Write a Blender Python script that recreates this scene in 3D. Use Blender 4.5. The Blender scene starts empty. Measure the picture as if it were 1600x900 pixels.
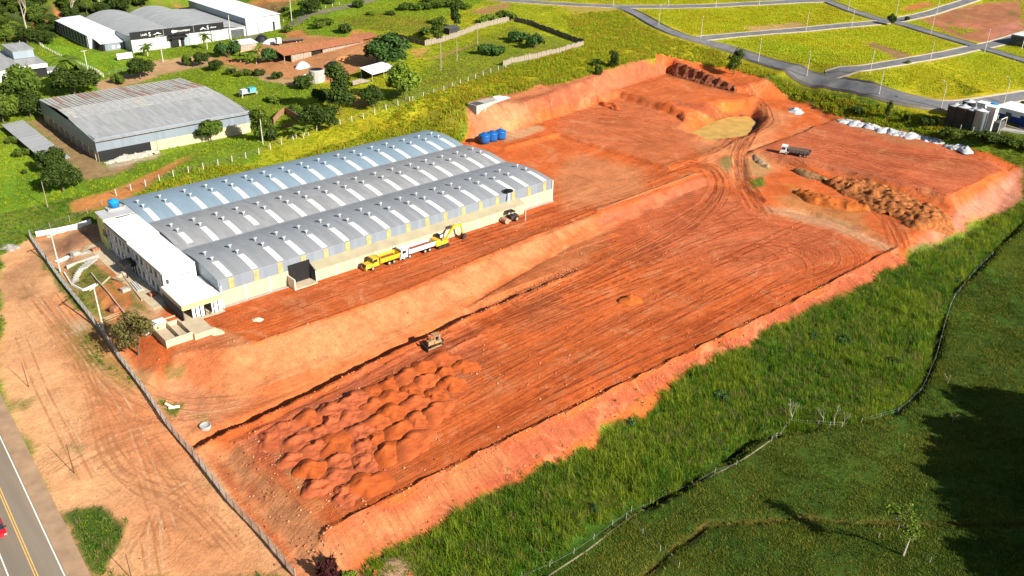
import bpy, math, random
import numpy as np
from mathutils import Vector, Matrix

# ---------------------------------------------------------------- camera, sky, sun, exposure
# World axes: X runs along the long factory shed, Y across it (away from the highway side), Z up.
# Z = 0 is the yard level of the shed; the drone hovers at (0, 0, CAM_H).
R = math.radians
CAM_H, F_PX, PITCH, ROLL, AZ = 90.0, 1338.0, R(27.42), R(1.24), R(47.8)
_c, _s = math.cos(PITCH), math.sin(PITCH)
_fw = np.array([0, _c, -_s]); _r0 = np.array([1.0, 0, 0]); _u0 = np.array([0, _s, _c])
_rt = math.cos(ROLL) * _r0 + math.sin(ROLL) * _u0
_up = -math.sin(ROLL) * _r0 + math.cos(ROLL) * _u0
_M = np.array([[math.sin(AZ), math.cos(AZ), 0], [-math.cos(AZ), math.sin(AZ), 0], [0, 0, 1.0]])
FW, RT, UP = _M @ _fw, _M @ _rt, _M @ _up

scene = bpy.context.scene
C = scene.collection
cam_d = bpy.data.cameras.new('camera'); cam = bpy.data.objects.new('camera', cam_d); C.objects.link(cam)
cam_d.sensor_fit = 'HORIZONTAL'; cam_d.sensor_width = 36.0; cam_d.lens = 36.0 * F_PX / 1600.0
cam_d.clip_start = 1.0; cam_d.clip_end = 6000.0
cam.matrix_world = Matrix(((RT[0], UP[0], -FW[0], 0), (RT[1], UP[1], -FW[1], 0), (RT[2], UP[2], -FW[2], CAM_H), (0, 0, 0, 1)))
scene.camera = cam

SUN_EL, SUN_HEAD = R(29), math.atan2(0.13, -0.99)      # heading measured from +Y towards +X
world = bpy.data.worlds.new('World'); scene.world = world; world.use_nodes = True
wn = world.node_tree.nodes; wl = world.node_tree.links
sky = wn.new('ShaderNodeTexSky'); sky.sky_type = 'NISHITA'; sky.sun_disc = False
sky.sun_elevation = SUN_EL; sky.sun_rotation = SUN_HEAD; sky.air_density = 1.0; sky.dust_density = 0.8
wl.new(sky.outputs[0], wn['Background'].inputs[0]); wn['Background'].inputs[1].default_value = 0.055
sun_d = bpy.data.lights.new('sun', 'SUN'); sun = bpy.data.objects.new('sun', sun_d); C.objects.link(sun)
sun_d.energy = 5.0; sun_d.angle = R(0.5); sun_d.color = (1.0, 0.945, 0.85)
_sd = Vector((math.sin(SUN_HEAD) * math.cos(SUN_EL), math.cos(SUN_HEAD) * math.cos(SUN_EL), math.sin(SUN_EL)))
sun.rotation_euler = _sd.to_track_quat('Z', 'Y').to_euler(); sun.location = (100, -200, 200)
scene.view_settings.view_transform = 'Standard'; scene.view_settings.look = 'None'
scene.view_settings.exposure = 0.92; scene.view_settings.gamma = 1.0; scene.view_settings.use_curve_mapping = False
scene.cycles.max_bounces = 5; scene.cycles.diffuse_bounces = 2; scene.cycles.glossy_bounces = 2
scene.cycles.transparent_max_bounces = 6; scene.cycles.caustics_reflective = False; scene.cycles.caustics_refractive = False

rng = np.random.default_rng(7); rnd = random.Random(11)

# ---------------------------------------------------------------- survey helpers
def at(px, py, z=0.0):
    """where the sight line through photo pixel (px, py) meets the level z"""
    d = FW * F_PX + RT * (px - 800.0) - UP * (py - 450.0)
    t = (z - CAM_H) / d[2]
    return np.array([d[0] * t, d[1] * t, z])

def vnoise(U, V, scale, seed=0):
    x = np.asarray(U, float) / scale; y = np.asarray(V, float) / scale
    xi = np.floor(x).astype(np.int64); yi = np.floor(y).astype(np.int64); fx = x - xi; fy = y - yi
    fx = fx * fx * (3 - 2 * fx); fy = fy * fy * (3 - 2 * fy)
    def h(a, b):
        n = (a * 374761393 + b * 668265263 + seed * 974711 + 1013) & 0x7fffffff
        n = ((n ^ (n >> 13)) * 1274126177) & 0x7fffffff
        return ((n ^ (n >> 16)) & 0xffff) / 65535.0
    return (h(xi, yi) * (1 - fx) + h(xi + 1, yi) * fx) * (1 - fy) + (h(xi, yi + 1) * (1 - fx) + h(xi + 1, yi + 1) * fx) * fy

def fbm(U, V, scale, seed=0, o=3):
    s = 0; a = 0.5; t = 0
    for k in range(o):
        s = s + a * vnoise(U, V, scale / 2 ** k, seed + 17 * k); t += a; a *= 0.5
    return s / t

def seg_dist(U, V, pts, closed=False):
    """distance to a polyline, the arc length of the nearest point and the side sign"""
    pts = [np.asarray(p[:2], float) for p in pts]
    if closed: pts = pts + [pts[0]]
    best = np.full(U.shape, 1e9); arc = np.zeros(U.shape); sgn = np.ones(U.shape); L = 0.0
    for a, b in zip(pts[:-1], pts[1:]):
        d = b - a; l2 = d @ d
        if l2 < 1e-9: continue
        t = np.clip(((U - a[0]) * d[0] + (V - a[1]) * d[1]) / l2, 0, 1)
        q = np.hypot(U - a[0] - t * d[0], V - a[1] - t * d[1])
        m = q < best
        best = np.where(m, q, best); arc = np.where(m, L + t * math.sqrt(l2), arc)
        sgn = np.where(m, np.sign(d[0] * (V - a[1]) - d[1] * (U - a[0])), sgn)
        L += math.sqrt(l2)
    return best, arc, sgn

def inside(U, V, poly):
    poly = [p[:2] for p in poly]; r = np.zeros(U.shape, bool); j = len(poly) - 1
    for i in range(len(poly)):
        (xi, yi), (xj, yj) = poly[i], poly[j]
        if abs(yj - yi) > 1e-9:
            r ^= ((yi > V) != (yj > V)) & (U < (xj - xi) * (V - yi) / (yj - yi) + xi)
        j = i
    return r

def sdf(U, V, poly):
    d = seg_dist(U, V, poly, True)[0]
    return np.where(inside(U, V, poly), -d, d)

def sstep(x, a, b):
    t = np.clip((x - a) / (b - a), 0, 1); return t * t * (3 - 2 * t)

# ---------------------------------------------------------------- materials
MATS = {}
def _nt(name):
    m = bpy.data.materials.new(name); m.use_nodes = True
    nt = m.node_tree; return m, nt, nt.nodes, nt.links, nt.nodes['Principled BSDF']

def mat(name, col, rough=0.7, var=0.18, scale=1.2, metal=0.0, bump=0.0, bscale=8.0, dirt=0.0, spec=0.3, dirtcol=(0.32, 0.17, 0.09), stretch=(1, 1, 1)):
    """plain surface with uneven colour, optional streaky dirt and fine relief"""
    if name in MATS: return MATS[name]
    m, nt, N, L, b = _nt(name); MATS[name] = m
    b.inputs['Roughness'].default_value = rough; b.inputs['Metallic'].default_value = metal
    b.inputs['Specular IOR Level'].default_value = spec
    tc = N.new('ShaderNodeTexCoord'); mp = N.new('ShaderNodeMapping'); mp.inputs['Scale'].default_value = stretch
    L.new(tc.outputs['Object'], mp.inputs[0])
    n1 = N.new('ShaderNodeTexNoise'); n1.inputs['Scale'].default_value = scale; n1.inputs['Detail'].default_value = 5
    L.new(mp.outputs[0], n1.inputs['Vector'])
    mr = N.new('ShaderNodeMapRange'); mr.inputs[1].default_value = 0.3; mr.inputs[2].default_value = 0.7
    mr.inputs[3].default_value = 1 - var; mr.inputs[4].default_value = 1 + var * 0.6
    L.new(n1.outputs['Fac'], mr.inputs[0])
    mx = N.new('ShaderNodeVectorMath'); mx.operation = 'SCALE'; mx.inputs[0].default_value = col[:3]
    L.new(mr.outputs[0], mx.inputs['Scale']); out = mx.outputs[0]
    if dirt > 0:
        n2 = N.new('ShaderNodeTexNoise'); n2.inputs['Scale'].default_value = scale * 0.45; n2.inputs['Detail'].default_value = 7
        n2.inputs['Roughness'].default_value = 0.7; L.new(mp.outputs[0], n2.inputs['Vector'])
        r2 = N.new('ShaderNodeMapRange'); r2.inputs[1].default_value = 0.48; r2.inputs[2].default_value = 0.75
        r2.inputs[3].default_value = 0; r2.inputs[4].default_value = dirt; L.new(n2.outputs['Fac'], r2.inputs[0])
        mm = N.new('ShaderNodeMix'); mm.data_type = 'RGBA'; mm.inputs[7].default_value = (*dirtcol, 1)
        L.new(r2.outputs[0], mm.inputs[0]); L.new(out, mm.inputs[6]); out = mm.outputs[2]
    L.new(out, b.inputs['Base Color'])
    if bump > 0:
        n3 = N.new('ShaderNodeTexNoise'); n3.inputs['Scale'].default_value = bscale; n3.inputs['Detail'].default_value = 6
        L.new(mp.outputs[0], n3.inputs['Vector'])
        bp = N.new('ShaderNodeBump'); bp.inputs['Strength'].default_value = bump; bp.inputs['Distance'].default_value = 0.2
        L.new(n3.outputs['Fac'], bp.inputs['Height']); L.new(bp.outputs[0], b.inputs['Normal'])
    return m

def roof_mat(name, col, axis='X', pitch=1.05, var=0.12, dirt=0.25, dirtcol=(0.16, 0.15, 0.13), rough=0.45, metal=0.0, spec=0.4):
    """profiled roof sheets: ribs across the axis, sheet-to-sheet tone, weather streaks"""
    m, nt, N, L, b = _nt(name); MATS[name] = m
    b.inputs['Roughness'].default_value = rough; b.inputs['Metallic'].default_value = metal; b.inputs['Specular IOR Level'].default_value = spec
    tc = N.new('ShaderNodeTexCoord'); sp = N.new('ShaderNodeSeparateXYZ'); L.new(tc.outputs['Object'], sp.inputs[0])
    i = 0 if axis == 'X' else 1; j = 1 - i
    dv = N.new('ShaderNodeMath'); dv.operation = 'DIVIDE'; dv.inputs[1].default_value = pitch; L.new(sp.outputs[i], dv.inputs[0])
    fl = N.new('ShaderNodeMath'); fl.operation = 'FLOOR'; L.new(dv.outputs[0], fl.inputs[0])
    d2 = N.new('ShaderNodeMath'); d2.operation = 'DIVIDE'; d2.inputs[1].default_value = 5.6; L.new(sp.outputs[j], d2.inputs[0])
    f2 = N.new('ShaderNodeMath'); f2.operation = 'FLOOR'; L.new(d2.outputs[0], f2.inputs[0])
    cb = N.new('ShaderNodeCombineXYZ'); L.new(fl.outputs[0], cb.inputs[0]); L.new(f2.outputs[0], cb.inputs[1])
    wn_ = N.new('ShaderNodeTexWhiteNoise'); L.new(cb.outputs[0], wn_.inputs['Vector'])
    mr = N.new('ShaderNodeMapRange'); mr.inputs[3].default_value = 1 - var; mr.inputs[4].default_value = 1 + var * 0.5; L.new(wn_.outputs['Value'], mr.inputs[0])
    sc = N.new('ShaderNodeVectorMath'); sc.operation = 'SCALE'; sc.inputs[0].default_value = col; L.new(mr.outputs[0], sc.inputs['Scale'])
    mp = N.new('ShaderNodeMapping'); mp.inputs['Scale'].default_value = (1.6, 0.12, 0.3) if axis == 'X' else (0.12, 1.6, 0.3)
    L.new(tc.outputs['Object'], mp.inputs[0])
    n2 = N.new('ShaderNodeTexNoise'); n2.inputs['Scale'].default_value = 0.9; n2.inputs['Detail'].default_value = 7; n2.inputs['Roughness'].default_value = 0.65
    L.new(mp.outputs[0], n2.inputs['Vector'])
    r2 = N.new('ShaderNodeMapRange'); r2.inputs[1].default_value = 0.42; r2.inputs[2].default_value = 0.78; r2.inputs[3].default_value = 0; r2.inputs[4].default_value = dirt
    L.new(n2.outputs['Fac'], r2.inputs[0])
    mm = N.new('ShaderNodeMix'); mm.data_type = 'RGBA'; mm.inputs[7].default_value = (*dirtcol, 1)
    L.new(r2.outputs[0], mm.inputs[0]); L.new(sc.outputs[0], mm.inputs[6]); L.new(mm.outputs[2], b.inputs['Base Color'])
    w = N.new('ShaderNodeMath'); w.operation = 'MULTIPLY'; w.inputs[1].default_value = 2 * math.pi / 0.26; L.new(sp.outputs[i], w.inputs[0])
    sn = N.new('ShaderNodeMath'); sn.operation = 'SINE'; L.new(w.outputs[0], sn.inputs[0])
    bp = N.new('ShaderNodeBump'); bp.inputs['Strength'].default_value = 0.25; bp.inputs['Distance'].default_value = 0.03
    L.new(sn.outputs[0], bp.inputs['Height']); L.new(bp.outputs[0], b.inputs['Normal'])
    return m

def leaf_mat(name, c1, c2, c3, trans=0.25, patch=0.0):
    """leaves: tone by leaf clump, by plant and by place; some light through"""
    m, nt, N, L, b = _nt(name); MATS[name] = m
    oi = N.new('ShaderNodeObjectInfo'); at_ = N.new('ShaderNodeAttribute'); at_.attribute_name = 'tone'
    mx = N.new('ShaderNodeMix'); mx.data_type = 'RGBA'; mx.inputs[6].default_value = (*c1, 1); mx.inputs[7].default_value = (*c2, 1)
    L.new(at_.outputs['Fac'], mx.inputs[0])
    m2 = N.new('ShaderNodeMix'); m2.data_type = 'RGBA'; m2.inputs[7].default_value = (*c3, 1); L.new(mx.outputs[2], m2.inputs[6])
    if patch > 0:
        nz = N.new('ShaderNodeTexNoise'); nz.inputs['Scale'].default_value = patch; nz.inputs['Detail'].default_value = 3
        L.new(oi.outputs['Location'], nz.inputs['Vector'])
        ad = N.new('ShaderNodeMath'); ad.operation = 'MULTIPLY_ADD'; ad.inputs[1].default_value = 0.5; ad.inputs[2].default_value = -0.25
        L.new(oi.outputs['Random'], ad.inputs[0])
        a2 = N.new('ShaderNodeMath'); a2.operation = 'ADD'; L.new(ad.outputs[0], a2.inputs[0]); L.new(nz.outputs['Fac'], a2.inputs[1])
        mr = N.new('ShaderNodeMapRange'); mr.inputs[1].default_value = 0.3; mr.inputs[2].default_value = 0.75; L.new(a2.outputs[0], mr.inputs[0])
        L.new(mr.outputs[0], m2.inputs[0])
    else:
        ml = N.new('ShaderNodeMath'); ml.operation = 'MULTIPLY'; ml.inputs[1].default_value = 0.6; L.new(oi.outputs['Random'], ml.inputs[0]); L.new(ml.outputs[0], m2.inputs[0])
    L.new(m2.outputs[2], b.inputs['Base Color']); b.inputs['Roughness'].default_value = 0.6; b.inputs['Specular IOR Level'].default_value = 0.15
    tr = N.new('ShaderNodeBsdfTranslucent'); L.new(m2.outputs[2], tr.inputs[0])
    ms = N.new('ShaderNodeMixShader'); ms.inputs[0].default_value = trans
    L.new(b.outputs[0], ms.inputs[1]); L.new(tr.outputs[0], ms.inputs[2]); L.new(ms.outputs[0], N['Material Output'].inputs[0])
    return m

def soil_mat():
    """bare or grassed ground: colour per place, machine tracks along the surveyed track lines, clods"""
    m, nt, N, L, b = _nt('ground_soil')
    b.inputs['Roughness'].default_value = 0.95; b.inputs['Specular IOR Level'].default_value = 0.1
    col = N.new('ShaderNodeAttribute'); col.attribute_name = 'tint'
    trk = N.new('ShaderNodeAttribute'); trk.attribute_name = 'track'
    trs = N.new('ShaderNodeAttribute'); trs.attribute_name = 'trackw'
    gr = N.new('ShaderNodeAttribute'); gr.attribute_name = 'grassy'
    tc = N.new('ShaderNodeTexCoord')
    def noise(vec, s, d=5, r=0.6):
        n = N.new('ShaderNodeTexNoise'); n.inputs['Scale'].default_value = s; n.inputs['Detail'].default_value = d; n.inputs['Roughness'].default_value = r
        L.new(vec, n.inputs['Vector']); return n.outputs['Fac']
    def rng_(v, a, b_, c, d):
        r_ = N.new('ShaderNodeMapRange'); r_.inputs[1].default_value = a; r_.inputs[2].default_value = b_; r_.inputs[3].default_value = c; r_.inputs[4].default_value = d
        L.new(v, r_.inputs[0]); return r_.outputs[0]
    def math_(op, a, b_):
        q = N.new('ShaderNodeMath'); q.operation = op
        for k, x in ((0, a), (1, b_)):
            if isinstance(x, (int, float)): q.inputs[k].default_value = x
            else: L.new(x, q.inputs[k])
        return q.outputs[0]
    P = tc.outputs['Object']
    big = rng_(noise(P, 0.055, 6, 0.62), 0.3, 0.7, 0.8, 1.18)
    mid = rng_(noise(P, 0.5, 6, 0.75), 0.3, 0.7, 0.78, 1.2)
    fine = rng_(noise(P, 2.2, 6, 0.85), 0.32, 0.68, 0.76, 1.22)
    mp = N.new('ShaderNodeMapping'); mp.inputs['Scale'].default_value = (0.028, 1.0, 1.0); L.new(trk.outputs['Vector'], mp.inputs[0])
    s1 = noise(mp.outputs[0], 1.5, 5, 0.72); s2 = noise(mp.outputs[0], 0.33, 3, 0.5)
    st = math_('ADD', math_('MULTIPLY', s1, 0.7), math_('MULTIPLY', s2, 0.3))
    stf = rng_(st, 0.36, 0.64, 0.0, 1.0)
    k = math_('MULTIPLY', big, math_('MULTIPLY', mid, fine))
    tone = N.new('ShaderNodeMix'); tone.data_type = 'FLOAT'; L.new(trs.outputs['Fac'], tone.inputs[0]); tone.inputs[2].default_value = 1.0
    L.new(rng_(stf, 0, 1, 0.62, 1.22), tone.inputs[3])
    k = math_('MULTIPLY', k, tone.outputs[0])
    sc = N.new('ShaderNodeVectorMath'); sc.operation = 'SCALE'; L.new(col.outputs['Color'], sc.inputs[0]); L.new(k, sc.inputs['Scale'])
    # pale dried crust patches on bare soil
    dry = rng_(noise(P, 0.13, 7, 0.68), 0.53, 0.70, 0.0, 0.30)
    dry = math_('MULTIPLY', dry, math_('SUBTRACT', 1.0, gr.outputs['Fac']))
    mm = N.new('ShaderNodeMix'); mm.data_type = 'RGBA'; mm.inputs[7].default_value = (0.62, 0.25, 0.11, 1)
    L.new(dry, mm.inputs[0]); L.new(sc.outputs[0], mm.inputs[6]); L.new(mm.outputs[2], b.inputs['Base Color'])
    # damp darker stains, then crisp-edged pale crust, both only on bare soil
    bare = math_('SUBTRACT', 1.0, gr.outputs['Fac'])
    nd = N.new('ShaderNodeTexNoise'); nd.inputs['Scale'].default_value = 0.085; nd.inputs['Detail'].default_value = 9; nd.inputs['Roughness'].default_value = 0.7; nd.inputs['Distortion'].default_value = 1.2; L.new(P, nd.inputs['Vector'])
    damp = math_('MULTIPLY', rng_(nd.outputs['Fac'], 0.36, 0.47, 0.42, 0.0), bare)
    m3 = N.new('ShaderNodeMix'); m3.data_type = 'RGBA'; m3.blend_type = 'MULTIPLY'; m3.inputs[7].default_value = (0.62, 0.50, 0.42, 1); L.new(damp, m3.inputs[0]); L.new(mm.outputs[2], m3.inputs[6])
    crust = math_('MULTIPLY', rng_(nd.outputs['Fac'], 0.56, 0.63, 0.0, 0.45), bare)
    m4 = N.new('ShaderNodeMix'); m4.data_type = 'RGBA'; m4.inputs[7].default_value = (0.60, 0.26, 0.12, 1); L.new(crust, m4.inputs[0]); L.new(m3.outputs[2], m4.inputs[6]); L.new(m4.outputs[2], b.inputs['Base Color'])
    h = math_('ADD', math_('MULTIPLY', math_('MULTIPLY', st, trs.outputs['Fac']), 0.45), math_('MULTIPLY', noise(P, 1.3, 7, 0.8), 0.34))
    h = math_('ADD', h, math_('MULTIPLY', math_('MULTIPLY', noise(P, 1.0, 5, 0.8), gr.outputs['Fac']), 0.7))
    bp = N.new('ShaderNodeBump'); bp.inputs['Strength'].default_value = 0.8; bp.inputs['Distance'].default_value = 1.0
    L.new(h, bp.inputs['Height']); L.new(bp.outputs[0], b.inputs['Normal'])
    return m
SOIL = soil_mat()

# ---------------------------------------------------------------- mesh and object helpers
class MB:
    def __init__(s): s.v = []; s.f = []
    def add(s, vs, fs):
        o = len(s.v); s.v += [tuple(map(float, p)) for p in vs]; s.f += [tuple(i + o for i in f) for f in fs]; return s
    def box(s, x0, x1, y0, y1, z0, z1):
        return s.add([(x0, y0, z0), (x1, y0, z0), (x1, y1, z0), (x0, y1, z0), (x0, y0, z1), (x1, y0, z1), (x1, y1, z1), (x0, y1, z1)],
                     [(0, 3, 2, 1), (4, 5, 6, 7), (0, 1, 5, 4), (1, 2, 6, 5), (2, 3, 7, 6), (3, 0, 4, 7)])
    def hexa(s, b, t):
        return s.add(list(b) + list(t), [(0, 3, 2, 1), (4, 5, 6, 7), (0, 1, 5, 4), (1, 2, 6, 5), (2, 3, 7, 6), (3, 0, 4, 7)])
    def taper(s, x0, x1, y0, y1, z0, z1, ix0=0, ix1=0, iy=0):
        return s.hexa([(x0, y0, z0), (x1, y0, z0), (x1, y1, z0), (x0, y1, z0)],
                      [(x0 + ix0, y0 + iy, z1), (x1 - ix1, y0 + iy, z1), (x1 - ix1, y1 - iy, z1), (x0 + ix0, y1 - iy, z1)])
    def cyl(s, p0, p1, r0, r1=None, n=8, cap=True):
        r1 = r0 if r1 is None else r1
        p0 = Vector(p0); p1 = Vector(p1); d = (p1 - p0).normalized()
        a = d.orthogonal().normalized(); b = d.cross(a)
        vs = []
        for p, r in ((p0, r0), (p1, r1)):
            vs += [tuple(p + (a * math.cos(2 * math.pi * k / n) + b * math.sin(2 * math.pi * k / n)) * r) for k in range(n)]
        fs = [(k, (k + 1) % n, n + (k + 1) % n, n + k) for k in range(n)]
        if cap: fs += [tuple(range(n - 1, -1, -1)), tuple(range(n, 2 * n))]
        return s.add(vs, fs)
    def tube(s, pts, rs, n=6):
        if not hasattr(rs, '__len__'): rs = [rs] * len(pts)
        for k in range(len(pts) - 1): s.cyl(pts[k], pts[k + 1], rs[k], rs[k + 1], n, True)
        return s
    def lathe(s, prof, n=12, c=(0, 0, 0)):
        vs = [(c[0] + r * math.cos(2 * math.pi * k / n), c[1] + r * math.sin(2 * math.pi * k / n), c[2] + z) for r, z in prof for k in range(n)]
        fs = [(i * n + k, i * n + (k + 1) % n, (i + 1) * n + (k + 1) % n, (i + 1) * n + k) for i in range(len(prof) - 1) for k in range(n)]
        fs += [tuple(range(n - 1, -1, -1)), tuple((len(prof) - 1) * n + k for k in range(n))]
        return s.add(vs, fs)
    def prism(s, pts, y0, y1):
        """outline in XZ pushed along Y"""
        n = len(pts); vs = [(x, y0, z) for x, z in pts] + [(x, y1, z) for x, z in pts]
        return s.add(vs, [tuple(range(n)), tuple(range(2 * n - 1, n - 1, -1))] + [((k + 1) % n, k, n + k, n + (k + 1) % n) for k in range(n)])
    def prismx(s, pts, x0, x1):
        """outline in YZ pushed along X"""
        n = len(pts); vs = [(x0, y, z) for y, z in pts] + [(x1, y, z) for y, z in pts]
        return s.add(vs, [tuple(range(n - 1, -1, -1)), tuple(range(n, 2 * n))] + [(k, (k + 1) % n, n + (k + 1) % n, n + k) for k in range(n)])
    def prismz(s, pts, z0, z1):
        n = len(pts); vs = [(x, y, z0) for x, y in pts] + [(x, y, z1) for x, y in pts]
        return s.add(vs, [tuple(range(n - 1, -1, -1)), tuple(range(n, 2 * n))] + [(k, (k + 1) % n, n + (k + 1) % n, n + k) for k in range(n)])
    def mesh(s, name, m, smooth=False):
        me = bpy.data.meshes.new(name); me.from_pydata(s.v, [], s.f); me.update()
        if m: me.materials.append(m)
        if smooth: me.polygons.foreach_set('use_smooth', [True] * len(me.polygons))
        return me
    def build(s, name, m, parent=None, smooth=False):
        return link(name, s.mesh(name, m, smooth), parent)

def link(name, me, parent=None, loc=None, rz=None):
    o = bpy.data.objects.new(name, me); C.objects.link(o)
    if parent is not None: o.parent = parent
    if loc is not None: o.location = [float(x) for x in loc]
    if rz is not None: o.rotation_euler = (0, 0, rz)
    return o

def tag(o, label=None, cat=None, group=None, kind=None):
    if label: o['label'] = label
    if cat: o['category'] = cat
    if group: o['group'] = group
    if kind: o['kind'] = kind
    return o

def thing(name, label, cat, loc=(0, 0, 0), rz=0.0, group=None, scale=None):
    o = bpy.data.objects.new(name, None); C.objects.link(o); o.empty_display_size = 0.5
    o.location = [float(x) for x in loc]; o.rotation_euler = (0, 0, rz)
    if scale is not None: o.scale = scale if hasattr(scale, '__len__') else (scale,) * 3
    return tag(o, label, cat, group)

def np_mesh(name, V, Fq, m, tone=None, smooth=False):
    """quads (or triangles) from arrays"""
    V = np.asarray(V, np.float32); Fq = np.asarray(Fq, np.int32); k = Fq.shape[1]
    me = bpy.data.meshes.new(name); me.vertices.add(len(V)); me.vertices.foreach_set('co', V.ravel())
    me.loops.add(Fq.size); me.loops.foreach_set('vertex_index', Fq.ravel())
    me.polygons.add(len(Fq)); me.polygons.foreach_set('loop_start', np.arange(0, Fq.size, k, dtype=np.int32))
    if smooth: me.polygons.foreach_set('use_smooth', np.ones(len(Fq), bool))
    me.update(calc_edges=True)
    if tone is not None:
        a = me.attributes.new('tone', 'FLOAT', 'POINT'); a.data.foreach_set('value', np.asarray(tone, np.float32))
    if m: me.materials.append(m)
    return me
# ---------------------------------------------------------------- terrain: heights
CTRL = [  # surveyed spot heights: pixel of the spot, level
 (0,620,-3.2),(0,760,-5),(0,900,-6.8),(150,880,-6.8),(450,895,-7.5),(60,400,-0.8),(20,480,-1.6),(0,420,-.6),(130,520,-2.0),(200,640,-4.0),(300,780,-6.2),(90,600,-3.0),(230,590,-3.2),
 (560,880,-8),(620,880,-8.4),(800,800,-8.6),(900,740,-8.4),(1100,610,-7.8),(1300,505,-7),(1500,380,-6),(1590,335,-4.8),(850,880,-9.0),(1200,680,-8.8),(1400,640,-8.6),(1470,520,-8.0),(1560,400,-6.8),
 (1100,860,-8.8),(1500,700,-8.2),(1590,880,-7.6),(1590,500,-7.2),(1300,800,-8.4),(1700,800,-7),(1800,500,-6),(1700,330,-4),
 (500,760,-7),(600,600,-6),(800,560,-5.5),(1000,500,-5),(1200,420,-4.5),(1350,370,-4),(420,660,-6),(1250,320,-1.2),(1400,340,-2.5),(1150,250,-0.3),
 (200,310,0.6),(350,262,1.6),(430,235,2.6),(520,210,4.4),(630,165,8.2),(700,190,5.2),(560,225,2.2),(450,250,1.2),(650,205,2.6),(500,110,8),(450,60,9),(600,130,8.4),(420,120,6.5),(540,170,6.2),(430,190,4.5),
 (760,80,11),(850,70,12),(910,70,12),(830,138,9.2),(740,164,8.2),(780,150,8.8),(850,138,9.2),(940,117,9.6),(1020,96,9.6),(960,88,12),(680,100,10),(640,60,11),
 (1050,75,11),(1130,95,8.5),(1250,125,9.0),(1350,148,8.6),(1450,170,8),(1590,170,8),(1300,60,11.5),(1500,80,11.5),(1590,20,14),(1000,20,13.5),(1200,0,16),(800,5,15),(1400,20,14),
 (1200,130,6),(1290,160,5.5),(1400,190,5),(1480,215,4),(1560,225,4),(1330,182,2.4),(1440,212,1.8),(1520,240,1.2),(1240,172,2.2),(1120,105,6.5),
 (100,230,2),(30,300,1.2),(20,360,0.2),(60,190,2.4),(130,260,1.6),(300,230,2.2),(380,200,3.2),(250,130,3.4),(330,130,4.4),(250,98,5.2),(120,75,6),(100,60,8),(30,110,4.4),(20,140,4),(150,140,3.8),(340,75,6.4),(420,40,8.4),
 (50,20,13),(150,5,13),(230,5,10.5),(0,50,10),(0,0,19),(60,50,9.5),(450,45,9.4),(600,0,13),(380,0,11.5),(300,0,11),(500,20,11.5),
 (-200,300,1),(-200,600,-3),(-200,0,24),(-100,900,-7),(1800,0,16),(1800,200,5),(800,-120,30),(300,-120,40),(1400,-120,30),(2000,-100,30),(-200,-120,50),
]
_cp = np.array([at(*p) for p in CTRL])
def _rbf_fit(P, z, lam=2e4):
    n = len(P); d = np.linalg.norm(P[:, None] - P[None], axis=2) / 100
    K = np.where(d > 0, d * d * np.log(np.maximum(d, 1e-9)), 0) + np.eye(n) * 0.004
    A = np.zeros((n + 3, n + 3)); A[:n, :n] = K; A[:n, n] = 1; A[:n, n + 1:] = P / 100; A[n, :n] = 1; A[n + 1:, :n] = (P / 100).T
    return np.linalg.solve(A, np.r_[z, 0, 0, 0])
_w = _rbf_fit(_cp[:, :2], _cp[:, 2])
def base_h(U, V):
    H = _w[-3] + _w[-2] * U / 100 + _w[-1] * V / 100
    for (x, y, _), w in zip(_cp, _w[:-3]):
        r2 = ((U - x) ** 2 + (V - y) ** 2) / 1e4
        H += w * 0.5 * r2 * np.log(np.maximum(r2, 1e-12))
    return H

def axis_pts(*segs):
    out = []
    for a, b, st in segs: out.append(np.arange(a, b, st))
    return np.concatenate(out + [[segs[-1][1]]])
GU = axis_pts((-140, -20, 6), (-20, 20, 1.0), (20, 235, 0.6), (235, 340, 1.2), (340, 480, 2.4), (480, 900, 6))
GV = axis_pts((-60, 10, 1.6), (10, 75, 0.8), (75, 165, 0.55), (165, 250, 0.9), (250, 340, 1.4), (340, 480, 2.4), (480, 900, 6))
U, V = np.meshgrid(GU, GV, indexing='ij')
Z = base_h(U, V)
WU = U + (fbm(U, V, 5, 3) - 0.5) * 2.4; WV = V + (fbm(U, V, 5, 9) - 0.5) * 2.4     # wobbled survey lines

WU3 = U + (fbm(U, V, 2.4, 203) - 0.5) * 1.3; WV3 = V + (fbm(U, V, 2.4, 209) - 0.5) * 1.3
def zpad(u): return -4.6 + (np.clip(u, 45, 210) - 45) * (3.1 / 165)
def platform(poly, zf, s_fill=0.5, s_cut=0.6, wob=True):
    """level the ground inside the outline, batter up or down to the old ground outside it"""
    global Z
    d = np.maximum(sdf(WU3 if wob == 2 else WU if wob else U, WV3 if wob == 2 else WV if wob else V, poly), 0)
    zp = zf(U, V) if callable(zf) else zf
    Z = np.clip(Z, zp - s_fill * d, zp + s_cut * d)
def pz(*pts): return [at(*p)[:2] for p in pts]

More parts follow.
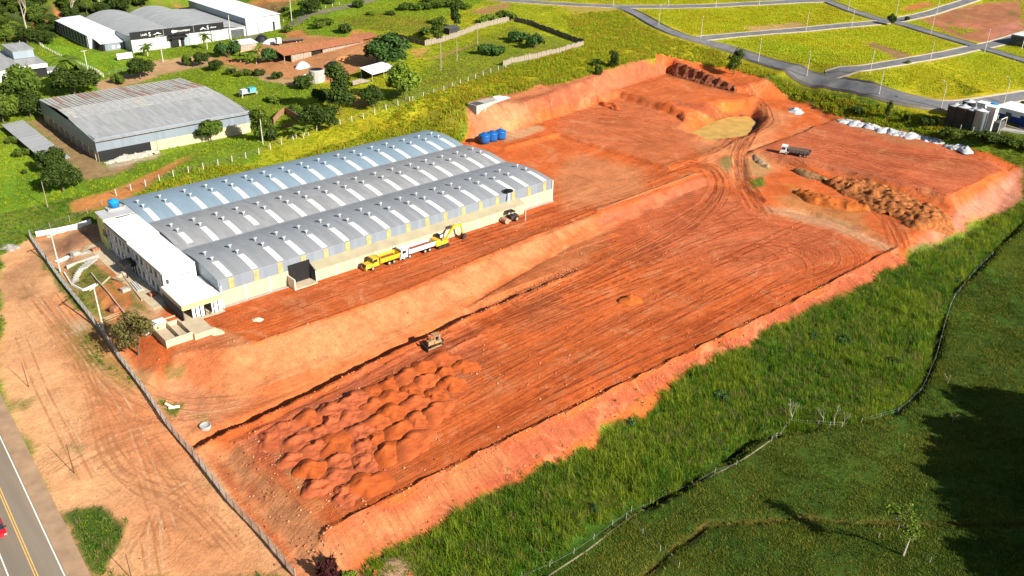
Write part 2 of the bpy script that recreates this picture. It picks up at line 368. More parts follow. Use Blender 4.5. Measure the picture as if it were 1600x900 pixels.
P3 = pz((1182,236,.9),(1262,203,1.2),(1310,184,1.6),(1450,216,1.4),(1530,243,1.2),(1572,264,.9),(1480,306,.6),(1455,298,.6),(1330,268,.6))
PAD = pz((320,689,-4.6),(420,642,-4.4),(600,560,-3.9),(800,440,-3.2),(960,345,-2.4),(1105,290,-1.6),(1150,292,-1.6),(1200,322,-1.6),(1290,345,-1.6),(1404,390,-1.6),(1250,468,-2.1),(1000,590,-3.2),(740,716,-4.1),(516,830,-4.6),(440,760,-4.6),(372,692,-4.6))
YARD = [(47, 150), (54, 146.5), (62, 142.6), (100, 142), (132, 145), (170, 146.5), (212, 147.5), (216, 160), (212, 205), (186, 214), (166, 226), (60, 227), (50, 225), (46, 205)]
P1 = pz((738,221,.8),(870,183,.8),(965,152,.8),(1060,182,.8),(1090,216,.8),(1135,235,.6),(1046,262,.6),(872,208,.8),(790,232,.6))
P2 = pz((905,163,3),(960,140,3),(1042,113,3.4),(1150,143,3.2),(1182,150,3),(1150,166,3),(1060,160,3),(1000,172,2.6))
P4 = pz((1165,150,2),(1235,152,2),(1300,184,1.4),(1262,205,1),(1185,226,.4),(1150,240,0),(1110,240,0),(1190,200,1.2),(1200,180,1.6))
POND = pz((1076,207,-1),(1108,190,-1),(1140,180,-1),(1172,179,-1),(1184,190,-1),(1168,210,-1),(1110,219,-1))
SPOIL = pz((1150,250,-.6),(1190,246,-.6),(1330,275,-.9),(1450,305,-1.0),(1470,335,-1.2),(1410,385,-1.5),(1290,338,-1.3),(1205,315,-1.2),(1150,290,-1.0))
platform([(115, 396), (212, 396), (212, 474), (115, 470)], lambda u, v: 4.2 + np.clip((u - 180) * .06, 0, 1.4), 0.4, 0.5)
platform([(70, 262), (126, 262), (126, 326), (70, 326)], 1.8, 0.4, 0.4)
platform(SPOIL, lambda u, v: -0.6 - (u - 215) * 0.004 - (145 - v) * 0.012, 0.5, 0.5)
platform(PAD, lambda u, v: zpad(u), 0.55, 0.47, False)
platform(YARD, 0.0, 0.47, 0.55)
platform(P4, lambda u, v: np.clip((v - 140) * 0.03, -.2, 2.6), 0.4, 0.5)
platform(P2, 3.2, 1.1, 2.2, 2)
platform(P1, 0.8, 0.5, 1.9, 2)
platform(P3, lambda u, v: 0.9 + (v - 110) * 0.008, 0.6, 0.5)
platform(POND, -1.9, .8, .75, 2)
# the shed stands on its yard, whatever the noise does
YARDIN = [(50, 150), (64, 146), (165, 148), (168, 226), (52, 226)]

def ridge(poly, h, w, off=0.0, rough=0.3):
    """windrow of loose soil along a line"""
    global Z
    d, arc, sg = seg_dist(U, V, poly); q = d * sg - off
    k = 1 + rough * 2 * (vnoise(arc, arc * 0, 2.3, 5) - 0.5)
    Z = Z + h * k * np.clip(1 - np.abs(q) / w, 0, 1)
def trench(poly, depth, w, taper=True):
    global Z
    d, arc, sg = seg_dist(U, V, poly); L = arc.max()
    k = np.clip((L - arc) / 40, 0, 1) if taper else 1.0
    k = k * (0.85 + 0.3 * vnoise(arc, arc * 0, 4.0, 8))
    Z = Z - depth * k * np.clip((w - d) / 0.6, 0, 1)
DITCH = pz((318,690,-4.8),(420,645,-4.6),(520,596,-4.4),(620,547,-4.1),(740,490,-3.7),(895,427,-3.2))
_dn = [p + np.array([0.2, 1.2]) for p in DITCH]
ridge(DITCH, 0.55, 1.6, -1.2, 0.5)
trench(_dn, 1.9, 1.9)
EDGE = pz((508,832,-4.6),(740,716,-4.1),(1000,590,-3.2),(1250,468,-2.1),(1402,389,-1.6))
ridge(EDGE, 0.75, 0.8)
ridge(pz((300,520,0),(345,513,0),(400,536,0),(600,468,0),(800,384,0),(925,330,0),(1090,272,0)), 0.35, 0.7)
ridge(pz((930,333,-.2),(1010,302,-.2),(1095,272,-.2)), 0.5, 0.8)
ridge(pz((872,208,.8),(960,236,.8),(1046,262,.6)), 0.4, 0.9)
ridge(pz((790,230,.6),(872,208,.8)), 0.35, 0.7)
ridge(pz((1182,236,.9),(1330,268,.8),(1455,298,.7),(1480,307,.7),(1572,265,.9)), 0.25, 1.2)
for a in ([(1245,160),(1310,184),(1380,200),(1450,217)],): ridge(pz(*[(x, y, 1.8) for x, y in a]), 0.5, 0.9)
for ln in ([(395,645),(450,622),(520,590),(560,570),(620,545)], [(372,690),(450,650),(560,600),(640,556),(700,528),(745,508)], [(440,690),(540,640),(600,605),(665,575),(700,555),(780,512)]):
    ridge(pz(*[(x, y, -4.4) for x, y in ln]), 0.38, 0.9, 0, 0.9)
# ramp ruts where the haul track climbs from the pad
for x0, x1 in ((1148, 1150), (1160, 1162)):
    ridge(pz((x0, 248, -.5), (x1, 282, -1.2)), -0.45, 1.2)
# stream and cattle paths across the pasture
STREAM = [(815,905),(870,868),(940,818),(1010,782),(1080,742),(1140,706),(1175,678),(1230,668),(1290,660),(1345,655),(1398,640),(1425,618),(1443,590),(1455,562),(1466,520),(1478,480),(1490,450),(1530,412),(1560,380),(1598,345)]
STREAM_W = [at(x, y, -8.3 + max(0, x - 1400) * 0.012)[:2] for x, y in STREAM]
d, arc, sg = seg_dist(U, V, STREAM_W)
sw = 0.8 + 0.8 * vnoise(arc, arc * 0, 9.0, 21)
sk = 0.25 + 0.75 * sstep(vnoise(arc, arc * 0, 11.0, 27), .32, .55)      # the cut is deep in places, silted up in others
Z = Z - 1.7 * sk * (1 - sstep(d, sw * 0.4, sw * 1.4 + 0.3))
PATH1 = [at(x, y, -8.4)[:2] for x, y in [(840,905),(900,870),(955,830),(980,800),(1040,772),(1100,748),(1150,725),(1200,690),(1230,665)]]
PATH2 = [at(x, y, -8.4)[:2] for x, y in [(1000,900),(1060,850),(1110,815),(1190,812),(1260,808),(1330,815),(1440,820),(1600,826)]]
d2 = seg_dist(U, V, PATH2)[0]; Z = Z - 0.95 * (1 - sstep(d2, 0.25, 0.9))
# fine unevenness
_dirtamp = 0.10
Z = Z + (fbm(U, V, 3.0, 31) - 0.5) * 0.16 + (fbm(U, V, 14, 37) - 0.5) * 0.3 * (1 - np.clip(1 - sdf(U, V, YARDIN) / 6, 0, 1))
# gullies on the pink fill slope and clods on the pad's end batter
GUL = pz((1440,345,-1),(1570,268,.5),(1598,300,-3),(1500,360,-5),(1420,392,-3))
gm = 1 - sstep(sdf(U, V, GUL), -1, 3)
Z = Z + gm * 0.7 * (fbm((U + V * 0.35), V * 0.12, 2.2, 44) - 0.5)
CLOD = pz((330,690,-5),(375,692,-4.8),(512,832,-4.8),(545,900,-7),(470,895,-7.5),(325,710,-6))
cm = 1 - sstep(sdf(U, V, CLOD), -1, 1.5)
Z = Z + cm * 0.55 * (fbm(U, V, 2.0, 51, 3) - 0.5)
CUT = pz((735,160,9),(860,140,10),(1035,98,10),(1045,115,4),(960,152,1),(735,222,1))
Z = Z + (1 - sstep(sdf(U, V, CUT), -1, 1)) * 0.5 * (fbm(U, V * 0.2, 1.6, 61) - 0.5)
RUB = pz((1040,112,3.4),(1150,142,3.2),(1148,146,2),(1040,118,2.6))

def hgt(u, v):
    """ground level at a place"""
    u = np.asarray(u, float); v = np.asarray(v, float)
    i = np.clip(np.searchsorted(GU, u) - 1, 0, len(GU) - 2); j = np.clip(np.searchsorted(GV, v) - 1, 0, len(GV) - 2)
    a = np.clip((u - GU[i]) / (GU[i + 1] - GU[i]), 0, 1); b = np.clip((v - GV[j]) / (GV[j + 1] - GV[j]), 0, 1)
    return (Z[i, j] * (1 - a) + Z[i + 1, j] * a) * (1 - b) + (Z[i, j + 1] * (1 - a) + Z[i + 1, j + 1] * a) * b
_zz = np.linspace(45, -14, 1200)
def gnd(px, py):
    """the ground point seen at a photo pixel"""
    d = FW * F_PX + RT * (px - 800.0) - UP * (py - 450.0)
    t = (_zz - CAM_H) / d[2]; X = d[0] * t; Y = d[1] * t
    k = np.argmax(_zz <= hgt(X, Y))
    return np.array([X[k], Y[k], float(hgt(X[k], Y[k]))])
def gp(*pts): return [gnd(*p)[:2] for p in pts]

# ---------------------------------------------------------------- terrain: colours, tracks, vegetation cover
def s2l(r, g, b):
    f = lambda c: (c / 255 / 12.92) if c <= 10 else ((c / 255 + 0.055) / 1.055) ** 2.4
    return np.array([f(r), f(g), f(b)])
K = 1.0
ORANGE = np.array([0.56, 0.122, 0.030]); PALE = np.array([0.54, 0.205, 0.082]); PINK = np.array([0.40, 0.125, 0.068]); SAND = np.array([0.66, 0.340, 0.158])
OCHRE = np.array([0.46, 0.20, 0.035]); RED = np.array([0.36, 0.062, 0.018]); BROWN = np.array([0.30, 0.16, 0.07])
G_NEAR = np.array([0.050, 0.100, 0.009]); G_YEL = np.array([0.35, 0.325, 0.014]); G_MID = np.array([0.16, 0.235, 0.018]); G_OLV = np.array([0.22, 0.21, 0.024]); G_LAWN = np.array([0.17, 0.28, 0.02])
T = np.empty(U.shape + (3,)); T[:] = G_MID; GR = np.ones(U.shape); kind_grass = np.zeros(U.shape, int)
WU2 = U + (fbm(U, V, 6, 71, 5) - 0.5) * 3.4; WV2 = V + (fbm(U, V, 6, 79, 5) - 0.5) * 3.4
DIST = np.hypot(U, V)
def paint(pts, col, grass=0.0, feather=1.2, amount=1.0, world=False, wob=1.0):
    poly = pts if world else gp(*pts)
    p = np.array([q[:2] for q in poly]); pad_ = feather + 6
    i0, i1 = np.searchsorted(GU, [p[:, 0].min() - pad_, p[:, 0].max() + pad_]); j0, j1 = np.searchsorted(GV, [p[:, 1].min() - pad_, p[:, 1].max() + pad_])
    sl = (slice(i0, i1), slice(j0, j1))
    k = amount * (1 - sstep(sdf(U[sl] * (1 - wob) + WU2[sl] * wob, V[sl] * (1 - wob) + WV2[sl] * wob, poly), -feather, feather))
    T[sl] = T[sl] * (1 - k[..., None]) + np.asarray(col) * k[..., None]
    if grass is not None: GR[sl] = GR[sl] * (1 - k) + grass * k
# broad vegetation
paint([(560,900),(590,870),(735,790),(930,690),(1060,590),(1290,470),(1420,405),(1600,315),(1900,300),(1900,900),(1600,1100),(560,1000)], G_NEAR, 1, 2)
paint([(880,905),(1230,680),(1345,668),(1440,620),(1470,520),(1600,380),(1900,380),(1900,1000)], np.array([0.058, 0.096, 0.011]), 1, 2)
paint([(700,210),(735,180),(860,138),(1030,96),(1130,105),(1240,135),(1480,200),(1600,200),(1600,0),(760,0),(690,30),(560,40),(500,130),(400,250),(180,320),(60,350),(400,270)], G_YEL, 1, 2)
paint([(0,370),(170,318),(60,250),(0,180)], G_LAWN, 1, 2)
paint([(620,170),(560,170),(640,130),(690,85),(800,40),(910,70),(830,100)], G_OLV, 1, 2)
paint([(520,30),(590,20),(700,30),(690,60),(560,45)], np.array([.17,.15,.02]), 1, 2)
paint([(1050,85),(1240,130),(1420,180),(1500,215),(1470,225),(1300,175),(1150,120)], np.array([0.085, 0.13, 0.014]), 1, 2)
paint([(700,215),(735,180),(860,138),(1030,96),(960,95),(860,120),(740,150),(560,215),(420,260),(600,220)], np.array([0.16, 0.165, 0.016]), 1, 3)
paint([(0,0),(235,0),(200,30),(110,45),(60,70),(0,85)], np.array([0.06, 0.085, 0.02]), 1, 3)
paint([(235,0),(470,0),(420,40),(300,20)], np.array([0.22, 0.13, 0.05]), .5, 3)
# bare earth: the works
WORKS = [(170,330),(150,352),(47,372),(90,440),(180,545),(460,900),(560,905),(588,868),(640,838),(735,786),(830,742),(912,692),(938,712),(932,668),(1010,650),(1060,596),(1180,532),(1290,470),(1418,410),(1416,392),(1470,372),(1520,345),(1590,318),(1600,300),(1600,262),(1565,248),(1450,218),(1310,180),(1262,160),(1200,122),(1140,105),(1050,88),(1022,84),(1020,100),(940,118),(862,140),(845,132),(795,152),(737,178),(722,222),(500,270),(300,310)]
paint(WORKS, ORANGE, 0, 0.8)
paint([(0,400),(47,372),(140,488),(240,610),(330,720),(462,905),(130,905),(0,590)], SAND, 0, 1.0)
paint([(60,470),(110,455),(160,500),(240,600),(300,740),(420,905),(250,905),(200,760),(90,560)], np.array([.60,.25,.105]), 0, 4, .8)
paint([(170,610),(300,640),(340,720),(250,730),(120,690)], np.array([.52,.18,.07]), 0, 3, .6)
for q in ([(0,430),(60,392),(80,420),(40,470),(0,470)],): paint(q, np.array([.36,.19,.09]), 0, 2, .7)
# yard, embankment, strip, ditch
paint([(265,560),(300,520),(345,512),(400,538),(600,470),(800,386),(930,334),(925,345),(800,428),(600,545),(400,612),(350,640),(290,610)], PALE, 0, 0.8, 1.0, wob=.4)
paint([(300,640),(400,612),(600,545),(800,428),(925,345),(1000,320),(895,428),(740,490),(330,680)], np.array([.50,.165,.06]), 0, 2, .7)
paint([(250,600),(300,560),(340,640),(400,620),(310,690),(240,640)], np.array([.58,.25,.12]), 0, 2, .8)
paint([(270,560),(305,515),(345,520),(360,560),(330,610),(290,600)], np.array([.52,.15,.055]), 0, 2, .9)
paint([(925,345),(1000,312),(1100,275),(1115,290),(1020,330),(950,352)], PINK*1.1, 0, 1.5, .8)
paint([(870,330),(780,340),(500,445),(400,475),(345,500),(600,465),(800,380)], np.array([.55,.13,.04]), 0, 3, .6)
for q in ([(900,240),(1000,262),(1010,300),(880,330),(860,280)], [(1040,215),(1160,215),(1230,260),(1150,290),(1090,240)], [(1190,165),(1240,180),(1200,230),(1150,230)]):
    paint(q, np.array([.58,.25,.11]), 0, 4, .6)
# pad: rings of redder and pinker fill
paint([(960,345),(1105,292),(1195,322),(1400,388),(1250,465),(1100,420),(1000,400)], np.array([.53,.130,.050]), 0, 8, .8)
paint([(760,700),(1250,468),(1400,392),(1380,375),(1100,470),(700,690)], np.array([.56,.112,.026]), 0, 5, .8)
paint([(395,690),(470,640),(640,545),(745,505),(760,575),(640,690),(520,790),(470,770)], np.array([.50,.125,.048]), 0, 3, .9)
paint([(380,690),(470,640),(560,600),(600,640),(520,740),(480,760)], PINK, 0, 3, .9)
paint([(800,470),(860,455),(900,480),(830,510)], np.array([.50,.17,.07]), 0, 5, .5)
for q in ([(516,832),(740,718),(1000,592),(1250,470),(1404,392),(1420,405),(1300,468),(1180,532),(1060,592),(930,668),(735,786),(600,860),(540,880)],):
    paint(q, np.array([.40,.098,.045]), 0, 1, .9)
paint([(540,835),(640,790),(700,750),(690,740),(780,710),(800,720),(690,790),(600,850),(540,890),(500,870)], np.array([.50,.18,.07]), 0, 1.5, .9)
paint([(325,700),(375,692),(512,832),(560,900),(470,900),(400,800)], np.array([.52,.22,.095]), 0, 1.5, .95)
for q in ([(345,720),(360,725),(380,760),(365,755)], [(400,810),(425,830),(455,890),(440,880)], [(380,745),(400,752),(420,790),(398,780)]): paint(q, np.array([.42,.10,.035]), 0, 1, .8)
paint([(420,700),(440,705),(500,790),(490,800)], np.array([.58,.27,.09]), 0, 1, .6)
# right side: spoil, pad, gullied slope
paint([(1182,236),(1262,203),(1310,184),(1450,216),(1572,264),(1480,306),(1330,268)], np.array([.50,.125,.052]), 0, 1.5, .9)
paint([(1290,188),(1330,188),(1480,235),(1400,225)], np.array([.42,.16,.06]), 0, 2, .8)
paint([(1190,245),(1330,275),(1450,305),(1480,310),(1450,300),(1330,262),(1190,238)], np.array([.40,.13,.06]), 0, 1.5, .8)
paint([(1425,392),(1470,340),(1575,275),(1600,262),(1600,315),(1520,345),(1470,372)], np.array([.46,.20,.13]), 0, 2, .9)
paint([(1200,322),(1250,328),(1330,350),(1400,385),(1395,392),(1300,360),(1200,332)], np.array([.55,.30,.16]), 0, 2, .8)
paint([(1210,310),(1250,300),(1330,330),(1380,370),(1340,360),(1230,325)], np.array([.40,.22,.08]), .2, 2, .5)
paint([(1230,285),(1300,310),(1370,330),(1330,335),(1240,305)], OCHRE, 0, 2, .7)
paint([(1168,282),(1190,276),(1196,290),(1176,294)], np.array([.16,.18,.03]), .8, 1.0, 1)
paint([(1122,250),(1140,242),(1144,262),(1130,268)], np.array([.36,.24,.08]), .3, 1.0, 1)
paint([(1164,248),(1196,240),(1205,262),(1190,275),(1168,275)], np.array([.46,.26,.10]), .3, 1.2, .7)
# cut face, terraces, pond
paint([(733,158),(860,135),(1035,92),(1045,115),(960,152),(735,222)], np.array([.41,.122,.058]), 0, 1.2, .95)
paint([(740,170),(800,158),(830,180),(800,205),(740,218)], np.array([.58,.30,.14]), 0, 3, .7)
paint([(780,210),(840,195),(850,202),(790,222)], np.array([.55,.34,.18]), 0, 1.5, .8)
paint([(870,183),(965,152),(1060,182),(1100,220),(1046,262),(872,208)], np.array([.52,.145,.055]), 0, 2, .8)
paint([(905,163),(1042,113),(1150,143),(1182,150),(1060,160),(960,160)], np.array([.52,.13,.04]), 0, 2, .9)
paint([(1076,207),(1108,192),(1150,190),(1165,205),(1110,219)], np.array([.52,.32,.10]), 0, 1.5, .95)
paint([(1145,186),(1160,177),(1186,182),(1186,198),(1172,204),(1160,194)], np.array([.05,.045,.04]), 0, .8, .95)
paint([(1095,182),(1130,165),(1160,168),(1135,182),(1110,190)], OCHRE, 0, 1.5, .8)
paint([(1040,110),(1150,142),(1148,147),(1038,117)], np.array([.22,.07,.03]), 0, .8, .8)  # shade of the steep back scarp, painted into the soil colour
paint([(1060,158),(1150,180),(1140,190),(1050,166)], np.array([.25,.06,.03]), 0, .8, .7)  # terrace front scarp darkened in colour for the shade on it
paint([(795,152),(845,132),(862,141),(800,158)], np.array([.55,.19,.08]), 0, 1, 1)
# entrance yard and gardens in front of the office
paint([(48,376),(150,350),(160,388),(262,480),(240,520),(165,520)], np.array([.50,.27,.14]), 0, 1.5, 1)
paint([(60,380),(150,352),(150,372),(90,400)], np.array([.26,.13,.07]), 0, 2, .9)
paint([(100,418),(140,405),(240,490),(190,480),(165,515),(120,470)], np.array([.17,.17,.03]), .6, 1, .9)
paint([(163,418),(172,415),(205,475),(195,482)], np.array([.50,.16,.05]), 0, .6, 1)
paint([(150,450),(170,445),(200,490),(170,510)], np.array([.48,.17,.06]), 0, 1, .9)
paint([(120,388),(158,392),(205,425),(262,478),(248,490),(180,420),(130,405)], np.array([.55,.36,.20]), 0, .6, 1)
paint([(90,505),(130,500),(170,545),(215,600),(200,612),(130,575)], np.array([.19,.17,.035]), .8, 3, .85)
paint([(108,500),(130,500),(132,515),(112,522)], np.array([.6,.45,.3]), 0, 1, .7)
paint([(248,625),(285,630),(272,655)], np.array([.11,.17,.02]), 1, .8, 1)
paint([(60,395),(100,440),(140,488),(120,485),(80,440)], np.array([.13,.16,.03]), .8, .7, .9)
paint([(100,795),(165,788),(205,815),(195,850),(165,900),(148,905)], np.array([.075,.12,.016]), 1, .8, 1)
for q in ([(18,628),(58,622),(50,640),(20,640)], [(105,700),(128,700),(126,712)], [(110,735),(128,738),(122,748)], [(250,575),(290,575),(290,595),(262,600)], [(300,650),(322,650),(318,668)]): paint(q, np.array([.2,.19,.05]), .7, 1, .7)
# land behind the shed
paint([(110,315),(180,295),(300,243),(285,255),(190,318),(110,335)], np.array([.50,.17,.06]), 0, 1.5, .85)
paint([(65,180),(100,186),(165,262),(250,240),(180,275),(130,282),(100,240),(40,190)], np.array([.30,.19,.10]), 0, 1, .9)
paint([(163,258),(245,240),(250,248),(170,264)], np.array([.42,.33,.24]), 0, .8, .8)
paint([(145,130),(240,95),(330,85),(340,100),(250,118),(160,145)], np.array([.46,.27,.15]), 0, 1, .9)
paint([(400,72),(470,55),(600,62),(600,95),(560,110),(520,130),(430,120),(330,95),(345,88),(400,100)], np.array([.48,.20,.09]), 0, 1.5, .9)
paint([(330,98),(440,122),(500,128),(480,138),(420,128)], np.array([.52,.30,.17]), 0, 1, .8)
paint([(545,170),(560,140),(600,135),(585,165)], np.array([.42,.16,.06]), .2, 1.5, .7)
paint([(75,55),(130,75),(240,108),(190,118),(140,110),(70,78)], G_LAWN*np.array([.9,1,1]), 1, 1, 1)
for q in ([(30,60),(52,35),(60,42),(40,62)], [(55,25),(80,18),(75,32),(60,35)], [(85,12),(100,25),(92,36)], [(0,52),(20,56),(20,62),(0,62)], [(440,52),(470,46),(482,54),(450,60)], [(545,48),(565,46),(560,60),(548,58)]): paint(q, np.array([.55,.18,.07]), 0, 1.5, .8)
paint([(250,5),(400,0),(470,0),(400,15),(300,16)], np.array([.48,.19,.07]), 0, 3, .8)
paint([(730,18),(770,8),(790,2),(800,12),(760,24)], np.array([.36,.17,.08]), .2, 2, .8)
paint([(640,78),(670,75),(665,90),(645,90)], np.array([.45,.18,.08]), .2, 2, .6)
paint([(660,95),(690,85),(760,62),(690,92)], np.array([.4,.24,.08]), .2, 1, .7)
paint([(870,8),(960,12),(970,25),(900,22)], np.array([.33,.22,.07]), .4, 3, .6)
# subdivision plots: bare margins and the scraped red plot
paint([(1435,30),(1480,18),(1540,4),(1600,0),(1600,48),(1545,68),(1500,60)], np.array([.34,.13,.07]), .3, 3, .95)
paint([(1480,40),(1530,48),(1500,55)], np.array([.2,.19,.04]), .8, 2, .7); paint([(1540,50),(1600,30),(1600,45),(1550,65)], np.array([.45,.17,.12]), 0, 2, .7)
paint([(1350,68),(1365,66),(1425,86),(1400,92)], np.array([.27,.16,.07]), .1, .8, .95)
paint([(1405,12),(1450,2),(1462,8),(1420,18)], np.array([.45,.13,.05]), .1, 1.5, .9)
paint([(1160,42),(1250,34),(1260,42),(1180,50)], np.array([.42,.24,.11]), .3, 2, .8)
paint([(1450,190),(1490,200),(1600,215),(1600,232),(1520,225),(1450,205)], np.array([.10,.12,.03]), .8, 2, .8)
_pr = random.Random(3)
for _ in range(34):
    x_, y_ = _pr.uniform(1440, 1600), _pr.uniform(4, 62)
    if y_ < 34 + (x_ - 1440) * .22 and y_ > 30 - (x_ - 1440) * .17: w_ = _pr.uniform(6, 16); paint([(x_, y_), (x_ + w_, y_ - w_ * .2), (x_ + w_ * 1.4, y_ + w_ * .15), (x_ + w_ * .3, y_ + w_ * .3)], [(.22, .20, .03), (.30, .10, .045), (.45, .16, .10), (.16, .15, .03)][_pr.randrange(4)], None, 1.5, .75)
# soft mottling of living cover
mot = fbm(U, V, 18, 91, 4); mot2 = fbm(U, V, 6, 97, 3)
T *= (1 + GR * ((mot - 0.5) * 0.7 + (mot2 - 0.5) * 0.5))[..., None]
T[..., 0] *= 1 + GR * (fbm(U, V, 25, 103) - 0.5) * 0.6
_k = (1 - sstep(d2 + 1.2 * (fbm(U, V, 3, 221) - .5), .2, .9))[..., None] * .65; T = T * (1 - _k) + np.array([.22, .10, .035]) * _k
T = np.clip(T, 0.004, 0.9)

# machine tracks: (line of the drive, half width, strength)
TRACKS = [([(60, 107), (178, 112)], 60, 1.0, 'pad'), ]
TR = np.zeros(U.shape + (3,)); TW = np.zeros(U.shape)
def tracks(poly, width, strength, mask=None):
    global TR, TW
    d, arc, sg = seg_dist(U, V, poly)
    w = strength * (1 - sstep(d, width * 0.6, width))
    if mask is not None: w = w * mask
    m = w > TW
    TR[..., 0] = np.where(m, arc, TR[..., 0]); TR[..., 1] = np.where(m, d * sg + len(poly) * 37.7, TR[..., 1]); TW = np.where(m, w, TW)
bare = 1 - GR
padm = (1 - sstep(sdf(U, V, PAD), -1.5, 1.0)) * bare
tracks([(0, 108), (62, 110), (120, 111), (172, 108), (186, 104)], 90, 1.0, padm)
p3m = (1 - sstep(sdf(U, V, P3), -1.5, 1.0)) * bare
tracks(gp((1225,215),(1300,225),(1400,250),(1520,262)), 60, .9, p3m)
p1m = (1 - sstep(sdf(U, V, P1), -1, 1)) * bare; tracks(gp((860,190),(960,205),(1050,235)), 60, .6, p1m)
yardm = bare * (1 - sstep(sdf(U, V, YARD), -1, .5)); tracks([(40, 152), (220, 153)], 16, .85, yardm)
strip = [p + np.array([1.0, 3.2]) for p in DITCH]; tracks(strip, 3.4, .7, bare)
for pl, w_, s_ in (([(820,470),(930,420),(1050,355),(1108,318),(1125,290),(1108,262),(1075,255),(1000,285)], 4.5, 1.3), ([(1180,330),(1160,285),(1150,250),(1160,215),(1205,190),(1200,165),(1160,140)], 5, 1.2),
                   ([(1075,255),(1120,235),(1165,208),(1195,190)], 4, 1.2), ([(1230,255),(1260,268),(1340,300),(1395,345),(1408,385)], 3.5, 1.1), ([(60,470),(110,530),(170,600),(240,640),(400,630),(520,585)], 5, .9),
                   ([(90,740),(170,690),(240,668),(330,650)], 6, .7), ([(250,860),(300,800),(230,760),(160,700),(150,660)], 7, .6)):
    tracks(gp(*pl), w_, s_, bare)
def gullies(poly, d0, d1, strength, side, mask=1.0):
    """rain runnels straight down a bank, measured from its crest line"""
    global TR, TW
    d, arc, sg = seg_dist(U, V, poly); q = d * sg * side
    w = strength * sstep(q, d0 - .6, d0 + .6) * (1 - sstep(q, d1 - 2, d1)) * mask
    m = w > TW
    TR[..., 0] = np.where(m, q * 3 + 500, TR[..., 0]); TR[..., 1] = np.where(m, arc * 1.3 + 900, TR[..., 1]); TW = np.where(m, w, TW)
gullies(EDGE, .6, 11, .85, -1, bare)
gullies(pz((300,520,0),(345,513,0),(400,536,0),(600,468,0),(800,384,0),(925,330,0),(1090,272,0)), .8, 11, .45, -1, bare)
gullies(pz((735,163,9),(860,138,10.2),(1035,95,10.6)), .2, 10, .8, -1, bare)
gullies(pz((372,692,-4.6),(440,760,-4.6),(516,830,-4.6)), .4, 9, .5, -1, bare)
gullies(pz((1455,298,.6),(1480,306,.6),(1572,264,.9)), 1, 16, .8, -1, bare)
TW = np.clip(TW, 0, 1)

# ---------------------------------------------------------------- terrain: sheets
nu, nv = U.shape
idx = np.arange(nu * nv).reshape(nu, nv)
Fall = np.stack([idx[:-1, :-1], idx[1:, :-1], idx[1:, 1:], idx[:-1, 1:]], -1).reshape(-1, 4)
def cellmean(A): return (A[:-1, :-1] + A[1:, :-1] + A[1:, 1:] + A[:-1, 1:]).reshape(-1) / 4
cU, cV, cG = cellmean(U), cellmean(V), cellmean(GR)
def sheet(name, mask, m=None, attrs=True):
    F = Fall[mask]; u, inv = np.unique(F, return_inverse=True); F = inv.reshape(F.shape)
    co = np.stack([U.ravel()[u], V.ravel()[u], Z.ravel()[u]], 1)
    me = np_mesh(name, co, F, m, smooth=True)
    if attrs:
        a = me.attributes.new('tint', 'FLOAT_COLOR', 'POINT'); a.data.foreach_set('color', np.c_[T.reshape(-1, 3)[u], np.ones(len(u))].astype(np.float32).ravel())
        a = me.attributes.new('track', 'FLOAT_VECTOR', 'POINT'); a.data.foreach_set('vector', TR.reshape(-1, 3)[u].astype(np.float32).ravel())
        a = me.attributes.new('trackw', 'FLOAT', 'POINT'); a.data.foreach_set('value', TW.ravel()[u].astype(np.float32))
        a = me.attributes.new('grassy', 'FLOAT', 'POINT'); a.data.foreach_set('value', GR.ravel()[u].astype(np.float32))
    return me, u
c_pad = inside(cU, cV, PAD); c_p3 = inside(cU, cV, P3) & ~c_pad
c_yard = inside(cU, cV, [(42, 152), (60, 143), (212, 147.5), (216, 160), (212, 205), (186, 216), (166, 226), (55, 227), (42, 210)]) & ~c_pad
_lot = gp((0, 400), (47, 372), (140, 488), (240, 610), (330, 720), (462, 905)) + [(-20, 90), (-20, 260)]
c_lot = inside(cU, cV, _lot) & ~c_pad & ~c_yard
c_rest = ~(c_pad | c_p3 | c_yard | c_lot)
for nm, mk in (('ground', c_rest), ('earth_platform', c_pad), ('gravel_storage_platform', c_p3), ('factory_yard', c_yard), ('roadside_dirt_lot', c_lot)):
    o = link(nm, sheet(nm, mk, SOIL)[0]); tag(o, kind='structure')

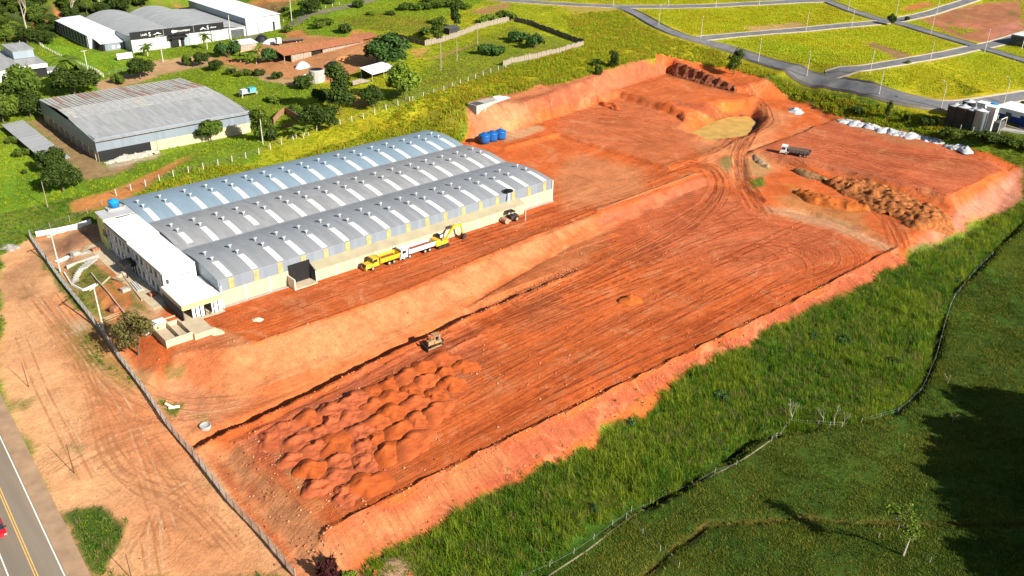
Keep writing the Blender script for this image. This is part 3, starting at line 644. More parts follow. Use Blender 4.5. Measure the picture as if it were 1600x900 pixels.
# ribbons laid on the ground: streets, pavements, painted lines, water
def smooth_line(pts, step=2.0):
    pts = np.array([p[:2] for p in pts], float); seg = np.r_[0, np.cumsum(np.linalg.norm(np.diff(pts, axis=0), axis=1))]
    n = max(2, int(seg[-1] / step)); t = np.linspace(0, seg[-1], n + 1)
    xy = np.c_[np.interp(t, seg, pts[:, 0]), np.interp(t, seg, pts[:, 1])]
    k = max(1, int(6 / step))
    if n > 4 * k:
        ker = np.ones(2 * k + 1) / (2 * k + 1); e = np.r_[np.repeat(xy[:1], k, 0), xy, np.repeat(xy[-1:], k, 0)]
        xy = np.c_[np.convolve(e[:, 0], ker, 'valid'), np.convolve(e[:, 1], ker, 'valid')]
    return xy
def ribbon(name, line, offs, lift, m, kind='structure', thick=0.0, step=2.0, zfix=None):
    xy = smooth_line(line, step); tg = np.gradient(xy, axis=0); tg /= np.linalg.norm(tg, axis=1)[:, None]; nr = np.c_[-tg[:, 1], tg[:, 0]]
    cols = [xy + nr * o for o in offs]
    zc = [hgt(c_[:, 0], c_[:, 1]) + lift if zfix is None else np.full(len(c_), zfix) for c_ in cols]
    n = len(xy); k = len(offs)
    co = np.stack([np.c_[c_, z_] for c_, z_ in zip(cols, zc)], 1).reshape(-1, 3)
    F = [[i * k + j, (i + 1) * k + j, (i + 1) * k + j + 1, i * k + j + 1] for i in range(n - 1) for j in range(k - 1)]
    if thick > 0:
        b0 = len(co); co = np.r_[co, co - [0, 0, thick]]
        for j in (0, k - 1): F += [[i * k + j, b0 + i * k + j, b0 + (i + 1) * k + j, (i + 1) * k + j] for i in range(n - 1)]
    o = link(name, np_mesh(name, co, F, m, smooth=False)); tag(o, kind=kind); return o
ASPH = mat('street_asphalt', (0.16, 0.16, 0.165), 0.9, 0.25, 0.25, dirt=0.5, dirtcol=(0.32, 0.27, 0.22))
CONC = mat('pavement_concrete', (0.33, 0.29, 0.24), 0.9, 0.2, 0.5, dirt=0.6, dirtcol=(0.33, 0.2, 0.1))
STREETS = [
 [(940,8),(975,12),(1000,24),(1030,42),(1062,56),(1100,66),(1140,76),(1190,94),(1250,117),(1300,128),(1380,147),(1450,163),(1480,168),(1525,163),(1600,150),(1700,132)],
 [(1090,61),(1130,57),(1200,51),(1300,42),(1370,36),(1402,32),(1450,22),(1512,2),(1560,-14)],
 [(1282,122),(1350,108),(1400,99),(1450,90),(1512,77),(1550,70),(1600,55),(1680,30)],
 [(1250,-10),(1287,0),(1325,15),(1370,30),(1412,38),(1450,50),(1500,65),(1532,75),(1562,83),(1600,95),(1660,115)],
 [(760,-2),(800,2),(900,8),(975,11),(1100,10),(1200,5),(1290,1)],
]
for k_, st in enumerate(STREETS):
    ln = gp(*st)
    ribbon('pavement', ln, (-4.2, -2.9), 0.16 + k_ * 0.006, CONC, thick=0.14); ribbon('pavement', ln, (2.9, 4.2), 0.16 + k_ * 0.006, CONC, thick=0.14)
    ribbon('street', ln, (-2.9, -1.1, 1.1, 2.9), 0.24 + k_ * 0.012, ASPH)
ribbon('side_road', gp((388,62),(425,46),(470,30),(520,16),(560,6),(600,-6)), (-4, -1.5, 1.5, 4), 0.15, mat('side_road_asphalt', (0.20, 0.165, 0.14), 0.95, 0.25, .3, dirt=.5, dirtcol=(.33, .22, .14)))
# highway
HWA = mat('highway_asphalt', (0.215, 0.175, 0.13), 0.85, 0.16, 0.35, dirt=0.55, dirtcol=(0.30, 0.20, 0.13), bump=.2, bscale=6, stretch=(1.6, 0.09, 1))
SHO = mat('shoulder_asphalt', (0.33, 0.215, 0.13), 0.95, 0.2, 0.5, dirt=0.6, dirtcol=(0.46, 0.27, 0.15), bump=.2)
_e0, _e1 = gnd(0, 682), gnd(101, 900); _y0, _y1 = gnd(0, 768), gnd(57, 900)
def ext(a, b, t0=-1.2, t1=3.0): a = np.array(a[:2]); b = np.array(b[:2]); return [a + (b - a) * t for t in np.linspace(t0, t1, 12)]
_axis = ext(_y0, _y1, -2.5, 5.0)
_dir = (_y1 - _y0)[:2] / np.linalg.norm((_y1 - _y0)[:2]); _nrm = np.array([-_dir[1], _dir[0]])
HW = abs((_e1 - _y1)[:2] @ _nrm); _sg = np.sign((_e1 - _y1)[:2] @ _nrm)
_sh = abs((gnd(142, 900) - _y1)[:2] @ _nrm)
ribbon('highway_shoulder', _axis, sorted((_sg * HW, _sg * (HW + (_sh - HW) * .5), _sg * _sh)), 0.10, SHO)
ribbon('highway', _axis, sorted((-_sg * (HW + 2.4), -_sg * HW * .5, 0, _sg * HW * .5, _sg * (HW + 0.25))), 0.13, HWA)
PW = mat('road_paint_white', (0.78, 0.74, 0.66), 0.7, 0.12, 2.0, dirt=.4, dirtcol=(.4, .3, .2)); PY = mat('road_paint_yellow', (0.72, 0.42, 0.10), 0.7, 0.15, 2.0, dirt=.4, dirtcol=(.4, .27, .15))
ribbon('edge_line_marking', _axis, sorted((_sg * (HW - .09), _sg * (HW + .09))), 0.145, PW)
ribbon('edge_line_marking', _axis, sorted((-_sg * (HW - .09), -_sg * (HW + .09))), 0.145, PW)
ribbon('centre_line_marking', _axis, (-.24, -.09), 0.145, PY); ribbon('centre_line_marking', _axis, (.09, .24), 0.145, PY)
_pc = np.mean(POND, axis=0); _pp = [tuple(_pc + (np.array(q) - _pc) * .97) for q in POND]
o = MB().prismz(_pp, -2.3, -1.55).build('pond', mat('muddy_water', (0.56, 0.33, 0.075), .45, .25, .3, spec=.4)); tag(o, kind='structure')
# stream water at the bottom of its cut
WATER = mat('stream_water', (0.012, 0.013, 0.010), 0.7, 0.3, 0.6, spec=0.05)
_sl = smooth_line(STREAM_W, 1.5); _sa = seg_dist(_sl[:, 0], _sl[:, 1], STREAM_W)[1]; _ok = vnoise(_sa, _sa * 0, 11.0, 27) > .42; _run = []
for _p, _k in list(zip(_sl, _ok)) + [(None, False)]:
    if _k: _run.append(_p); continue
    if len(_run) > 5: ribbon('stream', _run, (-0.35, 0, 0.35), 0.04, WATER, step=1.5)
    _run = []
ribbon('footpath', PATH1, (-.14, .14), 0.05, mat('trodden_earth', (.34, .27, .15), .95, .3, 1.5))
# ---------------------------------------------------------------- building materials
ZN_BLUE = roof_mat('roof_blue_grey', (0.225, 0.30, 0.36), 'X', var=.07, dirt=.15, dirtcol=(.20, .27, .31))
ZN_GREY = roof_mat('roof_grey', (0.30, 0.30, 0.305), 'X', var=.14, dirt=.45, dirtcol=(.25, .24, .22))
ZN_GREY2 = roof_mat('roof_grey_plain', (0.27, 0.28, 0.295), 'X', var=.10, dirt=.3, dirtcol=(.22, .22, .22))
ZN_OLD = roof_mat('roof_weathered', (0.37, 0.37, 0.365), 'X', pitch=1.1, var=.16, dirt=.55, dirtcol=(.20, .18, .15))
ZN_OLDY = roof_mat('roof_weathered_across', (0.42, 0.425, 0.43), 'Y', pitch=1.1, var=.16, dirt=.5, dirtcol=(.20, .18, .15))
WHITE_ROOF = roof_mat('roof_white', (0.80, 0.82, 0.82), 'Y', pitch=1.0, var=.03, dirt=.10, dirtcol=(.55, .55, .52))
CLAD = roof_mat('wall_cladding_grey', (0.20, 0.235, 0.275), 'X', var=.10, dirt=.2, dirtcol=(.2, .22, .24))
CLADY = roof_mat('wall_cladding_grey_side', (0.26, 0.31, 0.34), 'Y', var=.10, dirt=.2, dirtcol=(.16, .18, .2))
SKYL = mat('skylight_sheet', (0.68, 0.69, 0.64), .5, .08, .8, dirt=.2, dirtcol=(.5, .5, .4)); YEL_SH = mat('yellowed_sheet', (0.36, 0.32, 0.13), .6, .25, .9, dirt=.4, dirtcol=(.36, .36, .3))
CREAM = mat('precast_cream', (0.45, 0.385, 0.265), .85, .10, .5, dirt=.35, dirtcol=(.5, .35, .2)); CREAM2 = mat('precast_column', (0.72, 0.66, 0.52), .85, .08, .7, dirt=.2)
BEIGE = mat('cement_roof_beige', (0.36, 0.31, 0.20), .9, .14, .35, dirt=.35, dirtcol=(.24, .20, .14)); CONCRETE = mat('grey_concrete', (0.40, 0.38, 0.34), .9, .18, .8, dirt=.4, dirtcol=(.3, .24, .17), bump=.15)
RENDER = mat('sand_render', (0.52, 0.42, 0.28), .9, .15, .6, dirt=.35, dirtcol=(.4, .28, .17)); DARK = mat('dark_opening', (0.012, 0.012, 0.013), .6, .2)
GLASS = mat('window_glass', (0.02, 0.028, 0.035), .12, .2, .5, spec=.6); WHITE = mat('white_paint', (0.80, 0.80, 0.78), .6, .05, .7, dirt=.12, dirtcol=(.5, .42, .33)); LGREY = mat('light_grey_paint', (0.46, 0.46, 0.46), .75, .10, .6, dirt=.25, dirtcol=(.36, .3, .24))
YGREEN = mat('yellow_green_paint', (0.60, 0.60, 0.20), .7, .08, .6, dirt=.2, dirtcol=(.5, .45, .25)); BLACK = mat('black_paint', (0.012, 0.012, 0.013), .5, .2, 1.0)
SIGNW = mat('sign_white', (0.85, 0.85, 0.85), .5, .02); ZINC = mat('zinc_vent', (0.62, 0.64, 0.64), .45, .15, 2.0, metal=.25); BLUEP = mat('water_tank_blue', (0.008, 0.105, 0.34), .35, .12, 1.5, spec=.5); BLUEL = mat('water_tank_light_blue', (0.01, 0.26, 0.62), .4, .1, 1.5)
STEEL = mat('galvanised_steel', (0.42, 0.43, 0.43), .5, .15, 2.0, metal=.4); RUST = mat('rusty_sheet', (0.30, 0.11, 0.055), .85, .3, 1.2, dirt=.5, dirtcol=(.42, .30, .2)); WOOD = mat('grey_boards', (0.34, 0.28, 0.22), .9, .3, 1.5, dirt=.4, dirtcol=(.2, .15, .1)); TILE = mat('clay_roof_tiles', (0.36, 0.13, 0.055), .9, .35, 1.2, dirt=.5, dirtcol=(.18, .10, .06), bump=.4, bscale=3)
CONCPOLE = mat('concrete_pole', (0.52, 0.48, 0.41), .85, .1, .8); WOODPOLE = mat('timber_pole', (0.34, 0.28, 0.20), .9, .2, 2)
DWALL = mat('dark_grey_wall', (0.075, 0.08, 0.085), .8, .15, .8, dirt=.2, dirtcol=(.2, .18, .15)); NAVY = mat('blue_paint_band', (0.012, 0.035, 0.19), .7, .1, .6); OFFW = mat('off_white', (0.68, 0.68, 0.70), .8, .06, .6, dirt=.15)  # OFFW is one even off-white tone for walls and boxes

def quad_sheet(mb, pts, t=0.03):
    """thin sheet with thickness straight down"""
    p = [np.array(q, float) for q in pts]; return mb.hexa([q - [0, 0, t] for q in p], p)

# ================================================================ main factory shed
U0, U1 = 62.2, 161.0; VE = [161.8, 181.4, 201.5, 221.2]; ZE, RISE = 6.3, 1.05
shed = thing('factory_shed', 'long factory shed with three curved metal roofs beside the red earth platform', 'factory', (U0, VE[0], 0))
ox, oy = U0, VE[0]
def arc_z(s): return ZE + RISE * (1 - (2 * s - 1) ** 2)
vent_mb = MB().lathe([(.2, -.5), (.2, .2), (.45, .5), (.48, .56), (.36, .62), (.1, .66)], 10)
VENT = vent_mb.mesh('roof_vent', ZINC, True)
for k in range(3):
    w = VE[k + 1] - VE[k]; nseg = 16; mb = MB()
    for i in range(nseg):
        s0, s1 = i / nseg, (i + 1) / nseg
        y0, y1 = VE[k] - oy + s0 * w, VE[k] - oy + s1 * w
        mb.hexa([(0, y0, arc_z(s0) - .1), (U1 - ox, y0, arc_z(s0) - .1), (U1 - ox, y1, arc_z(s1) - .1), (0, y1, arc_z(s1) - .1)],
                [(0, y0, arc_z(s0)), (U1 - ox, y0, arc_z(s0)), (U1 - ox, y1, arc_z(s1)), (0, y1, arc_z(s1))])
    roof = mb.build('curved_roof', (ZN_GREY2, ZN_GREY, ZN_BLUE)[k], shed)
    tag(roof, ('plain grey curved roof over the front bay', 'patched grey curved roof over the middle bay', 'blue-grey curved roof over the rear bay')[k])
    nst = 17; um = (U1 - U0) / nst
    for j in range(nst):
        uc = um * (j + .5) + rnd.uniform(-.5, .5)
        for half in (0, 1):
            sm = MB(); n2 = 7
            sa, sb = (0.02, 0.37) if half == 0 else (0.63, 0.98)
            if k == 1 and j in (0, 3) and half == 0: sa = .1
            for i in range(n2):
                s0, s1 = sa + (sb - sa) * i / n2, sa + (sb - sa) * (i + 1) / n2
                y0, y1 = VE[k] - oy + s0 * w, VE[k] - oy + s1 * w
                sm.hexa([(uc - .74, y0, arc_z(s0) - .02), (uc + .74, y0, arc_z(s0) - .02), (uc + .74, y1, arc_z(s1) - .02), (uc - .74, y1, arc_z(s1) - .02)],
                        [(uc - .74, y0, arc_z(s0) + .05), (uc + .74, y0, arc_z(s0) + .05), (uc + .74, y1, arc_z(s1) + .05), (uc - .74, y1, arc_z(s1) + .05)])
            if half == 0: sm.build('skylight', SKYL, roof)
            sv = .415 if half == 0 else .60
            link('roof_vent', VENT, roof, (uc - .25, VE[k] - oy + sv * w, arc_z(sv) + .25))
    # end walls under the arch
    for x in (0.15, U1 - ox - .15):
        pts = [(VE[k] - oy + .1, 0)] + [(VE[k] - oy + min(max(i / nseg, .006), .994) * w, arc_z(i / nseg) - .12) for i in range(nseg + 1)] + [(VE[k + 1] - oy - .1, 0)]
        MB().prismx(pts, x - .1, x + .1).build('end_wall', CLADY, shed)
    if k < 2: MB().box(0, U1 - ox, VE[k + 1] - oy - .35, VE[k + 1] - oy + .35, ZE - .28, ZE + .06).build('valley_gutter', STEEL, shed)
Lw = U1 - U0
# front: cladding band with yellowed sheets, precast panels and columns below
MB().box(.3, Lw - .2, 0.02, .16, 3.6, ZE - .05).build('cladding_band', CLAD, shed)
for j in range(17):
    uc = um * (j + .5)
    MB().box(uc - .62, uc + .62, -.05, .02, 3.62, ZE - .1).build('yellowed_sheet', YEL_SH, shed)
npan = 17
for j in range(npan):
    a, b = Lw * j / npan + .22, Lw * (j + 1) / npan - .22
    if 3.2 < a + 0 < 4.0: pass
    for z0, z1 in ((.06, 1.75), (1.79, 3.58)):
        MB().box(a, b, -.02 - .02 * (j % 2), .2, z0, z1).build('wall_panel', CREAM, shed)
for j in range(npan + 1):
    x = Lw * j / npan; MB().box(x - .2, x + .2, -.14, .24, -.3, 3.6).build('column', CREAM2, shed)
MB().box(0, Lw, 59.2, 59.4, -.2, ZE).build('rear_wall', CLAD, shed)
MB().box(-.3, Lw + .3, -.9, -.15, -.6, .06).build('plinth', CONCRETE, shed)
# right corner: tall white posts and a downpipe
for y in (-.1, 9.8, 19.6): MB().box(Lw + .02, Lw + .3, y - .18, y + .18, -.4, ZE - .1).build('column', CREAM2, shed)
MB().box(Lw + .01, Lw + .16, .2, 19.4, -.2, 2.9).build('wall_panel', CREAM, shed)

# lean-to dock along the front
lean = thing('loading_dock', 'low beige lean-to roof over cream wall panels along the front of the factory shed', 'loading dock', (84.0, 159.6, 0))
LL = 64.5
quad_sheet(MB(), [(0, -.35, 3.0), (LL, -.35, 3.0), (LL, 2.35, 4.05), (0, 2.35, 4.05)], .14).build('roof', BEIGE, lean)
for j in range(12):
    a, b = LL * j / 12 + .06, LL * (j + 1) / 12 - .06
    MB().box(a, b, -.05 + .02 * (j % 2), .12, -.1, 2.86).build('wall_panel', CREAM, lean)
    MB().box(a - .2, a + .1, -.16, .16, -.2, 2.9).build('column', CREAM2, lean)
MB().prismx([(.1, 0), (2.2, 0), (2.2, 3.9), (.1, 2.95)], LL - .12, LL + .02).build('end_wall', WHITE, lean)
MB().box(-5.6, -.1, -1.0, 2.1, -.3, .22).build('dock_floor', RENDER, lean); MB().box(-5.9, -5.6, -1.0, 2.1, -.3, 2.6).build('dock_wing_wall', CREAM2, lean)
MB().box(-5.5, -.1, 2.0, 2.12, .24, 4.9).build('dark_doorway', DARK, lean); MB().prismx([(-.2, 0), (2.0, 0), (2.0, 3.9), (-.2, 3.0)], -.14, -.02).build('end_wall', DWALL, lean)
# plant that sticks through the lean-to
pump = thing('exhaust_stack', 'black-topped exhaust stack standing where the beige lean-to meets the front roof', 'chimney', (144.5, 161.6, 3.6))
MB().cyl((0, 0, -.2), (0, 0, 3.0), .35, .35, 10).build('pipe', WHITE, pump); MB().lathe([(.5, 3.0), (1.25, 3.3), (1.3, 3.55), (.3, 3.9)], 12).build('cap', BLACK, pump); MB().cyl((-.8, .3, 0), (-.2, 0, 2.9), .12, .12, 6).build('bracket', BLACK, pump)
# stacked materials along the dock wall
for px_, py_, lab, L_ in ((545, 417, 'white bundled panels lying against the dock wall beside the yellow dump truck', 4.5), (745, 350, 'dark scrap sheets and offcuts leaning on the dock wall past the excavator', 5.0)):
    g = gnd(px_, py_); t = thing('material_stack', lab, 'stack', (g[0], g[1] - .2, 0)); m_ = WHITE if 'white' in lab else CONCRETE
    for i in range(7): MB().box(-L_ / 2 + i * .62, -L_ / 2 + i * .62 + .55, -.5 + .1 * (i % 3), .35, 0, .45 + .12 * ((i * 5) % 4)).build('panel', m_, t)

# ================================================================ office block in front of the shed
off = thing('office_building', 'two-storey office block with white flat roofs in front of the curved factory roofs', 'office building', (54.2, 171.6, 0))
W_, D_ = 7.3, 39.5
def wall_with_windows(parent, xw, y0, y1, rows, n, m, zt, wfrac=.66, sill=.8, wh=1.6, pil=WHITE):
    """facade in the plane X = xw facing -X, openings set back behind frames"""
    pw = (y1 - y0) / n
    MB().box(xw + .25, xw + .32, y0, y1, 0, zt).build('wall', m, parent)
    zprev = 0
    for zr in rows:
        MB().box(xw, xw + .25, y0, y1, zprev, zr + sill).build('wall_band', m, parent)
        for i in range(n):
            a = y0 + pw * (i + .5 - wfrac / 2); b = y0 + pw * (i + .5 + wfrac / 2)
            f = MB().box(xw + .14, xw + .2, a, b, zr + sill, zr + sill + wh).build('window', GLASS, parent)
            MB().box(xw + .08, xw + .14, (a + b) / 2 - .04, (a + b) / 2 + .04, zr + sill, zr + sill + wh).build('mullion', STEEL, f)
            MB().box(xw - .06, xw + .0, a - .1, b + .1, zr + sill - .1, zr + sill).build('sill', pil, f)
            MB().box(xw, xw + .25, b, a + pw, zr + sill, zr + sill + wh).build('pier', pil, parent)
            if i == 0: MB().box(xw, xw + .25, y0, a, zr + sill, zr + sill + wh).build('pier', pil, parent)
        zprev = zr + sill + wh
    MB().box(xw, xw + .25, y0, y1, zprev, zt).build('wall_band', m, parent)
wall_with_windows(off, 0, 0, 19.3, (0.15, 3.45), 7, LGREY, 7.0)
wall_with_windows(off, 0, 19.32, 34.4, (0.15, 3.45), 6, LGREY, 7.5)
# yellow-green corner bay
bay = MB(); bay.box(-.35, 2.6, 34.45, 37.6, 0, 3.3); bay.box(-.35, 2.6, 34.45, 37.6, 5.3, 7.9); bay.box(1.6, 2.6, 34.5, 37.55, 3.3, 5.3); bay.build('corner_bay', YGREEN, off)
MB().box(-.1, .1, 35.0, 37.1, 3.5, 5.1).build('window', GLASS, off)
MB().box(0, W_, 37.62, D_ + 1.2, 0, 7.7).build('end_block', YGREEN, off)
MB().box(-.2, W_, 34.45, D_ + 1.3, 7.9, 8.05).build('grey_roof_slab', LGREY, off)
MB().box(.32, W_, .02, 19.3, .1, 7.0).build('core', OFFW, off); MB().box(.32, W_, 19.35, 34.4, .1, 7.5).build('core', OFFW, off)
quad_sheet(MB(), [(-.25, -.15, 7.12), (W_ + .1, -.15, 7.3), (W_ + .1, 19.2, 7.3), (-.25, 19.2, 7.12)], .1).build('white_roof', WHITE_ROOF, off)
quad_sheet(MB(), [(-.25, 19.6, 7.62), (W_ + .1, 19.6, 7.8), (W_ + .1, 34.3, 7.8), (-.25, 34.3, 7.62)], .1).build('white_roof', WHITE_ROOF, off)
MB().box(-.3, W_, 19.22, 19.58, 7.0, 7.68).build('parapet', CONCRETE, off)
MB().box(-.32, -.26, -.2, 34.4, 6.6, 7.15).build('fascia', STEEL, off)
# bright end wall towards the porch
MB().box(-.02, W_, -.16, .0, 0, 7.05).build('end_wall', WHITE, off)
for a, b, z0, z1 in ((.5, 1.15, 4.1, 5.2), (4.2, 4.8, 5.0, 5.5), (5.5, 6.1, 5.1, 5.6)):
    f = MB().box(a, b, -.2, -.165, z0, z1).build('window', GLASS, off)
    if z1 - z0 < .6: MB().box(a + .1, a + .4, -.42, -.2, z0 + .05, z1 - .1).build('air_conditioner', LGREY, f)
# black entrance canopy
can = MB(); can.prismx([(16.2, 2.6), (19.6, 2.6), (19.6, 3.5), (16.2, 3.5)], -2.6, -.05); can.build('entrance_canopy', BLACK, off)
MB().box(-2.5, -2.3, 16.3, 16.5, 0, 2.6).build('canopy_post', BLACK, off); MB().box(-2.62, -2.6, 16.2, 19.6, 2.55, 2.75).build('canopy_trim', STEEL, off); MB().box(-.1, -.02, 16.8, 19.0, .05, 2.5).build('door', DARK, off)
for i in range(8): MB().box(-.16, 0, 1.2 + i * 4.1, 1.4 + i * 4.1, 0, 6.6).build('pilaster', WHITE, off)
# tank on the office roof
tk = thing('water_tank', 'bright blue water tank on its slab on the office roof', 'water tank', (58.6, 211.4, 8.06))
MB().box(-2.0, 2.0, -1.4, 1.4, 0, .5).build('slab', CONCRETE, tk); MB().lathe([(1.15, .5), (1.35, 1.9), (1.42, 2.0), (1.3, 2.1), (.5, 2.42), (.4, 2.5)], 18).build('body', BLUEL, tk, True); MB().lathe([(.42, 2.45), (.42, 2.6), (.1, 2.66)], 12).build('lid', BLUEL, tk)
for s_ in (-1, 1): MB().box(s_ * 1.9 - .06, s_ * 1.9 + .06, -1.5, -1.38, -.3, 1.0).build('post', STEEL, tk)

# white porch with yellow-green fascia
por = thing('entrance_porch', 'white single-storey porch roof with a yellow-green fascia at the end of the office', 'porch', (53.4, 160.3, 0))
quad_sheet(MB(), [(0, 0, 3.75), (8.6, 0, 3.75), (8.6, 11.0, 4.0), (0, 11.0, 4.0)], .12).build('roof', WHITE_ROOF, por)
MB().box(.0, 8.6, -.14, -.0, 2.75, 3.8).build('yellow_green_fascia', YGREEN, por); MB().box(-.12, 0, 0, 11, 2.8, 3.75).build('side_fascia', RENDER, por)
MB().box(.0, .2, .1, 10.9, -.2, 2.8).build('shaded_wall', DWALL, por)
for i in range(6): MB().box(2.6 + i * .98, 2.75 + i * .98, .0, .16, 0, 2.75).build('bar', BLACK, por)
MB().box(2.0, 4.6, .3, .5, 0, 2.4).build('white_panel', WHITE, por); MB().box(6.2, 8.5, .2, .4, 0, 2.7).build('white_panel', WHITE, por); MB().box(0.3, 8.4, 6, 6.2, 0, 2.7).build('back_wall', DARK, por)
MB().box(0, 8.6, -.9, 11, -.5, .05).build('floor_slab', RENDER, por)
for i in range(4): MB().cyl((8.9, .3 + i * .5, 0), (8.9, .3 + i * .5, 5.6 - i * .3), .06, .06, 6).build('downpipe', WHITE, por)

# concrete pits and boxes by the porch
pit = thing('concrete_pit', 'open cement-walled pit beside the white porch near the brownish tree', 'concrete pit', (46.6, 152.8, -0.6))
for b_ in ((0, .3, 0, 7.2), (5.2, 5.5, 0, 7.2), (.3, 5.2, 0, .3), (.3, 5.2, 6.9, 7.2), (2.9, 3.1, .3, 6.9)): MB().box(*b_, -2.5, 2.2).build('wall', RENDER, pit)
MB().box(.3, 5.2, .3, 6.9, -2.4, 1.2).build('floor', RENDER, pit); MB().box(5.5, 9.5, -.8, 6.0, -2.4, 1.9).build('cement_apron', RENDER, pit); MB().box(3.2, 3.5, .3, 6.8, 1.2, 1.5).build('channel', DARK, pit)
cab_ = thing('concrete_cistern', 'white-topped concrete cistern boxes left of the porch', 'cistern', (47.2, 161.2, -1.2))
MB().box(0, 3.0, 0, 2.6, -1, 1.9).build('box', OFFW, cab_); MB().box(-.1, 3.1, -.1, 2.7, 1.9, 2.05).build('lid', WHITE, cab_); MB().box(-1.8, -.05, -.4, 2.0, -1, 1.1).build('box', LGREY, cab_); MB().box(-1.9, -.0, -.5, 2.1, 1.1, 1.22).build('lid', WHITE, cab_); MB().box(3.4, 5.6, .2, 2.8, -1, .8).build('dark_bin', DWALL, cab_); MB().box(3.0, 5.9, 2.9, 3.05, -1, 1.5).build('cream_wall', CREAM, cab_)
for k_ in range(5): MB().box(3.5 + .5 * k_, 3.9 + .5 * k_, -1.6 + .2 * (k_ % 2), -.8, -1, .2 + .3 * (k_ % 3)).build('rubble_block', CONCRETE, cab_)
# garden steps and low walls
g0, g1 = gnd(132, 425), gnd(155, 408)
stp = thing('garden_steps', 'curved flight of concrete steps in the weedy garden before the office', 'steps', g0)
for i in range(12):
    t_ = i / 11; p_ = gnd(120 + 24 * t_ - 6 * math.sin(t_ * 3.1), 440 - 32 * t_); q_ = p_ - g0
    MB().box(q_[0] - 1.1, q_[0] + 1.1, q_[1] - .42, q_[1] + .42, q_[2] - .4, q_[2] + .1 + .02 * i).build('step', CONCRETE, stp)
def low_wall(pts, h, t_, m, lab, cat='wall', name='low_wall'):
    w = [gnd(*p) for p in pts]; th = thing(name, lab, cat, w[0])
    for a, b in zip(w[:-1], w[1:]):
        n_ = max(1, int(np.linalg.norm(b - a) / 4))
        for k_ in range(n_):
            p_, q_ = a + (b - a) * k_ / n_, a + (b - a) * (k_ + 1) / n_
            d_ = (q_ - p_)[:2]; d_ /= max(1e-6, np.linalg.norm(d_)); nn = np.array([-d_[1], d_[0]]) * t_ / 2
            z0 = [float(hgt(*p_[:2])), float(hgt(*q_[:2]))]
            c_ = [(p_[:2] + nn, z0[0]), (q_[:2] + nn, z0[1]), (q_[:2] - nn, z0[1]), (p_[:2] - nn, z0[0])][::-1]
            MB().hexa([(x[0] - w[0][0], x[1] - w[0][1], z - .5 - w[0][2]) for x, z in c_], [(x[0] - w[0][0], x[1] - w[0][1], z + h - w[0][2]) for x, z in c_]).build('wall_length', m, th)
    return th
low_wall([(105, 421), (155, 403)], 1.0, .25, CONCRETE, 'grey retaining wall beside the curved garden steps')
low_wall([(101, 428), (112, 446), (130, 455), (150, 446)], .5, .2, WHITE, 'white kerb bordering the weedy garden by the front fence')
low_wall([(143, 428), (180, 472), (196, 492)], .4, .2, CREAM, 'thin cream kerb crossing the weedy garden below the steps')
low_wall([(160, 445), (172, 434)], .4, .2, CREAM, 'short cream kerb across the garden next to the red trench')
low_wall([(178, 412), (222, 470)], .35, .2, RENDER, 'straight kerb between the garden and the office pavement')
low_wall([(57, 370), (120, 358), (143, 350)], 1.4, .18, WHITE, 'white wall from the front fence to the corner of the office')
# cross-dock floor in front of office
o = MB().prismz([tuple(p) for p in [(50.6, 170), (54.0, 170), (54.0, 212), (50.2, 212)]], -.2, .10).build('office_pavement', RENDER); tag(o, kind='structure')

# ================================================================ rusty-roofed warehouse behind
wz = 1.9; WX0, WX1, WY0, WY1 = 72.5, 122.3, 267.6, 322.5
wh = thing('warehouse', 'big grey warehouse with a half rusty pitched roof behind the factory shed', 'warehouse', (WX0, WY0, wz))
lx, ly = WX1 - WX0, WY1 - WY0; he, hr = 7.3, 8.7
MB().box(.2, lx - .2, .2, ly - .2, -2, 5).build('wall', RENDER, wh)
MB().box(0, lx, -.02, .2, 3.2, he).build('cladding', CLAD, wh); MB().box(-.02, .2, 0, ly, 3.0, he).build('cladding', CLADY, wh); MB().box(lx - .2, lx + .02, 0, ly, 2.5, he).build('cladding', CLADY, wh)
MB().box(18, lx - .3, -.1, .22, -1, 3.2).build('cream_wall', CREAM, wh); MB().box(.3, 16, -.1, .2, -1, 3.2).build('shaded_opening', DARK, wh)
for i in range(9): MB().box(-.12, .2, 2 + i * 5.8, 2.25 + i * 5.8, -1, 3).build('column', CREAM2, wh)
for i in range(8): MB().box(-.06, .18, 2.4 + i * 5.8, 7.6 + i * 5.8, -1, 2.1).build('brick_panel', WOOD, wh)
ym = ly * .47
quad_sheet(MB(), [(-.4, -1.4, he - .6), (lx + .4, -1.4, he - .6), (lx + .4, ym * .86, hr - .25), (-.4, ym * .86, hr - .25)], .12).build('front_roof', ZN_OLD, wh)
RS = [mat('rust_sheet_%s' % n_, c_, .9, .25, .9, dirt=.5, dirtcol=(.33, .30, .27)) for n_, c_ in (('pale', (.44, .42, .38)), ('brown', (.37, .31, .26)), ('red', (.40, .22, .17)), ('grey', (.41, .405, .395)))]
nsh = 38
for i in range(nsh):
    a, b = lx * i / nsh, lx * (i + 1) / nsh
    for half, (ya, za, yb, zb) in enumerate(((ym * .86, hr - .25, ym * 1.3, hr), (ym * 1.3, hr, ym * 1.72, hr - .9), (ym * 1.72, hr - .9, ly + .5, he))):
        r_ = rnd.random(); m_ = RS[0] if r_ < .62 else RS[3] if r_ < .76 else RS[1] if r_ < .93 else RS[2]
        if half == 0: m_ = RS[3] if r_ < .85 else RS[0]
        g_ = .03 + .22 * (half > 0)
        dz = .04 * (i % 2) + .02 * half
        quad_sheet(MB(), [(a + g_ / 2, ya - .1, za + dz), (b - g_ / 2, ya - .1, za + dz), (b - g_ / 2, yb + .1, zb + dz), (a + g_ / 2, yb + .1, zb + dz)], .06).build('roof_sheet', m_, wh)
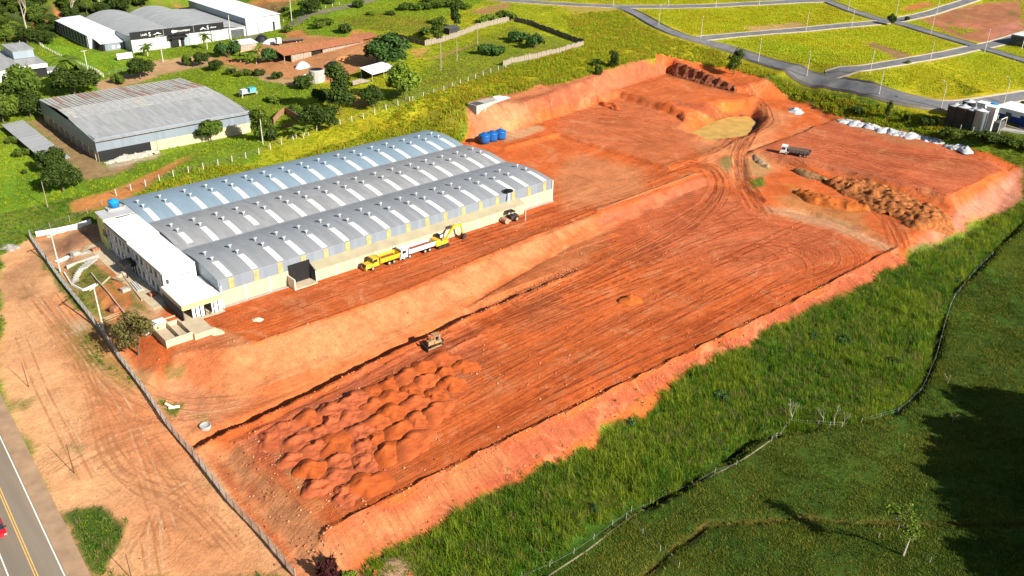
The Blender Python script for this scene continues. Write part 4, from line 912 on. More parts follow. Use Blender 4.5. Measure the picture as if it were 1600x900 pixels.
quad_sheet(MB(), [(.2, ym * .84, hr - .45), (lx - .2, ym * .84, hr - .45), (lx - .2, ly, he - .12), (.2, ly, he - .12)], .1).build('roof_deck', RUST, wh)
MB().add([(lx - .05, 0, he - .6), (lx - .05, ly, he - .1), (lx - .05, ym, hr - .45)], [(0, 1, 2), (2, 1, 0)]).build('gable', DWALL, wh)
MB().add([(.05, 0, he - .6), (.05, ly, he - .1), (.05, ym, hr - .45)], [(0, 1, 2), (2, 1, 0)]).build('gable', CLADY, wh)
sh = thing('open_shed', 'long narrow shed with a plain pale grey roof beside the rusty warehouse', 'shed', (58.8, 268.6, 1.0))
quad_sheet(MB(), [(-.3, 0, 3.2), (6.3, 0, 3.7), (6.3, 49, 3.7), (-.3, 49, 3.2)], .12).build('roof', ZN_OLDY, sh)
for i in range(9): MB().box(0, .2, .5 + i * 5.8, .7 + i * 5.8, -1, 3.2).build('post', DWALL, sh); MB().box(5.8, 6, .5 + i * 5.8, .7 + i * 5.8, -1, 3.6).build('post', DWALL, sh)
MB().box(.6, .75, .2, 48.8, -1, 2.7).build('back_wall', DWALL, sh); MB().box(-.9, -.4, 0, 49, -1, .3).build('drain_kerb', CREAM, sh)

# ================================================================ big factory with the black sign
fz = 4.3; FX0, FX1, FY0 = 132.2, 174.4, 399.5
fac = thing('sign_factory', 'grey factory with curved roofs and a long black sign with white lettering', 'factory', (FX0, FY0, fz))
fl_ = FX1 - FX0
for k in range(2):
    a, b = fl_ * k / 2, fl_ * (k + 1) / 2; n_ = 12; mb = MB()
    for i in range(n_):
        s0, s1 = i / n_, (i + 1) / n_; za, zb = 6.5 + 2.6 * (1 - (2 * s0 - 1) ** 2), 6.5 + 2.6 * (1 - (2 * s1 - 1) ** 2)
        mb.hexa([(a + s0 * (b - a), 0, za - .15), (a + s1 * (b - a), 0, zb - .15), (a + s1 * (b - a), 60, zb - .15), (a + s0 * (b - a), 60, za - .15)], [(a + s0 * (b - a), 0, za), (a + s1 * (b - a), 0, zb), (a + s1 * (b - a), 60, zb), (a + s0 * (b - a), 60, za)])
    mb.build('curved_roof', ZN_OLDY, fac)
    for y_ in (.3, 59.5): MB().prism([(a, 4)] + [(a + i / n_ * (b - a), 6.4 + 2.6 * (1 - (2 * i / n_ - 1) ** 2)) for i in range(n_ + 1)] + [(b, 4)], y_, y_ + .2).build('arched_end', CLAD, fac)
MB().box(.0, fl_, .2, 59, -1.5, 6.4).build('wall', CLADY, fac)
for i in range(9):
    x = fl_ * i / 8; MB().box(x - .35, x + .35, -.15, .2, -1.2, 5.6).build('column', CREAM2, fac)
for i in range(8):
    if i in (3, 4) : continue
    MB().box(fl_ * i / 8 + .5, fl_ * (i + 1) / 8 - .5, -.02, .2, -1, 5.6).build('wall_panel', LGREY, fac)
MB().box(-.6, fl_ + .6, -.55, -.2, 5.6, 8.7).build('sign_board', BLACK, fac)
MB().box(fl_ * .40, fl_ * .55, -.1, .18, -.5, 4.2).build('dark_doorway', DARK, fac); MB().prismx([(-2.6, 4.3), (-.1, 4.6), (-.1, 5.4), (-2.6, 5.0)], fl_ * .37, fl_ * .57).build('entrance_canopy', BLACK, fac)
MB().box(fl_ * .42, fl_ * .5, -.25, -.12, 3.0, 3.5).build('door_rail', STEEL, fac)
def sign_text(txt, x, z, size, parent, y=-.62, name='lettering'):
    cu = bpy.data.curves.new(name, 'FONT'); cu.body = txt; cu.size = size; cu.extrude = .03; cu.align_x = 'LEFT'; cu.resolution_u = 2
    tmp = bpy.data.objects.new(name, cu); C.objects.link(tmp)
    dg = bpy.context.evaluated_depsgraph_get(); me = bpy.data.meshes.new_from_object(tmp.evaluated_get(dg)); C.objects.unlink(tmp); bpy.data.objects.remove(tmp)
    me.materials.clear(); me.materials.append(SIGNW)
    o = link(name, me, parent, (x, y, z)); o.rotation_euler = (math.pi / 2, 0, 0); return o
def swoosh(x, z, w, h, parent, flip=1):
    pts = [(0, 0), (.35, .25), (.55, .62), (.72, .34), (1, .0), (.7, .12), (.5, .3), (.3, .06)]
    if flip < 0: pts = [(1 - a, b) for a, b in pts][::-1]
    MB().prism([(x + a * w, z + b * h) for a, b in pts], -.66, -.58).build('wing_emblem', SIGNW, parent)
sign_text('UniPl', 4.0, 6.7, 1.3, fac); sign_text('S', 7.4, 6.3, 2.4, fac); swoosh(9.2, 6.7, 4.2, 1.5, fac)
MB().cyl((18.6, -.66, 7.1), (18.6, -.58, 7.1), .7, .7, 16).build('round_emblem', SIGNW, fac); MB().box(19.3, 20.2, -.66, -.58, 6.7, 7.5).build('emblem_bar', SIGNW, fac); sign_text('POLIMPERIO', 20.4, 6.65, 1.1, fac)
swoosh(31.0, 6.4, 3.6, 1.9, fac, -1); sign_text('S', 34.5, 6.3, 2.4, fac); sign_text('idemar', 36.2, 6.7, 1.05, fac)
for x_ in (.335, .667): MB().box(fl_ * x_, fl_ * x_ + .15, -.6, -.55, 5.65, 8.5).build('sign_joint', STEEL, fac)
# raised forecourt with parking wall
MB().box(18, 33, -11, -2.6, -3, -1.0).build('forecourt', CONCRETE, fac); MB().box(23, 33.2, -11.2, -11.0, -3, 1.4).build('dark_forecourt_wall', DWALL, fac); MB().box(33.2, fl_ + 10, -9, -8.6, -3, .8).build('grey_yard_wall', LGREY, fac)
MB().prism([(14.2, -.2), (22.5, -.2), (22.0, 1.2), (14.8, 1.2)], -9.5, -4.5).build('dark_gatehouse_roof', BLACK, fac); MB().box(15.2, 21.6, -9, -5, -2.6, -.2).build('gatehouse', DARK, fac)
MB().box(fl_ + .05, fl_ + 12, 1.0, 58, -1, 5.2).build('annex_wall', LGREY, fac); quad_sheet(MB(), [(fl_ - .2, .8, 6.4), (fl_ + 12.2, .8, 5.4), (fl_ + 12.2, 60, 5.4), (fl_ - .2, 60, 6.4)], .15).build('annex_roof', ZN_OLDY, fac)
MB().box(fl_ + 3.2, fl_ + 3.5, .85, .99, -.8, 5.0).build('annex_door_edge', DARK, fac); MB().box(fl_ + 4.5, fl_ + 11, .9, .99, -.8, 4.4).build('annex_door', DWALL, fac)
# side wing with dark columns
wing = thing('factory_wing', 'white-roofed side wing with a row of dark openings left of the sign factory', 'factory wing', (119.6, 419, 4.6))
MB().box(0, 12.2, 0, 48, -1.5, 5.6).build('wall', LGREY, wing); MB().box(-.08, -.01, .3, 47.5, .2, 5.0).build('dark_side', DWALL, wing)
for i in range(11): MB().box(-.25, -.09, 1 + i * 4.3, 1.7 + i * 4.3, 0, 5.0).build('pier', LGREY, wing)
quad_sheet(MB(), [(-.6, -.6, 5.7), (12.4, -.6, 6.2), (12.4, 48.5, 6.2), (-.6, 48.5, 5.7)], .15).build('white_roof', WHITE_ROOF, wing)
MB().box(4.0, 12.2, -9.0, -.3, -2, 2.6).build('annex', CLAD, wing); quad_sheet(MB(), [(2.0, -9.6, 3.0), (12.6, -9.6, 3.0), (12.6, -.2, 4.2), (2.0, -.2, 4.2)], .12).build('annex_roof', WHITE_ROOF, wing)
for i in range(6): MB().box(2.2, 2.45, -9 + i * 1.6, -8.7 + i * 1.6, -2, 3).build('annex_post', DARK, wing)
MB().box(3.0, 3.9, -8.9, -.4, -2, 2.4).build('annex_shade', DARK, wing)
for i in range(2): MB().box(7.0 + i * 2.4, 8.2 + i * 2.4, -9.06, -9.0, .4, 1.5).build('window', WHITE, wing)
blk = thing('white_warehouse', 'plain grey box warehouse with a bright white roof beyond the sign factory', 'warehouse', (187.6, 402, 5.6))
MB().box(0, 18, 0, 66, -2, 7.2).build('wall', LGREY, blk); MB().box(-.06, 0, 0, 66, .2, 7.3).build('side_cladding', CLADY, blk); quad_sheet(MB(), [(-.4, -.5, 7.5), (18.4, -.5, 7.9), (18.4, 66.5, 7.9), (-.4, 66.5, 7.5)], .15).build('white_roof', WHITE_ROOF, blk)
MB().box(6, 6.2, -.08, 0, 0, 5).build('door_edge', DWALL, blk); MB().box(14, 15, -.1, 0, 0, 4.4).build('door', DARK, blk)
brd = thing('notice_board', 'blank white board on the lawn below the sign factory', 'sign', gnd(196, 94)); MB().box(-3.2, 3.2, -.1, .1, .6, 3.0).build('board', WHITE, brd)
for s_ in (-1, 1): MB().box(s_ * 2.4 - .1, s_ * 2.4 + .1, .1, .3, -.3, 2.6).build('post', STEEL, brd)
hut = thing('guard_hut', 'small hut with a white sloping roof and pinkish wall beside the sign factory yard', 'hut', gnd(383, 78))
MB().box(-4.5, 4.5, -2.5, 3, -.5, 3.0).build('wall', mat('pink_block', (.42, .28, .22), .9, .2, 1)  , hut); quad_sheet(MB(), [(-5.2, -3.2, 3.1), (5, -3.2, 3.1), (5, 3.6, 3.9), (-5.2, 3.6, 3.9)], .12).build('roof', WHITE_ROOF, hut)
for i in range(3): MB().box(-4.56, -4.5, -2 + i * 1.7, -1 + i * 1.7, .4, 2.4).build('dark_opening', DARK, hut)
# far-left building
fb = thing('grey_roof_workshop', 'grey-roofed workshop with a raised roof block at the far edge by the trees', 'workshop', (76, 377, 3.4))
MB().box(-22, 14, 0, 30, -2, 5.6).build('wall', LGREY, fb); MB().box(5, 14.1, -.1, 6, -1, 4.4).build('dark_opening', DARK, fb); quad_sheet(MB(), [(-22.5, -1, 6.0), (14.6, -1, 6.0), (14.6, 31, 6.6), (-22.5, 31, 6.6)], .15).build('roof', ZN_OLD, fb); MB().box(4, 14.4, -1.2, -.9, 4.7, 6.2).build('white_fascia', WHITE, fb)
MB().box(6, 13.6, 12, 26, 6.4, 9.6).build('raised_block', CLADY, fb); quad_sheet(MB(), [(5.6, 11.6, 9.7), (14, 11.6, 9.7), (14, 26.4, 9.9), (5.6, 26.4, 9.9)], .12).build('raised_roof', ZN_OLD, fb)
for i in range(6): MB().box(-21 + i * 5, -20.2 + i * 5, -.2, 0, -1, 5.4).build('column', CREAM2, fb)
MB().box(14.2, 20, 2, 8, -1, 2.4).build('side_annex', OFFW, fb); quad_sheet(MB(), [(14, 1.6, 2.9), (20.4, 1.6, 2.5), (20.4, 8.4, 2.5), (14, 8.4, 2.9)], .1).build('side_annex_roof', ZN_OLD, fb)

# ================================================================ sawmill yard
g = gnd(455, 97); saw = thing('sawmill', 'long low sawmill with rust-red roof tiles and grey board walls', 'sawmill', g, R(8))
SL = 39
quad_sheet(MB(), [(-4, -1.0, 3.3), (SL, -1.0, 3.3), (SL, 4.6, 4.8), (-4, 4.6, 4.8)], .12).build('roof', TILE, saw); quad_sheet(MB(), [(-4, 4.6, 4.78), (SL, 4.6, 4.78), (SL, 10, 3.2), (-4, 10, 3.2)], .12).build('roof', TILE, saw); quad_sheet(MB(), [(SL, 0.6, 3.6), (SL + 11, 0.6, 3.6), (SL + 11, 8, 4.6), (SL, 8, 4.6)], .12).build('side_roof', TILE, saw)
x = 0.0; k_ = 0
while x < SL:
    w_ = rnd.uniform(.5, .8)
    if not (10.5 < x < 16): MB().box(x, x + w_ - .06, -.06 - .05 * (k_ % 2), .05, -.4, 2.7 + rnd.uniform(-.12, .15)).build('board', WOOD, saw)
    x += w_; k_ += 1
MB().box(.2, SL - .2, 8.8, 9.0, -.4, 3.0).build('back_wall', WOOD, saw); MB().box(.2, .4, .1, 8.8, -.4, 3).build('end_wall', DARK, saw); MB().box(10.4, 16, .5, .6, -.4, 3).build('dark_opening', DARK, saw)
for p_ in ((-3.6, -.6), (-3.6, 9), (0, -.6)): MB().cyl((p_[0], p_[1], -.5), (p_[0], p_[1], 3.3), .18, .16, 6).build('post', WOODPOLE, saw)
for px_, py_, m_, nm, lab, w_, h_ in ((473, 105, WHITE, 'tarpaulin', 'white tarpaulin thrown over a heap before the sawmill', 3.4, 2.4), (521, 103, BLACK, 'tarpaulin', 'black tarpaulin over a heap at the sawmill front', 3.8, 2.0), (409, 65, BLACK, 'tarpaulin', 'black covered pile by the cream truck', 3.5, 3.2), (425, 66, OFFW, 'sand_heap', 'pale heap of sand next to the cream truck', 4.5, 1.8), (536, 92, mat('sawdust', (.5, .22, .08), .95, .2, 1), 'sawdust_heap', 'orange sawdust heap beside the sawmill wall', 4.0, 1.5)):
    g = gnd(px_, py_); n_ = 14; mb = MB(); vs = []; rr = random.Random(px_)
    prof = [(1, 0), (.82, .35), (.55, .75), (.22, .98), (.02, 1.0)]
    jit = [1 + .22 * (rr.random() - .5) for _ in range(n_)]
    for r_, z_ in prof: vs += [(w_ * r_ * jit[a] * math.cos(2 * math.pi * a / n_), w_ * .8 * r_ * jit[a] * math.sin(2 * math.pi * a / n_), h_ * z_ - .2) for a in range(n_)]
    mb.add(vs, [(i * n_ + a, i * n_ + (a + 1) % n_, (i + 1) * n_ + (a + 1) % n_, (i + 1) * n_ + a) for i in range(4) for a in range(n_)] + [tuple(range(4 * n_, 5 * n_))])
    o = mb.build(nm, m_); o.location = g; tag(o, lab, 'tarpaulin' if nm == 'tarpaulin' else 'heap')
g = gnd(496, 127); silo = thing('sawdust_silo', 'squat grey metal silo with a pale hopper at the edge of the sawmill yard', 'silo', g)
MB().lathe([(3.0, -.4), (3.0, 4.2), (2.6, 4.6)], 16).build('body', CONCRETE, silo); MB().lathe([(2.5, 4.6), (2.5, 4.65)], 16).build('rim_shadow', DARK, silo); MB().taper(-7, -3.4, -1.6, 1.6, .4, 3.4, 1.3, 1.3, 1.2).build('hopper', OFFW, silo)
g = gnd(590, 122); sr = thing('open_barn', 'open barn with a single white sloping roof among the trees', 'barn', g, R(10))
quad_sheet(MB(), [(-5, -2.5, 2.6), (8, -2.5, 2.9), (8, 4.5, 4.4), (-5, 4.5, 4.1)], .12).build('roof', WHITE_ROOF, sr)
for p_ in ((-4.6, -2), (7.6, -2), (-4.6, 4), (7.6, 4), (1.5, -2)): MB().cyl((p_[0], p_[1], -.5), (p_[0], p_[1], 2.7 if p_[1] < 0 else 4.1), .2, .2, 6).build('post', WOODPOLE, sr)
MB().box(-4.4, 7.4, 3.8, 4.0, -.3, 3.8).build('back_wall', DARK, sr)
for i in range(6): MB().box(-14 + i * .3, -5.4 - .4 * i, -1.5 + i * .4, -1.2 + i * .4, 0, .3 + .15 * i).build('plank', WOOD, sr)
g = gnd(688, 52); ht = thing('timber_hut', 'tiny dark timber hut against the board fence', 'hut', gnd(706, 52)); MB().box(-3, 3, -2, 2, -.4, 2.4).build('wall', mat('dark_timber', (.05, .045, .04), .9, .2), ht); quad_sheet(MB(), [(-3.5, -2.5, 2.6), (3.5, -2.5, 2.6), (3.5, 2.5, 3.1), (-3.5, 2.5, 3.1)], .1).build('roof', DWALL, ht)
g = gnd(388, 150); tb = thing('farm_table', 'small raised platform holding a pale crate and a blue crate in tall grass', 'platform', g)
MB().box(-3.2, 3.2, -1.6, 1.6, 1.3, 1.55).build('deck', STEEL, tb)
for p_ in ((-2.8, -1.3), (2.8, -1.3), (-2.8, 1.3), (2.8, 1.3)): MB().cyl((p_[0], p_[1], -.4), (p_[0], p_[1], 1.3), .13, .13, 6).build('leg', CREAM2, tb)
tag(MB().box(-2.6, -.6, -.9, .9, 0, 1.0).box(-2.7, -.5, -1, 1, 1.0, 1.12).build('pale_crate', OFFW), 'pale crate on the raised platform in the tall grass', 'crate').location = (g[0], g[1], g[2] + 1.56)
tag(MB().box(.5, 2.9, -1, 1, 0, 1.2).box(.4, 3.0, -1.1, 1.1, 1.2, 1.32).build('blue_crate', mat('faded_blue', (.10, .42, .52), .6, .1)), 'light blue crate on the raised platform in the tall grass', 'crate').location = (g[0], g[1], g[2] + 1.56)
low_wall([(428, 194), (446, 177), (468, 190)], 2.2, .3, mat('brick_wall_plain', (.30, .16, .09), .9, .3, 1.5), 'ruined brown brick walls among bushes behind the shed', name='ruined_wall')
low_wall([(440, 200), (462, 198)], 1.2, .3, mat('brick_wall_plain', (.3, .16, .09)), 'short length of ruined brick wall beside the banana plants', name='ruined_wall')

# ================================================================ works structures
bx_ = thing('concrete_tank', 'weathered concrete tank with a white lid on top of the red cut face', 'tank', gnd(746, 170), R(6))
MB().box(-2, 9, -1.5, 3.0, -1.5, 1.7).build('box', CONCRETE, bx_); MB().box(9.05, 15.5, -1.2, 2.6, -1.5, 1.5).build('white_box', OFFW, bx_); MB().lathe([(2.2, 1.5), (2.2, 1.75), (.2, 1.9)], 14, (12, 1, 0)).build('round_lid', WHITE, bx_); MB().box(-1.5, 2.2, -1.2, 2.4, 1.7, 1.78).build('dark_hatch', DWALL, bx_); MB().cyl((3, -1.6, 1.2), (1, -2.4, -1.6), .12, .12, 6).build('pipe', WHITE, bx_)
for i, (px_, lab) in enumerate(((757, 'dark blue water tank at the foot of the red cut, nearest the shed roof'), (769, 'dark blue water tank standing between two others below the red cut'), (782, 'dark blue water tank ending the row of three, farthest from the shed roof'))):
    g = gnd(px_, 223 - i * 3.0); t = thing('water_tank', lab, 'water tank', g, 0, 'blue tanks below the cut')
    MB().lathe([(1.7, 0), (1.85, 1.2), (1.85, 1.3), (1.95, 2.6), (1.98, 2.75), (1.8, 2.85), (.75, 3.35), (.6, 3.4)], 20).build('body', BLUEP, t, True); MB().lathe([(.62, 3.38), (.62, 3.55), (.2, 3.62)], 12).build('lid', BLUEP, t); MB().lathe([(2.02, 2.55), (2.02, 2.7)], 20).build('rim', BLUEP, t)
# silo plant on the right
DSILO = mat('dark_silo', (0.055, 0.062, 0.075), .55, .2, .5, dirt=.4, dirtcol=(.16, .17, .18)); LSILO = mat('pale_silo', (0.42, 0.46, 0.52), .6, .15, .5, dirt=.3, dirtcol=(.6, .6, .6)); CSILO = mat('cream_silo', (.62, .60, .55), .7, .1, .5)
for px_, py_, m_, h_, r_, lab in ((1486, 193, DSILO, 6.2, 2.3, 'dark round silo at the left end of the silo row'), (1499, 196, DSILO, 6.4, 2.5, 'dark round silo, second from the left in the silo row'), (1508, 186, DSILO, 6.0, 2.2, 'dark silo half hidden behind the front silos'), (1515, 199, DSILO, 6.0, 2.5, 'dark round silo in the middle of the front row next to the pale one'), (1527, 202, LSILO, 6.6, 2.4, 'pale bluish silo between the dark silos and the cream tower')):
    g = gnd(px_, py_); t = thing('storage_silo', lab, 'silo', g, 0, 'round silos by the blue and white building')
    MB().lathe([(r_, -.5), (r_, h_), (r_ * 1.04, h_ + .05), (r_ * 1.04, h_ + .2), (r_ * .9, h_ + .25)], 18).build('body', m_, t, True); MB().lathe([(r_ * .98, h_ + .2), (r_ * .5, h_ + .7), (.25, h_ + .9)], 14).build('top', LGREY if m_ is DSILO else WHITE, t); MB().box(-.3, .3, -r_ - .25, -r_ + .02, 0, h_).build('ladder', STEEL, t)
    MB().box(-r_ * .5, r_ * .6, -.25, .25, h_ + .85, h_ + 1.05).build('catwalk', STEEL, t)
g = gnd(1542, 203); t = thing('cream_tower', 'cream square tower at the right end of the silo row', 'tower', g); MB().taper(-1.6, 1.6, -1.6, 1.6, -.5, 8, .1, .1, .1).build('shaft', CSILO, t); MB().box(-1.8, 1.8, -1.8, 1.8, 8, 8.3).build('cap', WHITE, t); MB().box(-2.3, -1.7, -1.7, -1.5, 0, 7).build('ladder', STEEL, t)
g = gnd(1549, 178); t = thing('water_tank', 'light blue tank behind the silo row beside the white building', 'water tank', g); MB().lathe([(2.0, 0), (2.2, 3.2), (1.0, 3.7)], 16).build('body', BLUEL, t, True); MB().lathe([(.9, 3.7), (.9, 3.9)], 12).build('lid', BLUEL, t)
g = gnd(1532, 178); t = thing('white_bin', 'white cubic bin behind the pale silo', 'bin', g); MB().taper(-2, 2, -1.6, 1.6, 0, 4, .1, .1, .1).build('body', WHITE, t); MB().box(-2.1, 2.1, -1.7, 1.7, 4, 4.2).build('lid', OFFW, t)
a_, b_ = gnd(1556, 182), gnd(1604, 202); dd = (b_ - a_)[:2]; an = math.atan2(dd[1], dd[0]); ln_ = float(np.linalg.norm(dd)) + 22
t = thing('blue_white_building', 'low white building with a navy blue base and pale roof behind the silos', 'building', a_, an)
MB().box(0, ln_, 0, 8, -1, 3.6).build('wall', OFFW, t); MB().box(-.05, ln_, -.06, 0, -1, 1.5).build('blue_band', NAVY, t); MB().box(-.08, -.0, -.0, 8, -1, 3.3).build('blue_end', NAVY, t); quad_sheet(MB(), [(-.8, -.8, 3.7), (ln_, -.8, 3.7), (ln_, 8.6, 4.3), (-.8, 8.6, 4.3)], .12).build('roof', WHITE_ROOF, t)
for i in range(5): MB().box(3.2 + i * 5.2, 5.2 + i * 5.2, -.1, -.06, -.5, 2.4).build('door', NAVY if i % 2 else DWALL, t)
MB().box(-6, -1, 1, 7, -1, 2.4).build('white_annex', WHITE, t)
t = low_wall([(1560, 196), (1600, 208), (1640, 220)], .9, .3, CREAM, 'low cream wall in front of the blue and white building')
o = MB().prismz([tuple(p) for p in gp((1545, 190), (1560, 186), (1625, 206), (1625, 216), (1560, 205))], float(gnd(1580, 200)[2]) - .6, float(gnd(1580, 200)[2]) + .12).build('plant_pavement', CONCRETE); tag(o, kind='structure')
# frame rack beside the tower
g = gnd(1558, 203); t = thing('steel_rack', 'open steel rack with dark shade beside the cream tower', 'rack', g); MB().box(-2.4, 2.4, -1, 1.5, 0, 3.0).build('shade_box', DWALL, t)  # solid dark box stands in for the shade within the rack
for p_ in ((-2.6, -1.2), (2.6, -1.2), (-2.6, 1.7), (2.6, 1.7)): MB().box(p_[0] - .1, p_[0] + .1, p_[1] - .1, p_[1] + .1, -.3, 4.4).build('post', CREAM2, t)
MB().box(-2.7, 2.7, -1.3, -1.1, 4.2, 4.4).build('beam', CREAM2, t)
# dark house by the upper right street
g = gnd(1602, 72); t = thing('dark_house', 'dark half-seen house with a pale flat top at the street crossing', 'house', g, R(-10)); MB().box(-5, 14, -4, 5, -.5, 4.6).build('wall', DWALL, t); MB().box(-4.2, 15, -4.6, 5.4, 4.6, 4.9).build('pale_roof', OFFW, t); MB().box(-5.06, -5.0, -1, 1.5, .5, 3).build('window', GLASS, t); MB().box(-8, -7.8, -3, -2.8, -.5, 4.4).build('post', WHITE, t); MB().box(-8, -5, -3, -2.8, 4.3, 4.5).build('beam', WHITE, t); MB().box(-2, 1, -4.06, -4, 1, 3).build('window', GLASS, t)
# ---------------------------------------------------------------- leaves, crowns, trees
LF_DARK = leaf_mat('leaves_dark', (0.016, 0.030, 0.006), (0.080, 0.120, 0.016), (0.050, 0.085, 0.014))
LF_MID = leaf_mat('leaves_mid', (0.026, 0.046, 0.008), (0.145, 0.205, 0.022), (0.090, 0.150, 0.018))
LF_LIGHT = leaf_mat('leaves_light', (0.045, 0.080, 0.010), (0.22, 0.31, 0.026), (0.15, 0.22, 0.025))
LF_OLIVE = leaf_mat('leaves_olive', (0.045, 0.038, 0.014), (0.19, 0.165, 0.045), (0.13, 0.12, 0.035))
LF_RED = leaf_mat('leaves_maroon', (0.022, 0.006, 0.006), (0.085, 0.020, 0.018), (0.05, 0.012, 0.012))
LF_BLUE = leaf_mat('leaves_bluegreen', (0.022, 0.055, 0.014), (0.085, 0.165, 0.035), (0.06, 0.125, 0.025))
BARK = mat('bark', (0.14, 0.10, 0.07), .95, .3, 2.0); BARKL = mat('pale_bark', (0.42, 0.36, 0.28), .95, .2, 2.0); DEADW = mat('dead_wood', (0.40, 0.36, 0.28), .95, .2, 2.0)

def leaf_quads(cent, nrm, size, r, droop=0.0):
    """one pointed leaf spray per centre"""
    n = len(cent); a = r.normal(size=(n, 3)); a -= nrm * (a * nrm).sum(1)[:, None]; a /= np.linalg.norm(a, axis=1)[:, None] + 1e-9
    b = np.cross(nrm, a); s = size[:, None]
    q = np.stack([cent - a * s, cent + b * s * .55, cent + a * s - [0, 0, droop], cent - b * s * .55], 1)
    return q.reshape(-1, 3), np.arange(4 * n).reshape(n, 4)

def crown_mesh(name, seed, lobes, n, leaf, m, squash=.8):
    """foliage spread through several uneven lobes; unit crown: half width 1, base at z 0"""
    r = np.random.default_rng(seed); per = n // len(lobes); C_, N_, T_ = [], [], []
    for (x, y, z, rad) in lobes:
        d = r.normal(size=(per, 3)); d /= np.linalg.norm(d, axis=1)[:, None]
        rr = rad * (r.random(per) ** .35) * (1 + .22 * np.sin(d[:, 0] * 5 + seed) * np.cos(d[:, 1] * 4 + seed * 2))
        keep = d[:, 2] > -.65
        c_ = np.array([x, y, z]) + d * rr[:, None] * [1, 1, squash]
        nn = d * .7 + r.normal(size=(per, 3)) * .55; nn[:, 2] += .3; nn /= np.linalg.norm(nn, axis=1)[:, None]
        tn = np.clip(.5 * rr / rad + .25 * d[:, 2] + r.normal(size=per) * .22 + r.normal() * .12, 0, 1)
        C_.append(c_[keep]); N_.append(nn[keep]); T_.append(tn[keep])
    c_ = np.concatenate(C_); nn = np.concatenate(N_); t_ = np.concatenate(T_)
    V_, F_ = leaf_quads(c_, nn, leaf * r.uniform(.6, 1.35, len(c_)), r)
    return np_mesh(name, V_, F_, m, np.repeat(t_, 4))

def lobes_round(seed, k=9, top=1.0):
    r = random.Random(seed); L_ = [(0, 0, .72, .62)]
    for i in range(k):
        a = 6.283 * i / k + r.uniform(-.3, .3); q = r.uniform(.42, .66)
        L_.append((q * math.cos(a), q * math.sin(a), r.uniform(.38, .95) * top, r.uniform(.30, .44)))
    L_.append((r.uniform(-.2, .2), r.uniform(-.2, .2), 1.12 * top, .36)); return L_
def lobes_tall(seed):
    r = random.Random(seed); return [(r.uniform(-.35, .35), r.uniform(-.35, .35), .35 + i * .22, r.uniform(.35, .55)) for i in range(9)]
def lobes_low(seed):
    r = random.Random(seed); return [(r.uniform(-.6, .6), r.uniform(-.6, .6), r.uniform(.15, .45), r.uniform(.3, .45)) for i in range(8)]

def limb_mesh(name, seed, h, m, n=6, rad=.06, spread=.55):
    """tapered trunk with limbs reaching into the crown (unit tree)"""
    r = random.Random(seed); mb = MB(); p = Vector((0, 0, -.12)); pts = [p]
    for i in range(4): p = p + Vector((r.uniform(-.05, .05), r.uniform(-.05, .05), h / 3.6)); pts.append(p)
    mb.tube(pts, [rad, rad * .8, rad * .65, rad * .5, rad * .3], 7)
    for i in range(n):
        a = r.uniform(0, 6.283); q = pts[r.choice([2, 3, 3, 4])]
        e = q + Vector((math.cos(a) * spread * r.uniform(.5, 1), math.sin(a) * spread * r.uniform(.5, 1), r.uniform(.2, .55)))
        mid = (q + e) / 2 + Vector((0, 0, .06)); mb.tube([q, mid, e], [rad * .42, rad * .28, rad * .1], 5)
    return mb.mesh(name, m)

PROTO = {}
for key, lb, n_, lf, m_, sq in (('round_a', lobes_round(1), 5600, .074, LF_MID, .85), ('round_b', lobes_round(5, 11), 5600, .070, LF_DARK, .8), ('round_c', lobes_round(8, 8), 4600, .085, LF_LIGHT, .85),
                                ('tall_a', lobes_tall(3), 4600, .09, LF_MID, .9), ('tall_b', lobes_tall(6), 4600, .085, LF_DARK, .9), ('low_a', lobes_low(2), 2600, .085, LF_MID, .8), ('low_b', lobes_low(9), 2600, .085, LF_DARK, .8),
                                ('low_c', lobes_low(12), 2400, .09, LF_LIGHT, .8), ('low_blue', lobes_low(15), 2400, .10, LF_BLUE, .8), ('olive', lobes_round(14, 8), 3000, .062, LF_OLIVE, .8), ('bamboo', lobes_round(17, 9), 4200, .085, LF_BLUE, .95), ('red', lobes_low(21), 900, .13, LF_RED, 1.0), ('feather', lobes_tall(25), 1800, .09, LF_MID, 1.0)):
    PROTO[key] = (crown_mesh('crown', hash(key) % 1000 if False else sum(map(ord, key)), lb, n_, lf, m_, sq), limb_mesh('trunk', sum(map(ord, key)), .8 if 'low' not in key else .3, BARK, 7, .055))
def tree(px, py, w, h, key, label, cat='tree', name='tree', group=None, trunk=.28, at_=None, rz=None):
    """w, h: crown width and whole height in metres; px, py: foot of the trunk"""
    g = gnd(px, py) if at_ is None else np.array(at_)
    t = thing(name, label, cat, (g[0], g[1], g[2] - .1), rnd.uniform(0, 6.28) if rz is None else rz, group)
    cm_, tm_ = PROTO[key]; th = h * trunk
    c_ = link('crown', cm_, t, (0, 0, th * .55)); zs = {'r': 1.45, 't': 2.5, 'l': .85, 'o': 1.45, 'b': 1.45, 'f': 2.5}[key[0]]
    if key == 'red': zs = .85
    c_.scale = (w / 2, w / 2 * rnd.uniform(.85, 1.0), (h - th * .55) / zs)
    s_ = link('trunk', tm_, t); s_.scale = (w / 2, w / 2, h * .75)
    return t
def size_px(px, py, wpx, hpx):
    g = gnd(px, py); d = (g - np.array([0, 0, CAM_H])) @ FW
    return wpx * d / F_PX, hpx * d / F_PX / .9
def tpx(px, py, wpx, hpx, key, label, cat='tree', name='tree', group=None, trunk=.28):
    w, h = size_px(px, py, wpx, hpx)
    return tree(px, py, w, max(h * .85, w * .35), key, label, cat, name, group, trunk)

